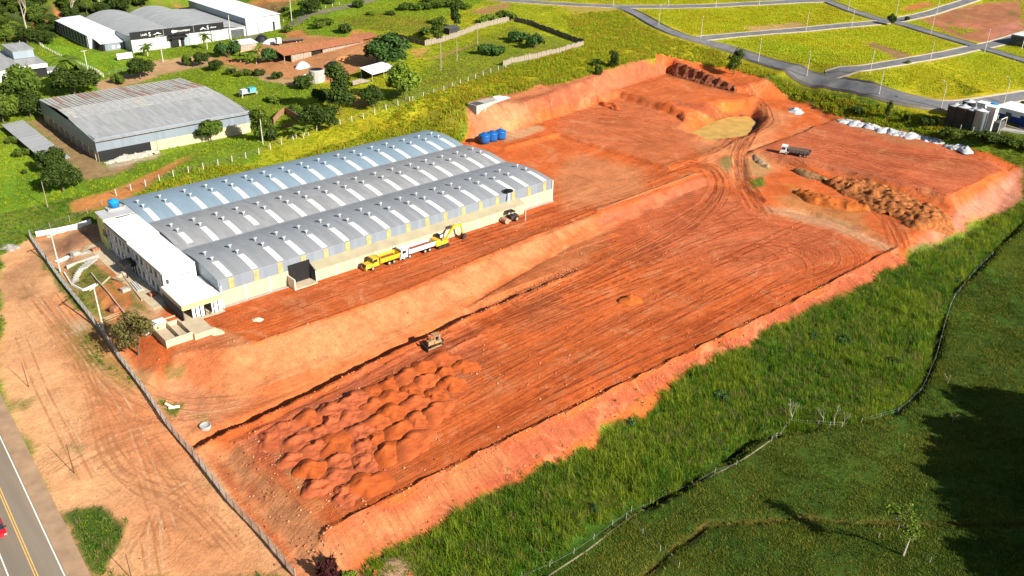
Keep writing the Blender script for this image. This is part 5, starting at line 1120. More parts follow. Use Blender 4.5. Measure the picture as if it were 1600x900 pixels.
TREES = [
 (40,172,84,78,'round_a','large light-topped tree beside the grey-roofed workshop'), (8,200,62,60,'round_a','leafy tree at the picture edge above the narrow shed'), (48,184,56,46,'round_b','dark tree in front of the large light-topped tree'),
 (118,150,80,52,'round_b','wide dark tree behind the palm, next to the rusty warehouse'), (221,124,46,38,'round_b','dark bushy tree past the upper edge of the rusty warehouse roof'), (186,131,30,20,'low_a','low olive bush behind the rusty warehouse roof'),
 (330,222,52,40,'round_a','rounded tree in front of the cream end wall of the rusty warehouse'), (86,270,50,46,'round_b','clipped round tree at the end of the narrow shed, the smaller of two'), (100,300,66,50,'round_b','clipped round tree by the narrow shed, the larger and nearer of two'),
 (412,222,44,58,'tall_a','leafy tree behind the light pole above the rear shed roof'), (425,220,40,30,'low_b','dark bush at the foot of the light pole behind the shed'), (500,204,66,46,'round_b','broad dark tree above the fence posts behind the shed'), (462,180,30,20,'low_a','low bush next to the ruined brick walls'),
 (532,180,58,88,'tall_b','tallest dark tree behind the factory shed'), (505,160,40,30,'low_b','dark shrub mass left of the tallest dark tree'), (583,168,46,38,'round_b','dark round tree left of the light green tree by the barn'), (632,156,60,64,'round_c','light green tree beside the white barn roof'),
 (606,104,80,54,'bamboo','dense blue-green bamboo clump beside the sawmill'), (686,66,34,42,'tall_a','tree against the board fence beside the timber hut'), (713,44,26,44,'tall_b','slim dark tree just beyond the board fence'), (665,55,30,16,'low_a','scrubby bush along the board fence near the bamboo'),
 (936,118,16,20,'low_b','small dark sapling on the grassy slope above the cut, lower one'), (958,108,26,30,'tall_b','dark young tree on the grassy slope above the cut'), (930,104,18,16,'low_b','small dark sapling on the grassy slope, upper one'), (1146,116,42,42,'feather','feathery tree on the bank below the street'), (1392,40,16,20,'round_b','small dark street tree at the upper crossing'), (1416,34,9,10,'round_b','tiny street tree just past the upper crossing'), (1418,100,11,7,'round_c','lone young tree on the pavement between two plots'),
 (315,104,28,26,'round_b','clipped bush before the sign factory gate'), (338,111,26,20,'round_b','clipped bush right of the gate bush'), (360,117,20,14,'low_b','third clipped bush in the row along the dirt track'), (292,102,20,20,'low_a','loose bush nearest the sign factory gatehouse'), (384,119,26,14,'low_a','fourth low bush along the dirt track'), (432,124,24,16,'low_b','last low bush along the dirt track near the silo'), (408,118,22,14,'low_b','low bush between the clipped bushes and the silo'),
 (358,90,44,30,'low_blue','dense shrubbery below the guard hut'), (416,98,34,28,'low_blue','bushy plant at the end of the sawmill roof'), (475,138,50,24,'low_b','shrub belt below the sawmill silo'), (450,50,22,14,'low_a','bush above the cream truck'), (540,52,34,18,'low_b','dark bush above the sawmill roof'), (505,42,44,16,'low_a','scrub above the sawmill roof'), (487,22,40,26,'round_b','dark tree beside the upper side road'), (560,12,30,14,'low_b','shrub on the far bank of the side road'), (425,160,36,14,'low_c','pale bush in the meadow behind the warehouse'),
 (774,84,50,18,'low_blue','spreading shrub in the fenced paddock, nearest the timber poles'), (803,66,42,20,'low_blue','spreading shrub in the paddock, middle one'), (838,76,34,26,'low_blue','spreading shrub in the paddock nearest the fence corner'), (790,30,44,12,'low_a','low scrub on the slope above the paddock'), (700,12,50,12,'low_a','scrub patch beside the scraped field'), (760,34,40,10,'low_c','pale scrub above the board fence'), (640,16,40,14,'low_a','scrub on the field beyond the sawmill'),
 (216,556,70,88,'olive','brownish sparse tree beside the cement pit'), (1386,188,18,34,'feather','thin tree on the bank beside the silos'), (1414,192,16,20,'low_b','bush on the bank left of the silos'), (1452,196,34,16,'low_b','dark scrub just left of the silos'), (1600,168,26,14,'low_b','bush at the corner beyond the white building'), (1540,222,60,14,'low_b','dark scrub below the silos'), (1590,232,50,14,'low_a','scrub at the end of the gravel row'), (1490,216,50,14,'low_a','scrub between the gravel piles and the silos'), (1340,178,30,14,'low_b','dark bush on the bank above the gravel row'),
 (1185,600,0,0,'','') , (1272,528,26,16,'low_blue','pale flowering bush near the earth slope in the pasture'), (1130,622,30,18,'low_blue','bright leafy bush on the tall grass below the platform'), (1320,540,30,16,'low_blue','blue-green bush in the pasture by the stream bend'), (1085,622,20,14,'low_b','dark bush in tall grass below the platform'), (1398,570,34,16,'low_b','dark weed clump beside the stream'), (925,800,20,20,'low_blue','blue-green weed clump at the bottom of the tall grass'),
 (516,905,44,44,'red','maroon-leaved shrub at the foot of the earth slope'), (545,905,28,18,'low_c','green shrub beside the maroon-leaved shrub'), (35,245,26,18,'low_a','bush on the lawn below the narrow shed'), (20,225,22,16,'low_a','upper bush on the lawn below the narrow shed'), (40,272,10,10,'low_b','small dark shrub by the drain of the narrow shed'), (75,70,30,24,'round_b','dark tree at the corner of the factory wing'),
]
for a in TREES:
    if a[4]: tpx(*a[:5], a[5], 'bush' if a[4].startswith('low') or a[4] in ('red',) else 'tree', 'bush' if a[4].startswith('low') or a[4] == 'red' else 'tree')
# wooded hill at the far upper left: separate trees
_r = random.Random(4); HILL = []
for py_, xs in ((66, (10, 45)), (52, (0, 28, 70, 88)), (38, (8, 40, 62, 95, 112)), (24, (0, 25, 50, 78, 108, 135, 160, 185)), (12, (14, 40, 70, 98, 125, 150, 175, 200, 222)), (2, (0, 30, 60, 90, 118, 145, 170, 195, 215, 232)), (-8, (20, 60, 100, 140, 180, 215))):
    for x_ in xs:
        if (py_, x_) in ((52, 28), (38, 40), (24, 78), (38, 95)): continue
        k_ = _r.choice(['round_b', 'round_a', 'tall_b', 'tall_a', 'round_b', 'olive' if x_ < 110 else 'round_b'])
        tpx(x_ + _r.uniform(-5, 5), py_ + _r.uniform(-3, 3), _r.uniform(24, 38), _r.uniform(22, 34), k_, 'tree of the dense wood on the far hillside above the sign factory', 'tree', 'tree', 'wood on the far hillside')
for i in range(9):
    tpx(_r.choice([455, 480, 520, 575, 610, 660, 735, 830, 890]) + _r.uniform(-12, 12), _r.uniform(2, 26), _r.uniform(14, 26), _r.uniform(8, 12), _r.choice(['low_a', 'low_b', 'low_c']), 'low scrub bush scattered over the far fields beyond the sawmill', 'bush', 'bush', 'scrub over the far fields')

def bare_tree(px, py, h, label, seed, m=DEADW, leaves=0, lm=None, name='bare_tree'):
    g = gnd(px, py); t = thing(name, label, 'tree', (g[0], g[1], g[2] - .1)); r = random.Random(seed); mb = MB(); tips = []
    def grow(p, d, l, rad, lv):
        q = p + d * l; mb.tube([p, q], [rad, rad * .6], 5)
        if lv == 0: tips.append(q); return
        for _ in range(r.choice([2, 3])):
            nd = (d + Vector((r.uniform(-.7, .7), r.uniform(-.7, .7), r.uniform(-.1, .5)))).normalized(); grow(q, nd, l * r.uniform(.55, .8), rad * .55, lv - 1)
    grow(Vector((0, 0, 0)), Vector((r.uniform(-.1, .1), r.uniform(-.1, .1), 1)).normalized(), h * .34, h * .022, 4)
    mb.build('branches', m, t)
    if leaves:
        rr = np.random.default_rng(seed); c_ = np.array([list(tips[i % len(tips)]) for i in range(leaves)]) + rr.normal(size=(leaves, 3)) * h * .035
        nn = rr.normal(size=(leaves, 3)); nn[:, 2] += .6; nn /= np.linalg.norm(nn, axis=1)[:, None]
        V_, F_ = leaf_quads(c_, nn, np.full(leaves, h * .022), rr); link('crown', np_mesh('crown', V_, F_, lm, np.repeat(rr.random(leaves), 4)), t)
    return t
for px_, py_, h_, sd, lab in ((1236,662,5.2,3,'bare grey tree at the start of the pasture fence'), (1285,664,4.6,5,'bare grey tree, middle of three along the pasture fence'), (1303,664,6.0,8,'tallest bare grey tree along the pasture fence'), (1318,665,4.0,12,'leaning bare branches past the tallest bare tree'), (1480,600,3.0,15,'low bare bush on the far bank of the stream'), (1488,660,2.6,16,'small bare bush at the edge of the dark shadow')):
    bare_tree(px_, py_, h_, lab, sd)
bare_tree(1411, 868, 10.5, 'thin pale-barked tree standing alone in the lower pasture', 31, BARKL, 900, LF_LIGHT, 'slender_tree')
for px_, py_, sd, lab in ((43,52,41,'leafless white-barked tree left in the far wood'), (118,38,43,'leafless white-barked tree beside the bare earth slip on the far hill'), (158,16,47,'pale leafless tree at the top of the far wood')): bare_tree(px_, py_, 20, lab, sd, BARKL)

def palm(px, py, h, label, n=22, fr=5.5, sc=1.0, trunk_m=BARKL):
    g = gnd(px, py); t = thing('palm_tree', label, 'palm', (g[0], g[1], g[2] - .1)); mb = MB()
    mb.tube([(0, 0, 0), (.1, .05, h * .4), (.05, .1, h * .8), (0, 0, h)], [.42 * sc, .33 * sc, .30 * sc, .22 * sc], 8); mb.build('trunk', trunk_m, t)
    r = random.Random(px)
    for k_ in range(n):
        a = 6.283 * k_ / n + r.uniform(-.1, .1); el = r.uniform(-.5, 1.0); V_, F_, prev = [], [], None; L_ = fr * r.uniform(.8, 1.1)
        for i in range(7):
            s_ = i / 6; rad = L_ * s_ * math.cos(el * (1 - s_)) ; z_ = h + L_ * (math.sin(el) * s_ - .75 * s_ * s_)
            w_ = .75 * sc * math.sin(math.pi * min(1, s_ * .9 + .1)) ; c_ = Vector((math.cos(a) * rad, math.sin(a) * rad, z_)); sd = Vector((-math.sin(a), math.cos(a), 0)) * w_
            V_ += [c_ + sd - Vector((0, 0, w_ * .5)), c_, c_ - sd - Vector((0, 0, w_ * .5))]
            if i: o_ = 3 * i; F_ += [(o_ - 3, o_ - 2, o_ + 1, o_), (o_ - 2, o_ - 1, o_ + 2, o_ + 1)]
        me = np_mesh('frond', [tuple(v) for v in V_], F_, LF_MID, np.full(len(V_), r.random())); link('frond', me, t)
    return t
palm(117, 146, 12.5, 'tall palm with a pale trunk behind the rusty warehouse', 24, 7.5, 1.4)
palm(324, 78, 6.5, 'small palm before the wall of the sign factory, right of the doorway', 14, 3.8, .8); palm(231, 88, 4.5, 'short palm on the lawn left of the sign factory gatehouse', 14, 3.8, .8)
def banana(px, py, h, label):
    g = gnd(px, py); t = thing('banana_plant', label, 'banana plant', (g[0], g[1], g[2] - .1)); r = random.Random(px * 3)
    MB().tube([(0, 0, 0), (0, 0, h * .5)], [.25, .18], 7).build('stem', BARKL, t)
    for k_ in range(9):
        a = 6.283 * k_ / 9 + r.uniform(-.2, .2); V_, F_ = [], []; L_ = h * r.uniform(.6, .8); el = r.uniform(.4, 1.2)
        for i in range(6):
            s_ = i / 5; c_ = Vector((math.cos(a) * L_ * s_ * math.cos(el * (1 - .4 * s_)), math.sin(a) * L_ * s_ * math.cos(el * (1 - .4 * s_)), h * .45 + L_ * (math.sin(el) * s_ - .55 * s_ * s_))); w_ = h * .13 * math.sin(math.pi * min(.97, s_ * .85 + .1)); sd = Vector((-math.sin(a), math.cos(a), 0)) * w_
            V_ += [c_ + sd, c_ - Vector((0, 0, .08)), c_ - sd]
            if i: o_ = 3 * i; F_ += [(o_ - 3, o_ - 2, o_ + 1, o_), (o_ - 2, o_ - 1, o_ + 2, o_ + 1)]
        link('leaf', np_mesh('leaf', [tuple(v) for v in V_], F_, LF_LIGHT, np.full(len(V_), r.uniform(.4, 1))), t)
for px_, py_, h_, lab in ((463,216,5.5,'banana plant by the fence posts behind the shed, left one'), (474,216,6.0,'banana plant by the fence posts behind the shed, middle one'), (482,212,5,'banana plant by the fence posts behind the shed, right one'), (388,98,6,'banana plant right of the guard hut shrubbery'), (401,100,5.5,'banana plant nearest the sawmill end'), (376,97,5.5,'banana plant within the guard hut shrubbery'), (405,84,5,'banana plant behind the sawmill end')): banana(px_, py_, h_, lab)

# tall trees standing outside the right edge of the view; their long shadows fall across the pasture
_o = random.Random(9)
for x_, y_, h_, w_, k_ in ((132, 4, 15, 13, 'round_b'), (141, 9, 17, 14, 'round_a'), (150, 14, 16, 14, 'round_b'), (160, 12, 18, 15, 'tall_b'), (126, -6, 13, 11, 'round_a'), (170, 20, 16, 14, 'round_b'), (117, -13, 12, 10, 'round_b'), (147, 2, 17, 13, 'tall_b'), (136, -6, 15, 12, 'round_b')) + tuple((*at(a_, b_, -7.5)[:2], h_, w_, k_) for a_, b_, h_, w_, k_ in ((1750, 700, 15, 15, 'round_b'), (1735, 765, 16, 15, 'round_a'), (1745, 835, 16, 15, 'round_b'), (1765, 905, 15, 14, 'round_a'), (1805, 800, 18, 16, 'round_b'), (1825, 880, 18, 16, 'round_b'), (1810, 730, 18, 16, 'round_a'), (1790, 985, 14, 13, 'round_b'))):
    tree(0, 0, w_, h_, k_, 'tall tree whose shadow darkens the corner of the pasture', 'tree', 'tree', 'trees shading the pasture corner', at_=(x_, y_, float(hgt(x_, y_))))

# ---------------------------------------------------------------- grass and weeds: masses nobody could count
def tuft_mesh(name, seed, n, h, spread, width, m, lean=.5):
    r = np.random.default_rng(seed); V_, F_, T_ = [], [], []
    for i in range(n):
        a = r.uniform(0, 6.283); b = r.uniform(0, 6.283); q = spread * math.sqrt(r.random()); p = np.array([q * math.cos(a), q * math.sin(a), -.05])
        hh = h * r.uniform(.5, 1.1); ln_ = lean * hh * r.uniform(.3, 1); d = np.array([math.cos(b), math.sin(b), 0]); sd = np.array([-d[1], d[0], 0]) * width * r.uniform(.7, 1.3)
        o_ = len(V_); V_ += [p - sd, p + sd, p + d * ln_ * .4 + [0, 0, hh * .65] + sd * .7, p + d * ln_ * .4 + [0, 0, hh * .65] - sd * .7, p + d * ln_ + [0, 0, hh * .95], p + d * ln_ + [0, 0, hh * .95]]
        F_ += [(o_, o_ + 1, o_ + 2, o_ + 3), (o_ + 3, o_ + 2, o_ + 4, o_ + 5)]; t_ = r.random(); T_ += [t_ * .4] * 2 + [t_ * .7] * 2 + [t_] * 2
    return np_mesh(name, V_, F_, m, T_)
def scatter(name, label, mask, dens, tufts, smin, smax, seed, cat=None):
    """tufts strewn over a piece of ground"""
    me, u_ = sheet(name, mask, None, False)
    a = me.attributes.new('cover', 'FLOAT', 'POINT'); a.data.foreach_set('value', np.clip(dens.ravel()[u_], 0, 10).astype(np.float32))
    o = link(name, me); tag(o, label, cat or 'grass', kind='stuff')
    col = bpy.data.collections.new(name + '_kinds')
    for i, tm in enumerate(tufts): col.objects.link(bpy.data.objects.new('tuft', tm))
    ng = bpy.data.node_groups.new(name, 'GeometryNodeTree'); ng.interface.new_socket('Geometry', in_out='INPUT', socket_type='NodeSocketGeometry'); ng.interface.new_socket('Geometry', in_out='OUTPUT', socket_type='NodeSocketGeometry')
    N = ng.nodes; L = ng.links; gi = N.new('NodeGroupInput'); go = N.new('NodeGroupOutput')
    na = N.new('GeometryNodeInputNamedAttribute'); na.data_type = 'FLOAT'; na.inputs['Name'].default_value = 'cover'
    dp = N.new('GeometryNodeDistributePointsOnFaces'); dp.inputs['Seed'].default_value = seed
    L.new(gi.outputs[0], dp.inputs['Mesh']); L.new(na.outputs['Attribute'], dp.inputs['Density'])
    ci = N.new('GeometryNodeCollectionInfo'); ci.inputs['Collection'].default_value = col; ci.inputs['Separate Children'].default_value = True; ci.inputs['Reset Children'].default_value = True
    ip = N.new('GeometryNodeInstanceOnPoints'); ip.inputs['Pick Instance'].default_value = True
    rv = N.new('FunctionNodeRandomValue'); rv.data_type = 'FLOAT_VECTOR'; rv.inputs[0].default_value = (-.12, -.12, 0); rv.inputs[1].default_value = (.12, .12, 6.283)
    rs = N.new('FunctionNodeRandomValue'); rs.data_type = 'FLOAT'; rs.inputs[2].default_value = smin; rs.inputs[3].default_value = smax
    L.new(dp.outputs['Points'], ip.inputs['Points']); L.new(ci.outputs[0], ip.inputs['Instance']); L.new(rv.outputs[0], ip.inputs['Rotation']); L.new(rs.outputs[1], ip.inputs['Scale']); L.new(ip.outputs[0], go.inputs[0])
    md = o.modifiers.new('tufts', 'NODES'); md.node_group = ng; return o
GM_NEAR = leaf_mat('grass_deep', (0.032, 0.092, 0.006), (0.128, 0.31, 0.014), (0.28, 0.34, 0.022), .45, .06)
GM_WEED = leaf_mat('weeds_broad', (0.030, 0.080, 0.012), (0.115, 0.26, 0.034), (0.17, 0.25, 0.03), .4, .05)
GM_DRY = leaf_mat('dry_stalks', (0.20, 0.15, 0.06), (0.42, 0.34, 0.15), (0.34, 0.22, 0.09), .4, .05)
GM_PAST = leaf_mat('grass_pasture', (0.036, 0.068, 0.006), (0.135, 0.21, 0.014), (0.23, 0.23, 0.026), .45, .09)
GM_YEL = leaf_mat('grass_yellow', (0.24, 0.275, 0.012), (0.60, 0.60, 0.022), (0.46, 0.34, 0.03), .5, .05)
GM_LOT = leaf_mat('grass_lots', (0.38, 0.37, 0.012), (0.82, 0.74, 0.024), (0.46, 0.56, 0.024), .5, .03)
GM_LAWN = leaf_mat('grass_meadow', (0.20, 0.29, 0.016), (0.36, 0.50, 0.024), (0.42, 0.48, 0.024), .5, .05)
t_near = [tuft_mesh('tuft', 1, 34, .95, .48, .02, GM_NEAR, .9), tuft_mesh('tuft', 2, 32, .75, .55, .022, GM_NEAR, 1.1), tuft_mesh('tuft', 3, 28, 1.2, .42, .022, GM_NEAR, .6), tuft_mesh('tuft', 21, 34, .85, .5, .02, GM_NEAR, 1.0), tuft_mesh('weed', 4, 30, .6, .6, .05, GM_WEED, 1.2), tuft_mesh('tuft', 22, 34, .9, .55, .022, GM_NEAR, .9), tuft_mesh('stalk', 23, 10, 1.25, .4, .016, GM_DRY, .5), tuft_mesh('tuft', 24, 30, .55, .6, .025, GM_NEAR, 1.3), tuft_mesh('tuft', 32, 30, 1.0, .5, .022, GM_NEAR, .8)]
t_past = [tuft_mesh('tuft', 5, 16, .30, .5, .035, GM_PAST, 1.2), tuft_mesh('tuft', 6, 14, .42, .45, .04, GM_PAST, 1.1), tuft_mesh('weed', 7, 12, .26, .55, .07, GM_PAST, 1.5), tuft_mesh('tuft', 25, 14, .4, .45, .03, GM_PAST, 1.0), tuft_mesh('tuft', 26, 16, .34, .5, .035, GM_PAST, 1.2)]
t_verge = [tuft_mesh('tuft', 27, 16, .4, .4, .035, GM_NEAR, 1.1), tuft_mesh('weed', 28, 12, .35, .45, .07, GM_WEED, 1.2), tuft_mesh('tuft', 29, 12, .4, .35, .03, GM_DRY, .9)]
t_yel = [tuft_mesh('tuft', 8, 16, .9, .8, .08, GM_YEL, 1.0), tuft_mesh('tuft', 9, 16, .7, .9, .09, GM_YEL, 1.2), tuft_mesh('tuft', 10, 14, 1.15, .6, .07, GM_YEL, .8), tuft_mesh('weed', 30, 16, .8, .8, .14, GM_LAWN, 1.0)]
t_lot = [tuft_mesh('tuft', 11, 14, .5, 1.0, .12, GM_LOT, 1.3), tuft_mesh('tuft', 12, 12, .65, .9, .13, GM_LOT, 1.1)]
t_lawn = [tuft_mesh('tuft', 13, 14, .4, .9, .09, GM_LAWN, 1.3), tuft_mesh('tuft', 14, 14, .45, .8, .10, GM_LAWN, 1.3)]
G1 = np.clip((GR - .45) * 3, 0, 1)
dstream = seg_dist(U, V, STREAM_W)[0]; G1 = G1 * sstep(dstream + 2.4 * (fbm(U, V, 4, 131) - .5), .2, 1.0) * sstep(seg_dist(U, V, PATH1)[0], .3, .9)
BLD = [((72, 267), (123, 323)), ((58, 268), (66, 318)), ((118, 398), (210, 470)), ((62, 160), (161.5, 222)), ((50, 160), (62, 214)), ((53, 376), (97, 408))]
for (a_, b_), (c_, d_) in BLD: G1 = np.where((U > a_) & (U < c_) & (V > b_) & (V < d_), 0, G1)
G1 = G1 * sstep(seg_dist(U, V, _axis)[0], _sh + .6, _sh + 1.5)
for st in STREETS: G1 = G1 * sstep(seg_dist(U, V, gp(*st))[0], 6.4, 8)
side_tall = gp((560,905),(590,870),(735,790),(930,690),(1060,590),(1290,470),(1420,405),(1600,318),(1620,340)) + STREAM_W[::-1]
in_tall = inside(cU, cV, side_tall); in_past = ((cU * .49 - cV * .87) > -40) & (cV < 140) & ~in_tall & (cU > 40) & (cV < 60 + .36 * (cU - 100) + 20)
clump = .05 + 2.0 * fbm(U, V, 7, 111) ** 1.4
gok = cellmean(G1) > .03
scatter('tall_grass', 'tall deep green grass and weeds between the earth slope and the stream', in_tall & gok, G1 * clump * 4.6, t_near, .75, 1.75, 1)
scatter('grass_clumps', 'taller rank clumps standing out of the tall grass by the stream', in_tall & gok, G1 * sstep(fbm(U, V, 9, 231), .5, .62) * .9, t_near[:4], 1.5, 2.5, 14)
right_region = inside(cU, cV, STREAM_W + [STREAM_W[-1] + [80, 60], np.array([330, 60]), np.array([160, -30]), np.array([60, 5])])
scatter('pasture_grass', 'short cropped pasture grass beyond the stream', right_region & ~in_tall & gok, G1 * (.15 + 3.0 * fbm(U, V, 4, 113) ** 2) * 3.4, t_past, .7, 1.4, 2)
lots = inside(cU, cV, gp((760,2),(860,8),(975,14),(1110,70),(1240,120),(1300,132),(1470,172),(1600,165)) + [np.array([560, 150]), np.array([760, 300]), np.array([560, 640])])
slope_r = inside(cU, cV, gp((180,325),(300,262),(420,262),(560,215),(640,160),(700,140),(910,72),(880,25),(975,16),(1100,70),(1250,122),(1480,172),(1470,225),(1300,178),(1140,104),(1030,90),(860,140),(735,180),(715,225),(500,275)))
scatter('slope_grass', 'tall yellow-green grass on the slope behind the factory shed', slope_r & ~lots & gok, G1 * clump * 1.3, t_yel, .6, 1.3, 3)
scatter('plot_grass', 'bright yellow-green grass covering the street plots', lots & gok, G1 * (.5 + fbm(U, V, 9, 117)) * .55, t_lot, .7, 1.4, 4)
near_lot = (cU < 60) & (cV < 245) & gok & ~in_tall
rest_g = ~(in_tall | right_region | slope_r | lots | near_lot) & gok & (cV > 60) & (cU > -20) & (cU < 330) & (cV < 470)
scatter('verge_grass', 'short weeds and grass in patches over the roadside dirt lot', near_lot, G1 * (.4 + 1.2 * fbm(U, V, 4, 123)) * 3.0, t_verge, .6, 1.4, 6)
scatter('meadow_grass', 'rough green meadow grass around the warehouses and sawmill', rest_g, G1 * (.45 + fbm(U, V, 8, 119)) * .55, t_lawn, .6, 1.3, 5)
# stray tufts creeping up the bare banks
edge_d = (1 - sstep(sdf(U, V, gp((560,905),(590,870),(735,790),(930,690),(1060,590),(1290,470),(1420,405),(1600,318),(1900,330),(1500,1000))), 0, 5)) * (1 - GR) * (vnoise(U, V, 2.5, 141) > .6)
scatter('bank_weeds', 'stray weeds creeping up the foot of the earth slope', (cellmean(edge_d) > .02) & (cV < 125), edge_d * .8, t_verge, .5, 1.3, 8, 'weeds')
shr = [crown_mesh('shrub', 200 + i, lobes_low(30 + i), 420, .17, m_, .9) for i, m_ in enumerate((LF_MID, LF_BLUE, LF_LIGHT, LF_DARK))]
sd_ = G1 * (fbm(U, V, 11, 161) > .54) * (vnoise(U, V, 3, 163) > .5) * .10
scatter('field_shrubs', 'low leafy shrubs scattered through the tall grass by the stream', in_tall & gok, sd_, shr, .5, 1.35, 12, 'shrubs')
# clods and stones strewn over the bare soil
def clod_mesh(seed, m):
    r = np.random.default_rng(seed); d = np.array([(0, 0, 1), (1, 0, .2), (.3, .95, .25), (-.8, .6, .2), (-.8, -.6, .25), (.3, -.95, .2), (0, 0, -.3)], float) * r.uniform(.7, 1.25, (7, 1))
    d[:, 2] *= .75; return np_mesh('clod', d, [(0, 1, 2), (0, 2, 3), (0, 3, 4), (0, 4, 5), (0, 5, 1), (6, 2, 1), (6, 3, 2), (6, 4, 3), (6, 5, 4), (6, 1, 5)], m)
CL1 = mat('clod_orange', (.50, .14, .045), .95, .3, 3); CL2 = mat('clod_pale', (.56, .27, .13), .95, .3, 3); CL3 = mat('clod_dark', (.30, .075, .03), .95, .3, 3); CL4 = mat('clod_pink', (.42, .15, .09), .95, .3, 3)
clods = [clod_mesh(i, m_) for i, m_ in enumerate((CL1, CL1, CL2, CL3, CL3, CL4, CL2))]
bare_ = np.clip(1 - GR, 0, 1) ** 2
cd = .05 * (vnoise(U, V, 6, 151) > .45) + .10 * (fbm(U, V, 9, 153) > .58)
for ln_, w_, k_ in ((DITCH, 3.5, 1.6), (EDGE, 2.2, 1.3), (pz((325,700,-5),(400,770,-6),(500,890,-7)), 6, .5), (pz((735,222,1),(960,153,1)), 3, .6), (pz((300,520,0),(400,537,0),(600,469,0),(800,385,0)), 1.2, .4), (pz((395,700,-4.6),(520,780,-4.6)), 4, .5), (pz((1190,242,0),(1330,276,0),(1455,303,0)), 4, .6), (pz((640,855,-8),(900,710,-8),(1180,545,-8)), 4, .6)):
    cd = cd + k_ * (1 - sstep(seg_dist(U, V, ln_)[0], w_ * .3, w_)) * (.3 + vnoise(U, V, 1.8, 157))
cd = cd + .6 * (1 - sstep(sdf(U, V, [(47, 96), (56, 94), (92, 112), (92, 122), (48, 122)]), -1, 2)) * (.3 + vnoise(U, V, 1.5, 171))
cd = cd * bare_ * (DIST < 330) * (U > 20); cd = np.where((U > 60) & (U < 162) & (V > 156) & (V < 224), 0, cd)
scatter('soil_clods', 'clods and stones strewn over the bare red earth', (cellmean(cd) > .015), cd, clods, .07, .30, 9, 'clods')
# ---------------------------------------------------------------- loose soil, gravel, spoil
def soil_pile_mat(name, c, var=.3, sc=1.2):
    return mat(name, c, .95, var, sc, bump=.9, bscale=2.6, spec=.1, dirt=.35, dirtcol=tuple(x * .62 for x in c))
PM_OR = soil_pile_mat('pile_orange', (0.46, 0.098, 0.023), .3, 1.2); PM_PK = soil_pile_mat('pile_pink', (0.44, 0.106, 0.040), .3, 1.2); PM_OC = soil_pile_mat('pile_ochre', (0.44, 0.105, 0.020)); PM_RD = soil_pile_mat('pile_red', (0.45, 0.101, 0.029), .3, 1.2); PM_GV = mat('crushed_stone', (0.50, 0.51, 0.52), .9, .45, 3.5, bump=.9, bscale=5, dirt=.35, dirtcol=(.30, .27, .25)); PM_BR = soil_pile_mat('pile_brown', (.30, .16, .07))
def pile_mesh(name, m, seed, rough=.22, n=22, steep=1.0, flat=0.0, lead=0.0, rings=9):
    """unit heap (radius 1, height 1) with a slumped, lumpy surface; built on a disc grid"""
    V_ = [(0, 0, 0)]; F_ = []
    r = random.Random(seed); ox_, oy_ = r.uniform(-.22, .22), r.uniform(-.1, .2) + lead
    for i in range(1, rings + 1):
        q = i / rings
        for k_ in range(n):
            a = 6.2832 * k_ / n; V_.append((q * math.cos(a), q * math.sin(a), 0))
    A = np.array(V_); rad = np.hypot(A[:, 0], A[:, 1]); ang = np.arctan2(A[:, 1], A[:, 0])
    edge = 1 + .22 * np.sin(ang * 2 + seed) + .12 * np.sin(ang * 5 + seed * 2)
    dd_ = np.hypot(A[:, 0] - ox_ * (1 - rad), A[:, 1] - oy_ * (1 - rad))
    prof = np.clip(1 - dd_, 0, 1) ** (.85 * steep); prof = np.minimum(prof, 1 - flat)
    nz = (fbm(A[:, 0] * 3 + seed * 7, A[:, 1] * 3, 1, seed, 4) - .5) * 2
    cl = np.abs(fbm(A[:, 0] * 9 + seed * 3, A[:, 1] * 9, 1, seed + 7, 3) - .5) * 2
    Zp = prof * (1 + rough * nz * 1.2) + rough * .35 * (cl - .25) * np.clip((1 - rad) * 5, 0, 1) + rough * .25 * nz * np.clip((1 - rad) * 4, 0, 1) - .12 * (rad > .99)
    A[:, 0] *= edge; A[:, 1] *= edge; A[:, 2] = Zp
    for k_ in range(n): F_.append((0, 1 + k_, 1 + (k_ + 1) % n, 1 + (k_ + 1) % n))
    quads = [(1 + i * n + k_, 1 + (i + 1) * n + k_, 1 + (i + 1) * n + (k_ + 1) % n, 1 + i * n + (k_ + 1) % n) for i in range(rings - 1) for k_ in range(n)]
    me = bpy.data.meshes.new(name); me.from_pydata([tuple(v) for v in A], [], [f[:3] for f in F_] + quads); me.update(); me.materials.append(m)
    me.polygons.foreach_set('use_smooth', [True] * len(me.polygons)); return me
MND = {k_: [pile_mesh('dirt_pile', m_, s_ + 10 * i, (.20 if k_ != 'p' else .42), 34, .85, .03, .45, 16) for i in range(5)] for k_, m_, s_ in (('o', PM_OR, 1), ('p', PM_PK, 3), ('r', PM_RD, 5))}
_r = random.Random(21); ROWN = ('nearest the ditch', 'second from the ditch', 'third from the ditch', 'fourth from the ditch', 'fifth from the ditch', 'farthest from the ditch')
ORD = ['first', 'second', 'third', 'fourth', 'fifth', 'sixth', 'seventh', 'eighth', 'ninth', 'tenth', 'eleventh', 'twelfth']
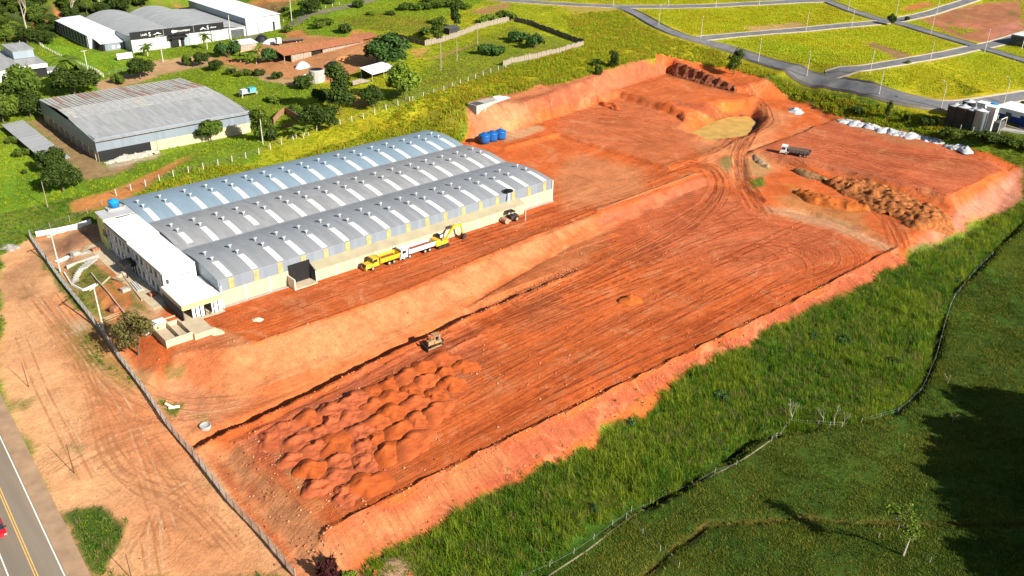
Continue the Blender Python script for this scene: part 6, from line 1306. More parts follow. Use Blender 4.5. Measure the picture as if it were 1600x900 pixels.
for k, v_ in enumerate((118.6, 114.4, 110.0, 105.6, 101.4, 97.6)):   # rows of tipped loads, filled from the fence end
    u_, n_ = 51.5 + _r.uniform(-.8, .8) + (1.5 if k % 2 else 0), 0; umax = min(90, 55 + (v_ - 94.5) / 17 * 36) + (2 if k < 2 else 0)
    while u_ < umax:
        f_ = (u_ - 50) / 34; kd = 'p' if f_ < .30 + .09 * (5 - k) * (k < 4) * .6 and _r.random() < .85 else ('o' if _r.random() < .62 else 'r')
        x_, y_ = u_ + _r.uniform(-.7, .7), v_ + _r.uniform(-.8, .8); o = link('dirt_pile', _r.choice(MND[kd]), None, (x_, y_, float(hgt(x_, y_)) - .15), _r.uniform(-.5, .7)); w_ = _r.uniform(2.7, 3.9)
        o.scale = (w_ * _r.uniform(1.0, 1.2), w_, _r.uniform(1.05, 1.55) * (1 if kd != 'p' else .85))
        tag(o, '%s %s earth mound from the fence end in the mound row %s' % (ORD[n_], {'o': 'orange', 'r': 'reddish', 'p': 'pinkish'}[kd], ROWN[k]), 'dirt pile', 'rows of tipped earth mounds'); n_ += 1; u_ += _r.uniform(3.7, 4.7)
def pile(px, py, w, h, m, label, seed, rough=.25, cat='dirt pile', name='dirt_pile', rz=None, ell=1.0, group=None, me=None):
    g = gnd(px, py); o = link(name, me or pile_mesh(name, m, seed, rough), None, (g[0], g[1], g[2] - .12), seed if rz is None else rz); o.scale = (w * ell, w, h); return tag(o, label, cat, group)
pile(985, 470, 2.7, 1.7, PM_OC, 'single heap of earth alone in the middle of the platform', 4, .3)
pile(1243, 174, 3.8, 1.3, PM_GV, 'single grey crushed stone pile by the upper dirt track', 6, .3, 'gravel pile', 'gravel_pile')
GVM = [pile_mesh('gravel_pile', PM_GV, 31 + i, .35) for i in range(3)]
gv = [(1316,190),(1326,191),(1336,193),(1347,195),(1356,197),(1364,199),(1374,202),(1383,204),(1393,206),(1402,208),(1412,211),(1424,213),(1437,215),(1449,218),(1462,221),(1488,230),(1498,231),(1508,234)]
nm_ = ['first', 'second', 'third', 'fourth', 'fifth', 'sixth', 'seventh', 'eighth', 'ninth', 'tenth', 'eleventh', 'twelfth', 'thirteenth', 'fourteenth', 'fifteenth']
for i, (x_, y_) in enumerate(gv):
    lab = '%s grey crushed stone pile in the long row, counted from the upper end' % nm_[i] if i < 15 else ('first', 'middle', 'last')[i - 15] + ' of three crushed stone piles past the gap in the row'
    pile(x_, y_, _r.uniform(2.4, 3.2), _r.uniform(1.1, 1.7), None, lab, i, .3, 'gravel pile', 'gravel_pile', i * 1.7, 1.15, 'crushed stone piles', GVM[i % 3])
# two long spoil heaps with a rough cloddy top
def ridge_heap(name, pts, w, h, m, label, seed, rough):
    P_ = np.array([gnd(*p)[:2] for p in pts]); lo, hi = P_.min(0) - w, P_.max(0) + w; st = .5
    gu, gv_ = np.arange(lo[0], hi[0], st), np.arange(lo[1], hi[1], st); A, B = np.meshgrid(gu, gv_, indexing='ij')
    d, arc, _ = seg_dist(A, B, P_); L_ = arc.max(); ww = w * (.75 + .5 * vnoise(arc, arc * 0, 9, seed)) * np.clip(np.minimum(arc + 3, L_ - arc + 3) / 8, .35, 1)
    hh = np.clip(1 - d / ww, -.2, 1); nz = .5 * (fbm(A, B, 3.4, seed, 4) - .5) + .9 * (np.abs(fbm(A, B, 2.0, seed + 3, 3) - .5) - .12); ez = np.maximum(0, hh) ** .6
    H_ = h * ez * (1 + rough * nz * 2.2) - .3 * (hh <= 0) + rough * 1.6 * nz * ez + np.where(hh > .05, rough * 1.1 * (vnoise(A, B, .9, seed + 5) - .5), 0)
    zz = hgt(A, B) + H_; n0, n1 = A.shape; ix = np.arange(n0 * n1).reshape(n0, n1)
    F_ = np.stack([ix[:-1, :-1], ix[1:, :-1], ix[1:, 1:], ix[:-1, 1:]], -1).reshape(-1, 4); keep = (hh[:-1, :-1] > -.18).ravel(); F_ = F_[keep]
    u_, inv = np.unique(F_, return_inverse=True)
    co = np.stack([A.ravel()[u_], B.ravel()[u_], zz.ravel()[u_]], 1); c0 = co.mean(0); c0[2] = co[:, 2].min()
    o = link(name, np_mesh(name, co - c0, inv.reshape(-1, 4), m), None, c0); return tag(o, label, 'spoil heap')
SPM = mat('spoil_mixed', (0.37, 0.125, 0.036), .95, .5, .9, bump=.9, bscale=2.5, dirt=.8, dirtcol=(.13, .055, .035), spec=.1); SPO = soil_pile_mat('spoil_orange', (.46, .125, .026), .35, .8)
ridge_heap('spoil_heap', [(1305,288),(1340,296),(1380,310),(1415,330),(1440,335),(1430,352)], 8.0, 1.9, SPM, 'long cloddy yellow-brown spoil heap below the upper right platform', 3, .75)
ridge_heap('spoil_heap', [(1252,303),(1285,314),(1318,322),(1352,328)], 5.0, 1.7, SPO, 'orange spoil heap with dark clefts beside the cloddy yellow-brown one', 8, .5)
ridge_heap('brown_bank', [(1245,268),(1268,276),(1290,284)], 3.2, 1.3, PM_BR, 'low brown earth bank leading up to the cloddy spoil heap', 12, .3)
ridge_heap('rubble_heap', [(1180,246),(1190,254),(1198,262)], 2.4, .7, mat('rubble', (.42, .27, .15), .95, .5, 2.0, bump=1, bscale=4, dirt=.5, dirtcol=(.14, .09, .05)), 'small heap of broken rubble beside the haul track', 15, .7)
ridge_heap('clod_bank', [(1046,112),(1090,122),(1130,134),(1148,142)], 2.6, 1.8, soil_pile_mat('clods_dark', (.26, .085, .04), .5, 1.0), 'dark cloddy bank across the back of the upper terrace', 18, .8)  # dark soil colour holds the shade of the scarp face
ridge_heap('clod_bank', [(935,158),(955,166),(965,172)], 2.5, 1.2, PM_RD, 'small dark red bank at the foot of the cut face', 19, .7)
# rubble at warehouse corner
ridge_heap('rubble_heap', [(165,256),(200,247),(246,239)], 2.0, 1.0, mat('rubble_pale', (.52, .46, .38), .95, .6, 2.5, bump=1, bscale=5, dirt=.8, dirtcol=(.12, .1, .08)), 'pale rubbish heap along the front of the rusty warehouse', 22, .7)
for px_, py_, lab, sd in ((337, 518, 'pale sand heap in the yard right of the porch', 2), (402, 500, 'small pale heap on the yard in front of the wall panels', 3)): pile(px_, py_, 2.0 if sd == 2 else 1.2, .8, mat('pale_sand', (.66, .50, .34), .95, .2, 2), lab, sd, .25, 'sand heap', 'sand_heap')
pile(14, 386, 2.4, .8, mat('dusty_stone', (.34, .31, .27), .9, .4, 3, bump=.8, bscale=5), 'grey gravel at the picture edge by the lawn', 9, .3, 'gravel pile', 'gravel_pile')
pile(612, 893, 3.6, 1.1, mat('dry_brush', (.36, .22, .13), .95, .5, 3, bump=1, bscale=5), 'dry brushwood heap at the foot of the earth slope', 12, .5, 'brush heap', 'brush_heap', None, 1.6)
for i, (px_, py_, s_) in enumerate(((586, 897, .5), (640, 898, .6), (575, 888, .4))):
    g = gnd(px_, py_); o = pile_mesh('boulder', PM_PK, 50 + i, .5, 12); b = link('boulder', o, None, g, i); b.scale = (s_ * 1.6, s_ * 1.4, s_ * 1.6); tag(b, ('boulder left of the dry brushwood heap', 'boulder at the right end of the dry brushwood heap', 'smaller stone above the dry brushwood heap')[i], 'boulder')

# ---------------------------------------------------------------- vehicles (x forward, z up, wheels on z 0)
YELLOW = mat('machine_yellow', (0.70, 0.42, 0.02), .45, .12, 1.0, spec=.5, dirt=.35, dirtcol=(.45, .2, .08)); VWHITE = mat('truck_white', (0.74, 0.74, 0.72), .45, .08, 1, spec=.5, dirt=.3, dirtcol=(.45, .25, .14)); TYRE = mat('tyre_rubber', (0.022, 0.02, 0.018), .9, .3, 3, dirt=.5, dirtcol=(.25, .11, .05)); RIMM = mat('wheel_rim', (0.45, 0.36, 0.28), .6, .2, 3); CHAS = mat('chassis_dark', (0.035, 0.03, 0.028), .7, .2, 2, dirt=.4, dirtcol=(.22, .1, .05)); REDM = mat('car_red', (0.55, 0.012, 0.02), .2, .05, 1, spec=.6); GREYBED = mat('bed_grey', (0.13, 0.14, 0.13), .6, .2, 1.0, dirt=.4, dirtcol=(.3, .15, .09)); RUSTL = soil_pile_mat('load_soil', (.34, .10, .04)); LAMP = mat('lamp_lens', (.75, .72, .65), .2, .05)
def wheel(parent, x, y, r, w, rim=RIMM):
    prof = [(r * .55, -w / 2), (r * .93, -w / 2), (r, -w * .3), (r, w * .3), (r * .93, w / 2), (r * .55, w / 2)]
    n = 16; mb = MB(); vs = [(q * math.cos(6.2832 * k / n), z, q * math.sin(6.2832 * k / n)) for q, z in prof for k in range(n)]
    mb.add(vs, [(i * n + k, i * n + (k + 1) % n, (i + 1) * n + (k + 1) % n, (i + 1) * n + k) for i in range(len(prof) - 1) for k in range(n)])
    t = mb.build('wheel', TYRE, parent); t.location = (x, y, r); MB().cyl((0, -w * .42, 0), (0, w * .42, 0), r * .56, r * .56, 12).build('rim', rim, t); return t
def dump_truck(px, py, rz, label, cabm, bedm, bonnet=False, L_=9.0, load=True, name='dump_truck', at_=None, axles=(2.6, -1.9, -3.3)):
    g = gnd(px, py) if at_ is None else at_; t = thing(name, label, 'dump truck', g, rz)
    b = L_ / 2; MB().box(-b + .2, b - .5, -.45, .45, .75, 1.15).build('chassis', CHAS, t)
    if bonnet:
        cab = MB().taper(b - 3.6, b - 1.6, -1.2, 1.2, .9, 2.9, .1, .35, .12).build('cab', cabm, t); MB().taper(b - 1.75, b, -1.05, 1.05, .75, 1.75, 0, .15, .15).build('bonnet', cabm, t); cx0, cx1 = b - 3.6, b - 1.6
        MB().box(b - .02, b + .04, -.8, .8, .95, 1.55).build('grille', CHAS, t); wz0, wz1 = 1.95, 2.7
    else:
        cab = MB().taper(b - 2.1, b, -1.22, 1.22, .65, 2.95, .05, .25, .1).build('cab', cabm, t); cx0, cx1 = b - 2.1, b; MB().box(b - .02, b + .05, -1.0, 1.0, .75, 1.3).build('grille', CHAS, t); wz0, wz1 = 1.75, 2.6
    fx = lambda z: cx1 - (.35 if bonnet else .25) * (z - (.9 if bonnet else .65)) / (2.0 if bonnet else 2.3)
    MB().hexa([(fx(wz0) - .02, -1.0, wz0), (fx(wz0) + .03, -1.0, wz0), (fx(wz0) + .03, 1.0, wz0), (fx(wz0) - .02, 1.0, wz0)], [(fx(wz1) - .02, -.95, wz1), (fx(wz1) + .03, -.95, wz1), (fx(wz1) + .03, .95, wz1), (fx(wz1) - .02, .95, wz1)]).build('windscreen', GLASS, cab)
    for s_ in (-1, 1):
        MB().box(cx0 + .5, cx1 - .55, s_ * 1.17 - .03, s_ * 1.17 + .03, wz0, wz1 - .05).build('side_window', GLASS, cab); MB().box(b - .9 if not bonnet else b - 2.0, b - .75 if not bonnet else b - 1.85, s_ * 1.35 - .12, s_ * 1.35 + .12, 1.9, 2.5).build('mirror', CHAS, cab)
        MB().box(b - .0, b + .07, s_ * .85 - .16, s_ * .85 + .16, .95, 1.2).build('headlight', LAMP, t)
    MB().box(b - .12, b + .12, -1.2, 1.2, .45, .75).build('bumper', cabm, t)
    x0, x1 = -b, cx0 - .35
    bed = MB().hexa([(x0 + .35, -1.1, 1.2), (x1, -1.1, 1.2), (x1, 1.1, 1.2), (x0 + .35, 1.1, 1.2)], [(x0 + .35, -1.1, 1.32), (x1, -1.1, 1.32), (x1, 1.1, 1.32), (x0 + .35, 1.1, 1.32)]).build('dump_bed', bedm, t)
    for s_ in (-1, 1):
        MB().hexa([(x0 + .3, s_ * 1.14 - .05, 1.2), (x1, s_ * 1.14 - .05, 1.2), (x1, s_ * 1.14 + .05, 1.2), (x0 + .3, s_ * 1.14 + .05, 1.2)], [(x0, s_ * 1.25 - .05, 2.35), (x1, s_ * 1.25 - .05, 2.35), (x1, s_ * 1.25 + .05, 2.35), (x0, s_ * 1.25 + .05, 2.35)]).build('side_panel', bedm, bed)
        for i in range(6): xx = x0 + .6 + i * (x1 - x0 - 1) / 5; MB().box(xx - .06, xx + .06, s_ * 1.27 - .07, s_ * 1.27 + .07, 1.25, 2.3).build('stake', bedm, bed)
    MB().box(x1 - .06, x1 + .06, -1.25, 1.25, 1.2, 2.75).build('front_panel', bedm, bed); MB().hexa([(x0 + .25, -1.1, 1.2), (x0 + .35, -1.1, 1.2), (x0 + .35, 1.1, 1.2), (x0 + .25, 1.1, 1.2)], [(x0 - .15, -1.2, 2.2), (x0 - .05, -1.2, 2.2), (x0 - .05, 1.2, 2.2), (x0 - .15, 1.2, 2.2)]).build('tailgate', bedm, bed)
    if load: MB().taper(x0 + .4, x1 - .1, -1.12, 1.12, 1.33, 1.9, .5, .5, .3).build('soil_load', RUSTL, t)
    for x in axles:
        for s_ in (-1, 1): wheel(t, x, s_ * (1.0 if x < 0 else 1.05), .55, .5 if x < 0 else .34)
    for s_ in (-1, 1): MB().box(axles[0] - .75, axles[0] + .75, s_ * 1.12 - .16, s_ * 1.12 + .16, 1.02, 1.2).build('mudguard', cabm, t)
    MB().cyl((-.4, -.95, .75), (.9, -.95, .75), .3, .3, 10).build('fuel_tank', CHAS, t); return t
dump_truck(0, 0, math.pi, 'yellow dump truck with a bonnet parked in front of the white dump truck', YELLOW, YELLOW, True, 9.6, True, at_=(100.2, 157.2, float(hgt(100, 157))), axles=(3.0, -1.6, -3.0))
dump_truck(0, 0, math.pi, 'long white dump truck between the yellow dump truck and the excavator', VWHITE, VWHITE, False, 10.6, True, at_=(110.4, 157.2, float(hgt(110, 157))), axles=(4.3, -2.0, -3.4, 2.6))
_a, _b = gnd(1222, 240), gnd(1262, 246); dump_truck(0, 0, math.atan2(*( _a - _b)[[1, 0]]), 'white-cabbed dump truck with a dark bed on the upper right platform', VWHITE, GREYBED, False, 9.5, True, at_=(_a + _b) / 2)
# flatbed truck in the sawmill yard
g = gnd(450, 68); t = thing('flatbed_truck', 'cream flatbed truck loaded with logs behind the sawmill', 'truck', g, R(172)); CRM = mat('cab_cream', (.70, .66, .48), .5, .1, 1)
c_ = MB().taper(3.2, 5.4, -1.2, 1.2, .6, 2.9, .05, .3, .1).build('cab', CRM, t); MB().box(5.2, 5.32, -1, 1, 1.7, 2.5).build('windscreen', GLASS, c_); MB().box(-7, 3, -1.25, 1.25, 1.1, 1.3).build('bed', CHAS, t); MB().box(-7, 3.4, -.4, .4, .7, 1.1).build('chassis', CHAS, t)
for i in range(5): MB().cyl((-6.6, -.9 + i * .45, 1.55), (2.6, -.9 + i * .45, 1.55), .22, .2, 8).build('log', BARK, t)
for x in (4.2, -3.6, -5.2):
    for s_ in (-1, 1): wheel(t, x, s_ * 1.0, .5, .4)
# excavator
g = np.array([117.8, 157.0, float(hgt(117.8, 157.0))]); t = thing('excavator', 'yellow crawler excavator with its boom reaching along the dock wall', 'excavator', g, R(2))
for s_ in (-1, 1):
    MB().prism([(-1.9, .35), (-1.6, 0), (1.6, 0), (1.9, .35), (1.7, .8), (-1.7, .8)], s_ * 1.1 - .3, s_ * 1.1 + .3).build('track', TYRE, t)
MB().box(-1.0, 1.0, -.8, .8, .5, 1.0).build('undercarriage', CHAS, t); MB().taper(-2.3, 1.6, -1.3, 1.3, 1.0, 1.9, .1, .1, .05).build('deck', YELLOW, t); MB().taper(-2.4, -.9, -1.3, 1.3, 1.9, 2.5, .25, .05, .1).build('counterweight', YELLOW, t)
cb = MB().taper(-.2, 1.5, .2, 1.25, 1.9, 3.2, .05, .25, .08).build('cab', BLACK, t); MB().box(1.3, 1.45, .3, 1.15, 2.1, 2.9).build('windscreen', GLASS, cb); MB().box(0, 1.1, .35, 1.1, 3.2, 3.26).build('roof_plate', VWHITE, cb); MB().box(.1, 1.0, .12, .22, 2.2, 2.9).build('side_window', VWHITE, cb); MB().box(-.9, -.1, -.9, .9, 1.9, 2.4).build('engine_cover', CHAS, t)
MB().prism([(1.2, 1.6), (1.6, 1.5), (4.3, 4.2), (6.4, 4.0), (6.5, 4.5), (4.1, 4.8)], -.55, -.15).build('boom', YELLOW, t); MB().prism([(6.2, 4.6), (6.7, 4.5), (7.3, 1.6), (7.0, 1.5)], -.5, -.2).build('stick', YELLOW, t); MB().prism([(7.3, 1.7), (7.9, 1.2), (7.7, .4), (6.9, .2), (6.6, .7), (7.0, 1.5)], -.95, .25).build('bucket', CHAS, t); MB().cyl((2.2, -.35, 1.6), (3.8, -.35, 3.6), .11, .11, 8).build('boom_cylinder', STEEL, t); MB().cyl((4.3, -.35, 4.9), (6.3, -.35, 4.9), .1, .1, 8).build('stick_cylinder', STEEL, t)
# roller near the far end of the dock
g = gnd(797, 346); t = thing('road_roller', 'road roller with a dark canopy parked near the end of the dock wall', 'road roller', g, R(178)); PNK = mat('dusty_machine', (.48, .27, .17), .8, .25, 1.5, dirt=.4)
MB().cyl((1.7, -1.0, .75), (1.7, 1.0, .75), .75, .75, 18).build('drum', PNK, t); MB().box(.6, 2.6, -1.15, -1.02, .5, 1.0).build('drum_frame', PNK, t); MB().box(.6, 2.6, 1.02, 1.15, .5, 1.0).build('drum_frame', PNK, t); MB().taper(-2.6, .3, -.8, .8, .7, 1.7, .3, .1, .1).build('engine_body', CHAS, t)
for s_ in (-1, 1):
    wheel(t, -1.5, s_ * 1.0, .75, .45, PNK)
    for x in (-.9, .4): MB().cyl((x, s_ * .75, 1.5), (x, s_ * .75, 2.9), .06, .06, 6).build('canopy_post', CHAS, t)
MB().taper(-1.2, .8, -1.0, 1.0, 2.9, 3.05, .1, .1, .1).build('canopy', BLACK, t); MB().box(-.6, -.1, -.3, .3, 1.5, 2.1).build('seat', BLACK, t)
# bulldozer working at the ditch edge
g = gnd(678, 541); t = thing('bulldozer', 'dusty bulldozer pushing soil at the edge of the dark ditch', 'bulldozer', g, R(176), scale=.88); DUS = mat('dusty_yellow', (.40, .225, .10), .8, .3, 1.5, dirt=.5, dirtcol=(.4, .16, .06))
for s_ in (-1, 1):
    tr = MB().prism([(-2.0, .5), (-1.6, .0), (1.6, .0), (2.0, .5), (1.5, .95), (-1.5, .95)], s_ * 1.0 - .3, s_ * 1.0 + .3).build('track', TYRE, t); MB().box(-1.4, 1.4, s_ * 1.3 - .03, s_ * 1.3 + .03, .3, .65).build('track_frame', DUS, tr)
    MB().box(.4, 2.7, s_ * 1.45 - .1, s_ * 1.45 + .1, .35, .6).build('push_arm', DUS, t)
    for x in (-1.3, .1): MB().cyl((x, s_ * .7, 1.7), (x, s_ * .65, 3.0), .06, .06, 6).build('canopy_post', VWHITE, t)
MB().taper(.2, 1.9, -.6, .6, .8, 1.9, 0, .15, .06).build('bonnet', DUS, t); MB().box(-1.7, .2, -.75, .75, .8, 1.6).build('body', DUS, t); MB().box(-1.5, .3, -.9, .9, 3.0, 3.12).build('canopy', DUS, t); MB().prism([(2.6, .05), (2.9, .0), (2.75, .6), (2.9, 1.35), (2.7, 1.35), (2.55, .6)], -1.75, 1.75).build('blade', CHAS, t); MB().cyl((1.2, .3, 1.9), (1.2, .3, 2.6), .08, .08, 6).build('exhaust', BLACK, t); MB().box(-1.1, -.5, -.3, .3, 1.6, 2.2).build('seat', BLACK, t); MB().box(-2.6, -1.7, -.5, .5, .6, 1.2).build('ripper', CHAS, t)
# cars
def car(g, rz, m, label, name='car'):
    t = thing(name, label, 'car', g, rz)
    MB().prism([(-2.1, .35), (-2.15, .8), (-1.9, .98), (1.0, .95), (1.9, .8), (2.1, .6), (2.1, .35)], -.85, .85).build('body', m, t)
    cb = MB().hexa([(-1.7, -.8, .95), (1.0, -.8, .95), (1.0, .8, .95), (-1.7, .8, .95)], [(-1.25, -.62, 1.5), (.2, -.62, 1.5), (.2, .62, 1.5), (-1.25, .62, 1.5)]).build('cabin', GLASS, t); MB().hexa([(-1.28, -.64, 1.46), (.24, -.64, 1.46), (.24, .64, 1.46), (-1.28, .64, 1.46)], [(-1.2, -.58, 1.53), (.14, -.58, 1.53), (.14, .58, 1.53), (-1.2, .58, 1.53)]).build('roof', m, cb)
    for x in (-1.3, 1.3):
        for s_ in (-1, 1): wheel(t, x, s_ * .76, .32, .2, STEEL)
    for s_ in (-1, 1): MB().box(2.02, 2.12, s_ * .6 - .18, s_ * .6 + .18, .58, .72).build('headlight', LAMP, t); MB().box(.55, .7, s_ * .98 - .12, s_ * .98 + .12, .95, 1.08).build('mirror', BLACK, t)
    return t
g = gnd(-1, 832); g[2] += .15; car(g, math.atan2(_dir[1], _dir[0]), REDM, 'red car driving on the highway at the picture edge')
g = gnd(66, 178); car(g, R(95), VWHITE, 'white car parked at the corner of the rusty warehouse')

# ---------------------------------------------------------------- poles, lamps, fences
def pole(px, py, h, label, m=CONCPOLE, arms=1, r=.17, name='utility_pole', cat='utility pole', rz=0.0, arm_len=1.1, group=None, arm_m=None):
    g = gnd(px, py); t = thing(name, label, cat, (g[0], g[1], g[2]), rz, group); MB().cyl((0, 0, -.6), (0, 0, h), r, r * .6, 8).build('shaft', m, t)
    for i in range(arms): MB().box(-arm_len, arm_len, -.08, .08, h - .35 - .9 * i, h - .18 - .9 * i).build('crossarm', arm_m or m, t)
    for i in range(arms):
        for s_ in (-1, 0, 1): MB().cyl((s_ * arm_len * .85, 0, h - .18 - .9 * i), (s_ * arm_len * .85, 0, h + .08 - .9 * i), .06, .05, 6).build('insulator', STEEL, t)
    return t
pole(94.5, 425, 9.5, 'white utility pole by the front fence near the garden steps', r=.2, rz=R(20)); pole(163, 521, 11.0, 'white utility pole with a crossarm beside the front fence and the brownish tree', r=.22, rz=R(40), arm_len=1.5)
pole(411, 226, 10.5, 'leaning light pole behind the rear shed roof', arms=0); pole(139, 118, 10, 'white cross-shaped pole beside the workshop drive', r=.22); pole(255, 97, 11, 'white cross-shaped pole before the sign factory gate', r=.22, arm_len=1.6); pole(362, 66, 12, 'tall white pole at the corner of the sign factory annex', r=.24, arms=0); pole(456, 33, 12, 'tall white pole beside the side road', r=.22, arms=0)
pole(689, 110, 12, 'tall grey pole in the fenced paddock', WOODPOLE, 1, .2); pole(714, 97, 9, 'shorter grey pole in the fenced paddock', WOODPOLE, 0, .18); pole(746, 71, 9.5, 'grey pole at the board fence of the paddock', WOODPOLE, 1, .18); pole(75, 325, 7.5, 'leaning pole on the lawn below the clipped trees', WOODPOLE, 0, .12); pole(821, 345, 5.5, 'thin white survey mast before the end of the dock wall', WHITE, 0, .07, 'survey_mast', 'mast')
for px_, py_, h_, lab in ((45, 605, 5.5, 'thin dark post in the dirt lot, nearest the highway bend'), (116, 740, 6.0, 'thin dark post in the dirt lot above the green patch'), (206, 905, 5.0, 'thin dark post in the dirt lot at the bottom of the picture'), (518, 882, 2.6, 'thin dark post by the maroon-leaved shrub')): pole(px_, py_, h_, lab, mat('dark_post', (.05, .035, .03), .9, .2), 0, .07, 'thin_post', 'post')
def street_lamp(px, py, label, arm=1, h=8.6, az=0.0):
    g = gnd(px, py); t = thing('street_lamp', label, 'street lamp', g, az, 'street lamps of the plots'); MB().cyl((0, 0, -.4), (0, 0, h), .16, .10, 8).build('shaft', CONCPOLE, t)
    if arm: MB().tube([(0, 0, h - .3), (.9, 0, h + .5), (1.8, 0, h + .75)], .06, 6).build('arm', STEEL, t); MB().taper(1.6, 2.5, -.16, .16, h + .66, h + .84, .1, .1, .05).build('lamp_head', WHITE, t)
    return t
ordn = ['first', 'second', 'third', 'fourth', 'fifth', 'sixth', 'seventh']
for i, (x_, y_) in enumerate(((1029,41),(1094.5,61),(1184.5,97.5),(1260,120),(1373,149),(1470,170),(1568,163))): street_lamp(x_, y_, '%s street lamp along the lowest street, counted from its upper end' % ordn[i], 1, 8.8, R(35) if i < 5 else R(60))
for i, (x_, y_) in enumerate(((1259,49),(1330,44),(1454,54),(1538,82))): street_lamp(x_, y_, ('street lamp on the upper cross street, the one farther from the crossing', 'street lamp on the upper cross street near the crossing', 'street lamp beside the scraped red plot', 'street lamp at the crossing by the dark house')[i], i > 1, 9, R(20))
for i, (x_, y_) in enumerate(((1359,115),(1452.5,98))): street_lamp(x_, y_, ('street lamp between the two big plots, beside the bare rectangle', 'street lamp between the two big plots, nearer the dark house')[i], 0, 9.4)
for i, (x_, y_) in enumerate(((958,11),(1044,10),(1118,13),(1186,8),(1325,17),(1463,23),(1399,27))): street_lamp(x_, y_, '%s street lamp in the farthest row along the top, counted from the left' % ordn[i], i % 2, 8.5, R(20))

def post_row(name, label, pts, step, h, m, r=.08, wires=2, cat='fence', wire_m=STEEL, sq=False):
    """line fence: each post its own piece, wires between"""
    W = np.array([gnd(*p) for p in pts]); seg = np.r_[0, np.cumsum(np.linalg.norm(np.diff(W[:, :2], axis=0), axis=1))]; n = max(2, int(seg[-1] / step)); s_ = np.linspace(0, seg[-1], n + 1)
    xy = np.c_[np.interp(s_, seg, W[:, 0]), np.interp(s_, seg, W[:, 1])]; z = hgt(xy[:, 0], xy[:, 1]); o_ = np.array([xy[0, 0], xy[0, 1], z[0]]); t = thing(name, label, cat, o_)
    me = (MB().box(-r, r, -r, r, -.4, h) if sq else MB().cyl((0, 0, -.4), (0, 0, h), r, r * .85, 6)).mesh('post', m); prs = random.Random(int(xy[0, 0] * 10))
    for i in range(n + 1):
        p = link('post', me, t, (xy[i, 0] - o_[0], xy[i, 1] - o_[1], z[i] - o_[2])); p.rotation_euler = (prs.uniform(-.05, .05), prs.uniform(-.05, .05), 0)
    for k_ in range(wires):
        mb = MB(); hh = h * (.45 + .45 * k_ / max(1, wires - 1)); mb.tube([(xy[i, 0] - o_[0], xy[i, 1] - o_[1], z[i] - o_[2] + hh) for i in range(n + 1)], .014, 3); mb.build('wire', wire_m, t)
    return t
post_row('post_fence', 'white concrete post fence along the top of the slope behind the shed', [(182,306),(270,276),(330,262),(400,243),(440,226),(470,214),(540,193),(600,173),(640,160)], 4.5, 2.0, CONCPOLE, .11, 3, sq=True)
post_row('post_fence', 'wire fence on posts from the light green tree up to the board fence', [(645,158),(700,140),(745,122),(790,106)], 5, 1.8, CONCPOLE, .1, 3, sq=True)
post_row('post_fence', 'pale post fence curving along the lawn below the factory wing', [(55,64),(70,77),(95,90),(120,101),(150,112),(162,121)], 1.6, 1.6, CONCPOLE, .1, 2, sq=True)
post_row('post_fence', 'wire fence beside the drive below the sign factory lawn', [(162,121),(180,116),(205,109),(222,104)], 3, 1.8, STEEL, .06, 3)
post_row('post_fence', 'white post fence at the edge of the far wood', [(0,80),(25,72),(42,66)], 3.5, 1.6, CONCPOLE, .1, 2, sq=True)
post_row('post_fence', 'post fence along the lawn beside the entrance lot', [(48,370),(75,360),(105,348),(135,336),(160,322)], 5, 1.8, WOODPOLE, .08, 3)
post_row('post_fence', 'white post fence along the side road above the sawmill', [(388,56),(430,38),(480,22),(530,8)], 5, 1.6, CONCPOLE, .1, 2, sq=True)
post_row('post_fence', 'weathered post fence along the stream path', [(815,905),(880,878),(935,838),(978,806),(1040,775),(1100,748),(1150,728)], 4.5, 1.3, DEADW, .06, 1)
post_row('post_fence', 'post fence running down the pasture from the stream path', [(978,812),(993,826),(1008,838),(1022,856),(1042,872),(1060,888)], 3.4, 1.3, DEADW, .06, 2)
post_row('post_fence', 'post and rail fence between the bare grey trees', [(1205,690),(1232,662),(1270,664),(1315,668)], 2.2, 1.2, DEADW, .07, 2, wire_m=DEADW)
post_row('post_fence', 'sparse post fence along the far bank of the stream', [(1345,662),(1400,648),(1440,612),(1462,560),(1475,510),(1488,470),(1520,430),(1550,400)], 5.0, 1.3, DEADW, .06, 2)
post_row('post_fence', 'short pale posts in front of the silos', [(1450,186),(1480,196),(1500,203),(1530,209),(1560,212)], 4, 1.8, CONCPOLE, .12, 1, sq=True)
post_row('post_fence', 'wooden post fence in the pasture around the slender tree', [(1372,842),(1386,822),(1452,880)], 6, 1.3, DEADW, .06, 0)

def board_fence(pts, label, m, h=2.3, name='board_fence'):
    W = np.array([gnd(*p) for p in pts]); seg = np.r_[0, np.cumsum(np.linalg.norm(np.diff(W[:, :2], axis=0), axis=1))]; n = max(2, int(seg[-1] / .95)); s_ = np.linspace(0, seg[-1], n + 1)
    xy = np.c_[np.interp(s_, seg, W[:, 0]), np.interp(s_, seg, W[:, 1])]; z = hgt(xy[:, 0], xy[:, 1]); o_ = np.array([xy[0, 0], xy[0, 1], z[0]]); t = thing(name, label, 'fence', o_)
    me = [MB().box(0, .86, -.05 - .04 * i, .05 - .04 * i, -.5, h - .12 * i).mesh('board', m) for i in range(3)]; q = random.Random(n)
    for i in range(n):
        d_ = xy[i + 1] - xy[i]; b = link('board', me[q.randrange(3)], t, (xy[i, 0] - o_[0], xy[i, 1] - o_[1], z[i] - o_[2] + q.uniform(-.1, .15)), math.atan2(d_[1], d_[0])); b.scale = (np.linalg.norm(d_) / .95, 1, q.uniform(.9, 1.08))
    return t
WB = mat('silvered_boards', (0.30, 0.25, 0.19), .9, .25, .8, dirt=.5, dirtcol=(.2, .14, .1)); WBD = mat('dark_boards', (.13, .11, .095), .9, .3, .8)
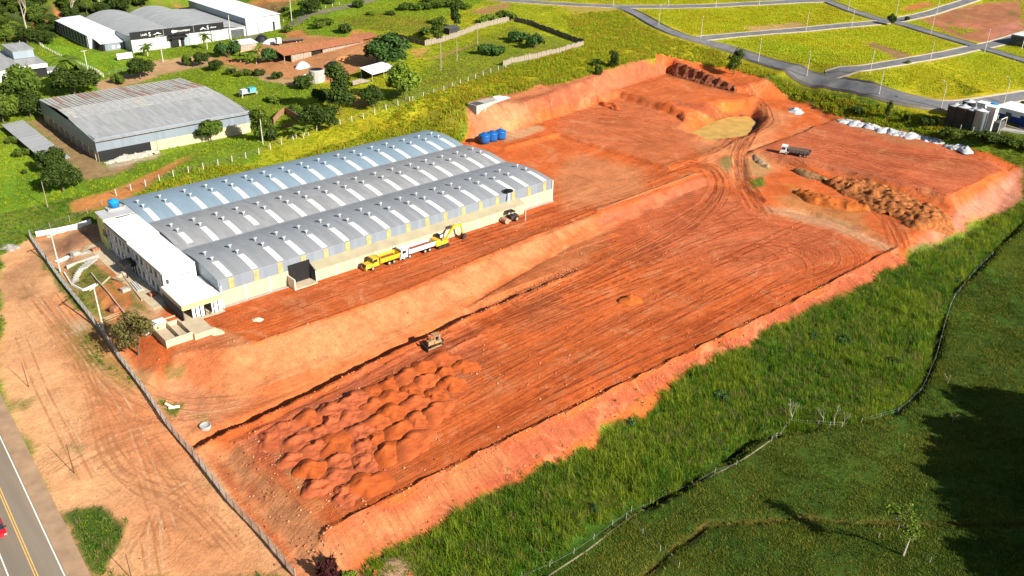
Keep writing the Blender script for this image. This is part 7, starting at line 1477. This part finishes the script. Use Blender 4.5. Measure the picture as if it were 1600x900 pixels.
board_fence([(612,58),(640,66),(664,72)], 'dark board fence between the bamboo clump and the paddock', WBD); board_fence([(664,72),(690,66),(715,58),(745,46),(775,38),(803,32)], 'silvery board fence along the upper side of the paddock', WB, 2.6); board_fence([(803,34),(830,40),(870,55),(912,70)], 'dark board fence down the far side of the paddock', WBD, 2.4); board_fence([(912,72),(880,82),(845,90),(800,99),(786,104)], 'silvery board fence along the lower side of the paddock', WB, 2.4)
# front fence: grey steel mesh panels between posts along the highway lot
MESHM = mat('fence_mesh_grey', (0.33, 0.35, 0.34), .6, .2, 1.0, metal=.2, dirt=.3, dirtcol=(.3, .2, .12))
FW_ = np.array([gnd(*p) for p in ((47,372),(95,440),(143,500),(190,566),(232,622),(262,668),(310,724),(360,790),(410,842),(462,905))]); seg = np.r_[0, np.cumsum(np.linalg.norm(np.diff(FW_[:, :2], axis=0), axis=1))]; nf = int(seg[-1] / 2.6); s_ = np.linspace(0, seg[-1], nf + 1)
xy = np.c_[np.interp(s_, seg, FW_[:, 0]), np.interp(s_, seg, FW_[:, 1])]; z = hgt(xy[:, 0], xy[:, 1]); o_ = np.array([xy[0, 0], xy[0, 1], z[0]]); ff = thing('mesh_fence', 'grey steel fence along the dirt lot between the highway and the works', 'fence', o_)
pm = MB().box(-.06, .06, -.06, .06, -.4, 2.15).mesh('post', MESHM); PANELS = {}
for i in range(nf + 1): link('post', pm, ff, (xy[i, 0] - o_[0], xy[i, 1] - o_[1], z[i] - o_[2]))
for i in range(nf):
    a, b = np.r_[xy[i], z[i]] - o_, np.r_[xy[i + 1], z[i + 1]] - o_; mb = MB(); d_ = (b - a); l_ = np.linalg.norm(d_[:2]); n_ = np.array([-d_[1], d_[0], 0]) / l_ * .012
    def bar(p, q, w_):
        p, q = np.array(p), np.array(q); up_ = np.array([0, 0, w_]); mb.hexa([p - n_ - up_, q - n_ - up_, q + n_ - up_, p + n_ - up_], [p - n_ + up_, q - n_ + up_, q + n_ + up_, p + n_ + up_])
    for h_, w_ in ((.12, .07), (.6, .015), (1.05, .02), (1.5, .015), (2.0, .03)): bar(a + [0, 0, h_], b + [0, 0, h_], w_)
    for k_ in range(1, 15):
        p = a + d_ * k_ / 15; w3 = d_ / l_ * .012; mb.hexa([p - n_ - w3 + [0, 0, .1], p - n_ + w3 + [0, 0, .1], p + n_ + w3 + [0, 0, .1], p + n_ - w3 + [0, 0, .1]], [p - n_ - w3 + [0, 0, 2.0], p - n_ + w3 + [0, 0, 2.0], p + n_ + w3 + [0, 0, 2.0], p + n_ - w3 + [0, 0, 2.0]])
    tag(mb.build('mesh_panel', MESHM, ff), kind='stuff')
# culvert ring, pipes
g = gnd(321, 668); t = thing('concrete_ring', 'concrete well ring lying by the end of the dark ditch', 'well ring', g); n = 18; prof = [(1.0, -.3), (1.0, .55), (.85, .55), (.85, -.2)]
MB().add([(q * math.cos(6.2832 * k / n), q * math.sin(6.2832 * k / n), z_) for q, z_ in prof for k in range(n)], [(i * n + k, i * n + (k + 1) % n, (i + 1) * n + (k + 1) % n, (i + 1) * n + k) for i in range(3) for k in range(n)]).build('ring', CONCRETE, t); MB().cyl((0, 0, .2), (0, 0, .3), .84, .84, 18).build('gravel_fill', PM_GV, t)
for a_, b_, lab in (((259, 633), (269, 638), 'short pale concrete pipe on the green patch, upper one'), ((264, 640), (281, 637), 'longer pale concrete pipe on the green patch, lower one')):
    p, q = gnd(*a_), gnd(*b_); o = MB().cyl((0, 0, .3), tuple(q - p + [0, 0, .3]), .26, .26, 10).build('concrete_pipe', CREAM2); o.location = p; tag(o, lab, 'pipe')
# planks and pipe trench edging on the yard
p, q = gnd(932, 330), gnd(1088, 272)
t = thing('drain_channel', 'thin timber-edged drain channel along the outer edge of the yard', 'drain', p)
for k_ in range(14):
    a, b = gnd(932 + (1088 - 932) * k_ / 14, 330 - 58 * k_ / 14), gnd(932 + (1088 - 932) * (k_ + .96) / 14, 330 - 58 * (k_ + .96) / 14); mb = MB(); mb.cyl(tuple(a - p + [0, 0, .25]), tuple(b - p + [0, 0, .25]), .09, .09, 6); mb.build('edging_length', mat('edging_timber', (.26, .16, .09), .9, .2), t)

# ---------------------------------------------------------------- tyre and crawler tracks pressed into the soil
def track_mat(name, col, cover):
    m, nt, N, L, b = _nt(name); b.inputs['Base Color'].default_value = (*col, 1); b.inputs['Roughness'].default_value = .95; b.inputs['Specular IOR Level'].default_value = .1
    tc = N.new('ShaderNodeTexCoord'); n = N.new('ShaderNodeTexNoise'); n.inputs['Scale'].default_value = .35; n.inputs['Detail'].default_value = 6; n.inputs['Roughness'].default_value = .75; L.new(tc.outputs['Object'], n.inputs['Vector'])
    r = N.new('ShaderNodeMapRange'); r.inputs[1].default_value = .40; r.inputs[2].default_value = .62; r.inputs[3].default_value = 0; r.inputs[4].default_value = cover; L.new(n.outputs['Fac'], r.inputs[0])
    t = N.new('ShaderNodeBsdfTransparent'); x = N.new('ShaderNodeMixShader'); L.new(r.outputs[0], x.inputs[0]); L.new(t.outputs[0], x.inputs[1]); L.new(b.outputs[0], x.inputs[2]); L.new(x.outputs[0], N['Material Output'].inputs[0]); return m
TK_D = track_mat('track_damp', (.33, .064, .018), .6); TK_L = track_mat('track_dry', (.64, .24, .10), .55); TK_S = track_mat('track_sandy', (.48, .21, .09), .55); TK_S2 = track_mat('track_pale', (.72, .45, .26), .6)
_tn = 0
def tyre_track(pts, m, gauge=1.9, w=.42):
    global _tn
    xy = smooth_line(pts, 1.1)
    if len(xy) < 4: return
    tg = np.gradient(xy, axis=0); tg /= np.linalg.norm(tg, axis=1)[:, None] + 1e-9; nr = np.c_[-tg[:, 1], tg[:, 0]]; V_, F_ = [], []; _tn += 1; lift = .03 + .0015 * (_tn % 30)
    for s_ in (-1, 1):
        o_ = len(V_)
        for k in range(len(xy)):
            for e_ in (-.5, .5): q = xy[k] + nr[k] * (s_ * gauge / 2 + e_ * w); V_.append((q[0], q[1], float(hgt(q[0], q[1])) + lift))
        F_ += [(o_ + 2 * k, o_ + 2 * k + 2, o_ + 2 * k + 3, o_ + 2 * k + 1) for k in range(len(xy) - 1)]
    tag(link('tyre_tracks', np_mesh('tyre_tracks', V_, F_, m)), kind='structure')
def drive(x, y, a, curv, n, poly, step=3.0, wig=.02, seed=0, rr=None):
    """a drive line that stays inside the outline"""
    pts = []
    for k in range(n):
        if sdf(np.array([x]), np.array([y]), poly)[0] > -1.6:
            if len(pts) > 3: break
        else: pts.append(np.array([x, y]))
        a += curv + rr.uniform(-wig, wig); x += math.cos(a) * step; y += math.sin(a) * step
    return pts
_q = random.Random(77)
for i in range(34):
    pts = drive(_q.uniform(55, 150), _q.uniform(86, 128), _q.uniform(-.10, .06), _q.uniform(-.006, .006), _q.randint(12, 36), PAD, rr=_q); tyre_track(pts, TK_D if _q.random() < .62 else TK_L, _q.choice([1.7, 2.0, 2.3]), _q.uniform(.35, .6))
for i in range(9): c_ = (_q.uniform(165, 190), _q.uniform(98, 112)); r_ = _q.uniform(7, 20); a0 = _q.uniform(-1.5, 1.0); pts = [np.array([c_[0] + r_ * math.cos(a0 + k * .12), c_[1] + r_ * .8 * math.sin(a0 + k * .12)]) for k in range(_q.randint(12, 30))]; pts = [p_ for p_ in pts if sdf(np.array([p_[0]]), np.array([p_[1]]), PAD)[0] < -2]; tyre_track(pts, TK_D if i % 2 else TK_L)
for i in range(12): tyre_track(drive(_q.uniform(60, 130), _q.uniform(144.5, 157), _q.uniform(-.03, .03), 0, _q.randint(12, 30), YARD, rr=_q, wig=.01), TK_D if i % 3 else TK_L, 1.9, .45)
for i in range(12):
    a_, b_ = gnd(_q.uniform(1200, 1300), _q.uniform(200, 240)), gnd(_q.uniform(1400, 1540), _q.uniform(240, 285)); an = math.atan2(b_[1] - a_[1], b_[0] - a_[0]); tyre_track(drive(a_[0], a_[1], an + _q.uniform(-.1, .1), _q.uniform(-.01, .01), 30, P3, rr=_q), TK_D if i % 3 else TK_L, 2.0, .5)
for i in range(8): a_ = gnd(_q.uniform(860, 960), _q.uniform(180, 210)); tyre_track(drive(a_[0], a_[1], _q.uniform(-.9, -.2), _q.uniform(-.02, .02), 20, P1, rr=_q), TK_D if i % 2 else TK_L, 2.0, .5)
for pl in ([(60,470),(110,530),(170,600),(240,640),(330,652),(400,630)], [(70,462),(122,530),(185,598),(250,632),(340,640)], [(40,440),(80,500),(140,580),(190,650),(230,760),(260,860)], [(90,740),(160,700),(240,672),(330,655)], [(120,560),(150,640),(160,700),(200,760),(290,800),(350,860)], [(155,680),(170,730),(220,760),(300,770)], [(30,520),(60,600),(100,680),(140,760)], [(180,640),(230,700),(300,790),(380,880)], [(240,905),(230,840),(250,790),(300,760)]):
    ln_ = gp(*pl); tyre_track(ln_, TK_S, 1.8, .4); tyre_track([p_ + np.array([_q.uniform(.8, 1.6), _q.uniform(.5, 1.2)]) for p_ in ln_], TK_S2 if _q.random() < .5 else TK_S, 1.8, .35)
for pl in ([(820,470),(930,420),(1050,355),(1108,318),(1125,290),(1108,262),(1075,255),(1000,285)], [(830,480),(950,425),(1070,360),(1120,322),(1136,292),(1116,258),(1070,248)], [(1180,330),(1160,285),(1150,250),(1160,215),(1205,190),(1200,165),(1160,140)], [(1075,255),(1120,235),(1165,208),(1195,190),(1190,160),(1140,120)], [(1210,340),(1172,290),(1158,240),(1180,205)], [(1230,255),(1260,268),(1340,300),(1395,345),(1408,385)]):
    ln_ = gp(*pl)
    for k in range(3): tyre_track([p_ + np.array([_q.uniform(-1.5, 1.5), _q.uniform(-1.5, 1.5)]) for p_ in ln_], (TK_D, TK_L, TK_D)[k], 2.0, .5)

# ---------------------------------------------------------------- building clutter in the entrance yard
BRK = mat('brick_stack', (.36, .15, .08), .9, .3, 2.5); PVC = mat('pvc_pipe', (.66, .64, .58), .5, .1, 2); PLK = mat('form_boards', (.46, .33, .19), .9, .3, 2)
def stack(px, py, label, kind, rz=0.0):
    g = gnd(px, py); q = random.Random(px)
    if kind == 'planks':
        t = thing('plank_pile', label, 'planks', g, rz)
        for i in range(9): a = q.uniform(-.25, .25); y = q.uniform(-.8, .8); MB().hexa([(-1.8, y - .12, .05 + .07 * i), (1.8, y - .12 + a, .05 + .07 * i), (1.8, y + .12 + a, .05 + .07 * i), (-1.8, y + .12, .05 + .07 * i)], [(-1.8, y - .12, .11 + .07 * i), (1.8, y - .12 + a, .11 + .07 * i), (1.8, y + .12 + a, .11 + .07 * i), (-1.8, y + .12, .11 + .07 * i)]).build('plank', PLK, t)
    elif kind == 'pipes':
        t = thing('pipe_bundle', label, 'pipes', g, rz)
        for i in range(6): MB().cyl((-2.6, -.5 + .22 * i, .12 + .18 * (i % 2)), (2.6, -.45 + .22 * i, .12 + .18 * (i % 2)), .1, .1, 8).build('pipe', PVC, t)
    else:
        t = thing('brick_stack', label, 'bricks', g, rz)
        for i in range(3):
            for j in range(2):
                for k in range(3 - (i == 2)): MB().box(-.9 + .62 * i, -.32 + .62 * i, -.6 + .6 * j, -.04 + .6 * j, .3 * k, .3 * k + .28).build('brick', BRK if kind == 'bricks' else CONCRETE, t)
for a in ((118, 398, 'grey block stack beside the cement patch in front of the office', 'blocks', .4), (133, 392, 'plank pile lying near the far end of the office', 'planks', .9), (104, 405, 'pale pipe bundle lying next to the fence-side utility pole', 'pipes', .3), (186, 440, 'loose plank pile on the weeds before the office', 'planks', 1.9), (196, 455, 'grey block stack on the weeds near the office pavement', 'blocks', .2), (180, 485, 'red brick stack by the trench near the cistern boxes', 'bricks', .5), (176, 497, 'plank pile beside the red brick stack', 'planks', .2), (300, 522, 'plank pile on the yard below the porch', 'planks', .1), (318, 512, 'grey block stack on the yard beside the porch', 'blocks', .1), (215, 448, 'pale pipe bundle along the office pavement', 'pipes', 1.5), (240, 462, 'red brick stack at the corner where office meets porch', 'bricks', .1), (150, 392, 'red brick stack at the foot of the yellow-green bay', 'bricks', .1)): stack(*a)
for i, (x_, y_, lab) in enumerate(((128, 396, 'grey cement heap in front of the office'), (190, 430, 'small pale sand heap on the weeds before the office'))): pile(x_, y_, 2.2 - .6 * i, .5, CONCRETE if i == 0 else mat('pale_sand', (.66, .5, .34)), lab, 5 + i, .3, 'sand heap', 'sand_heap')
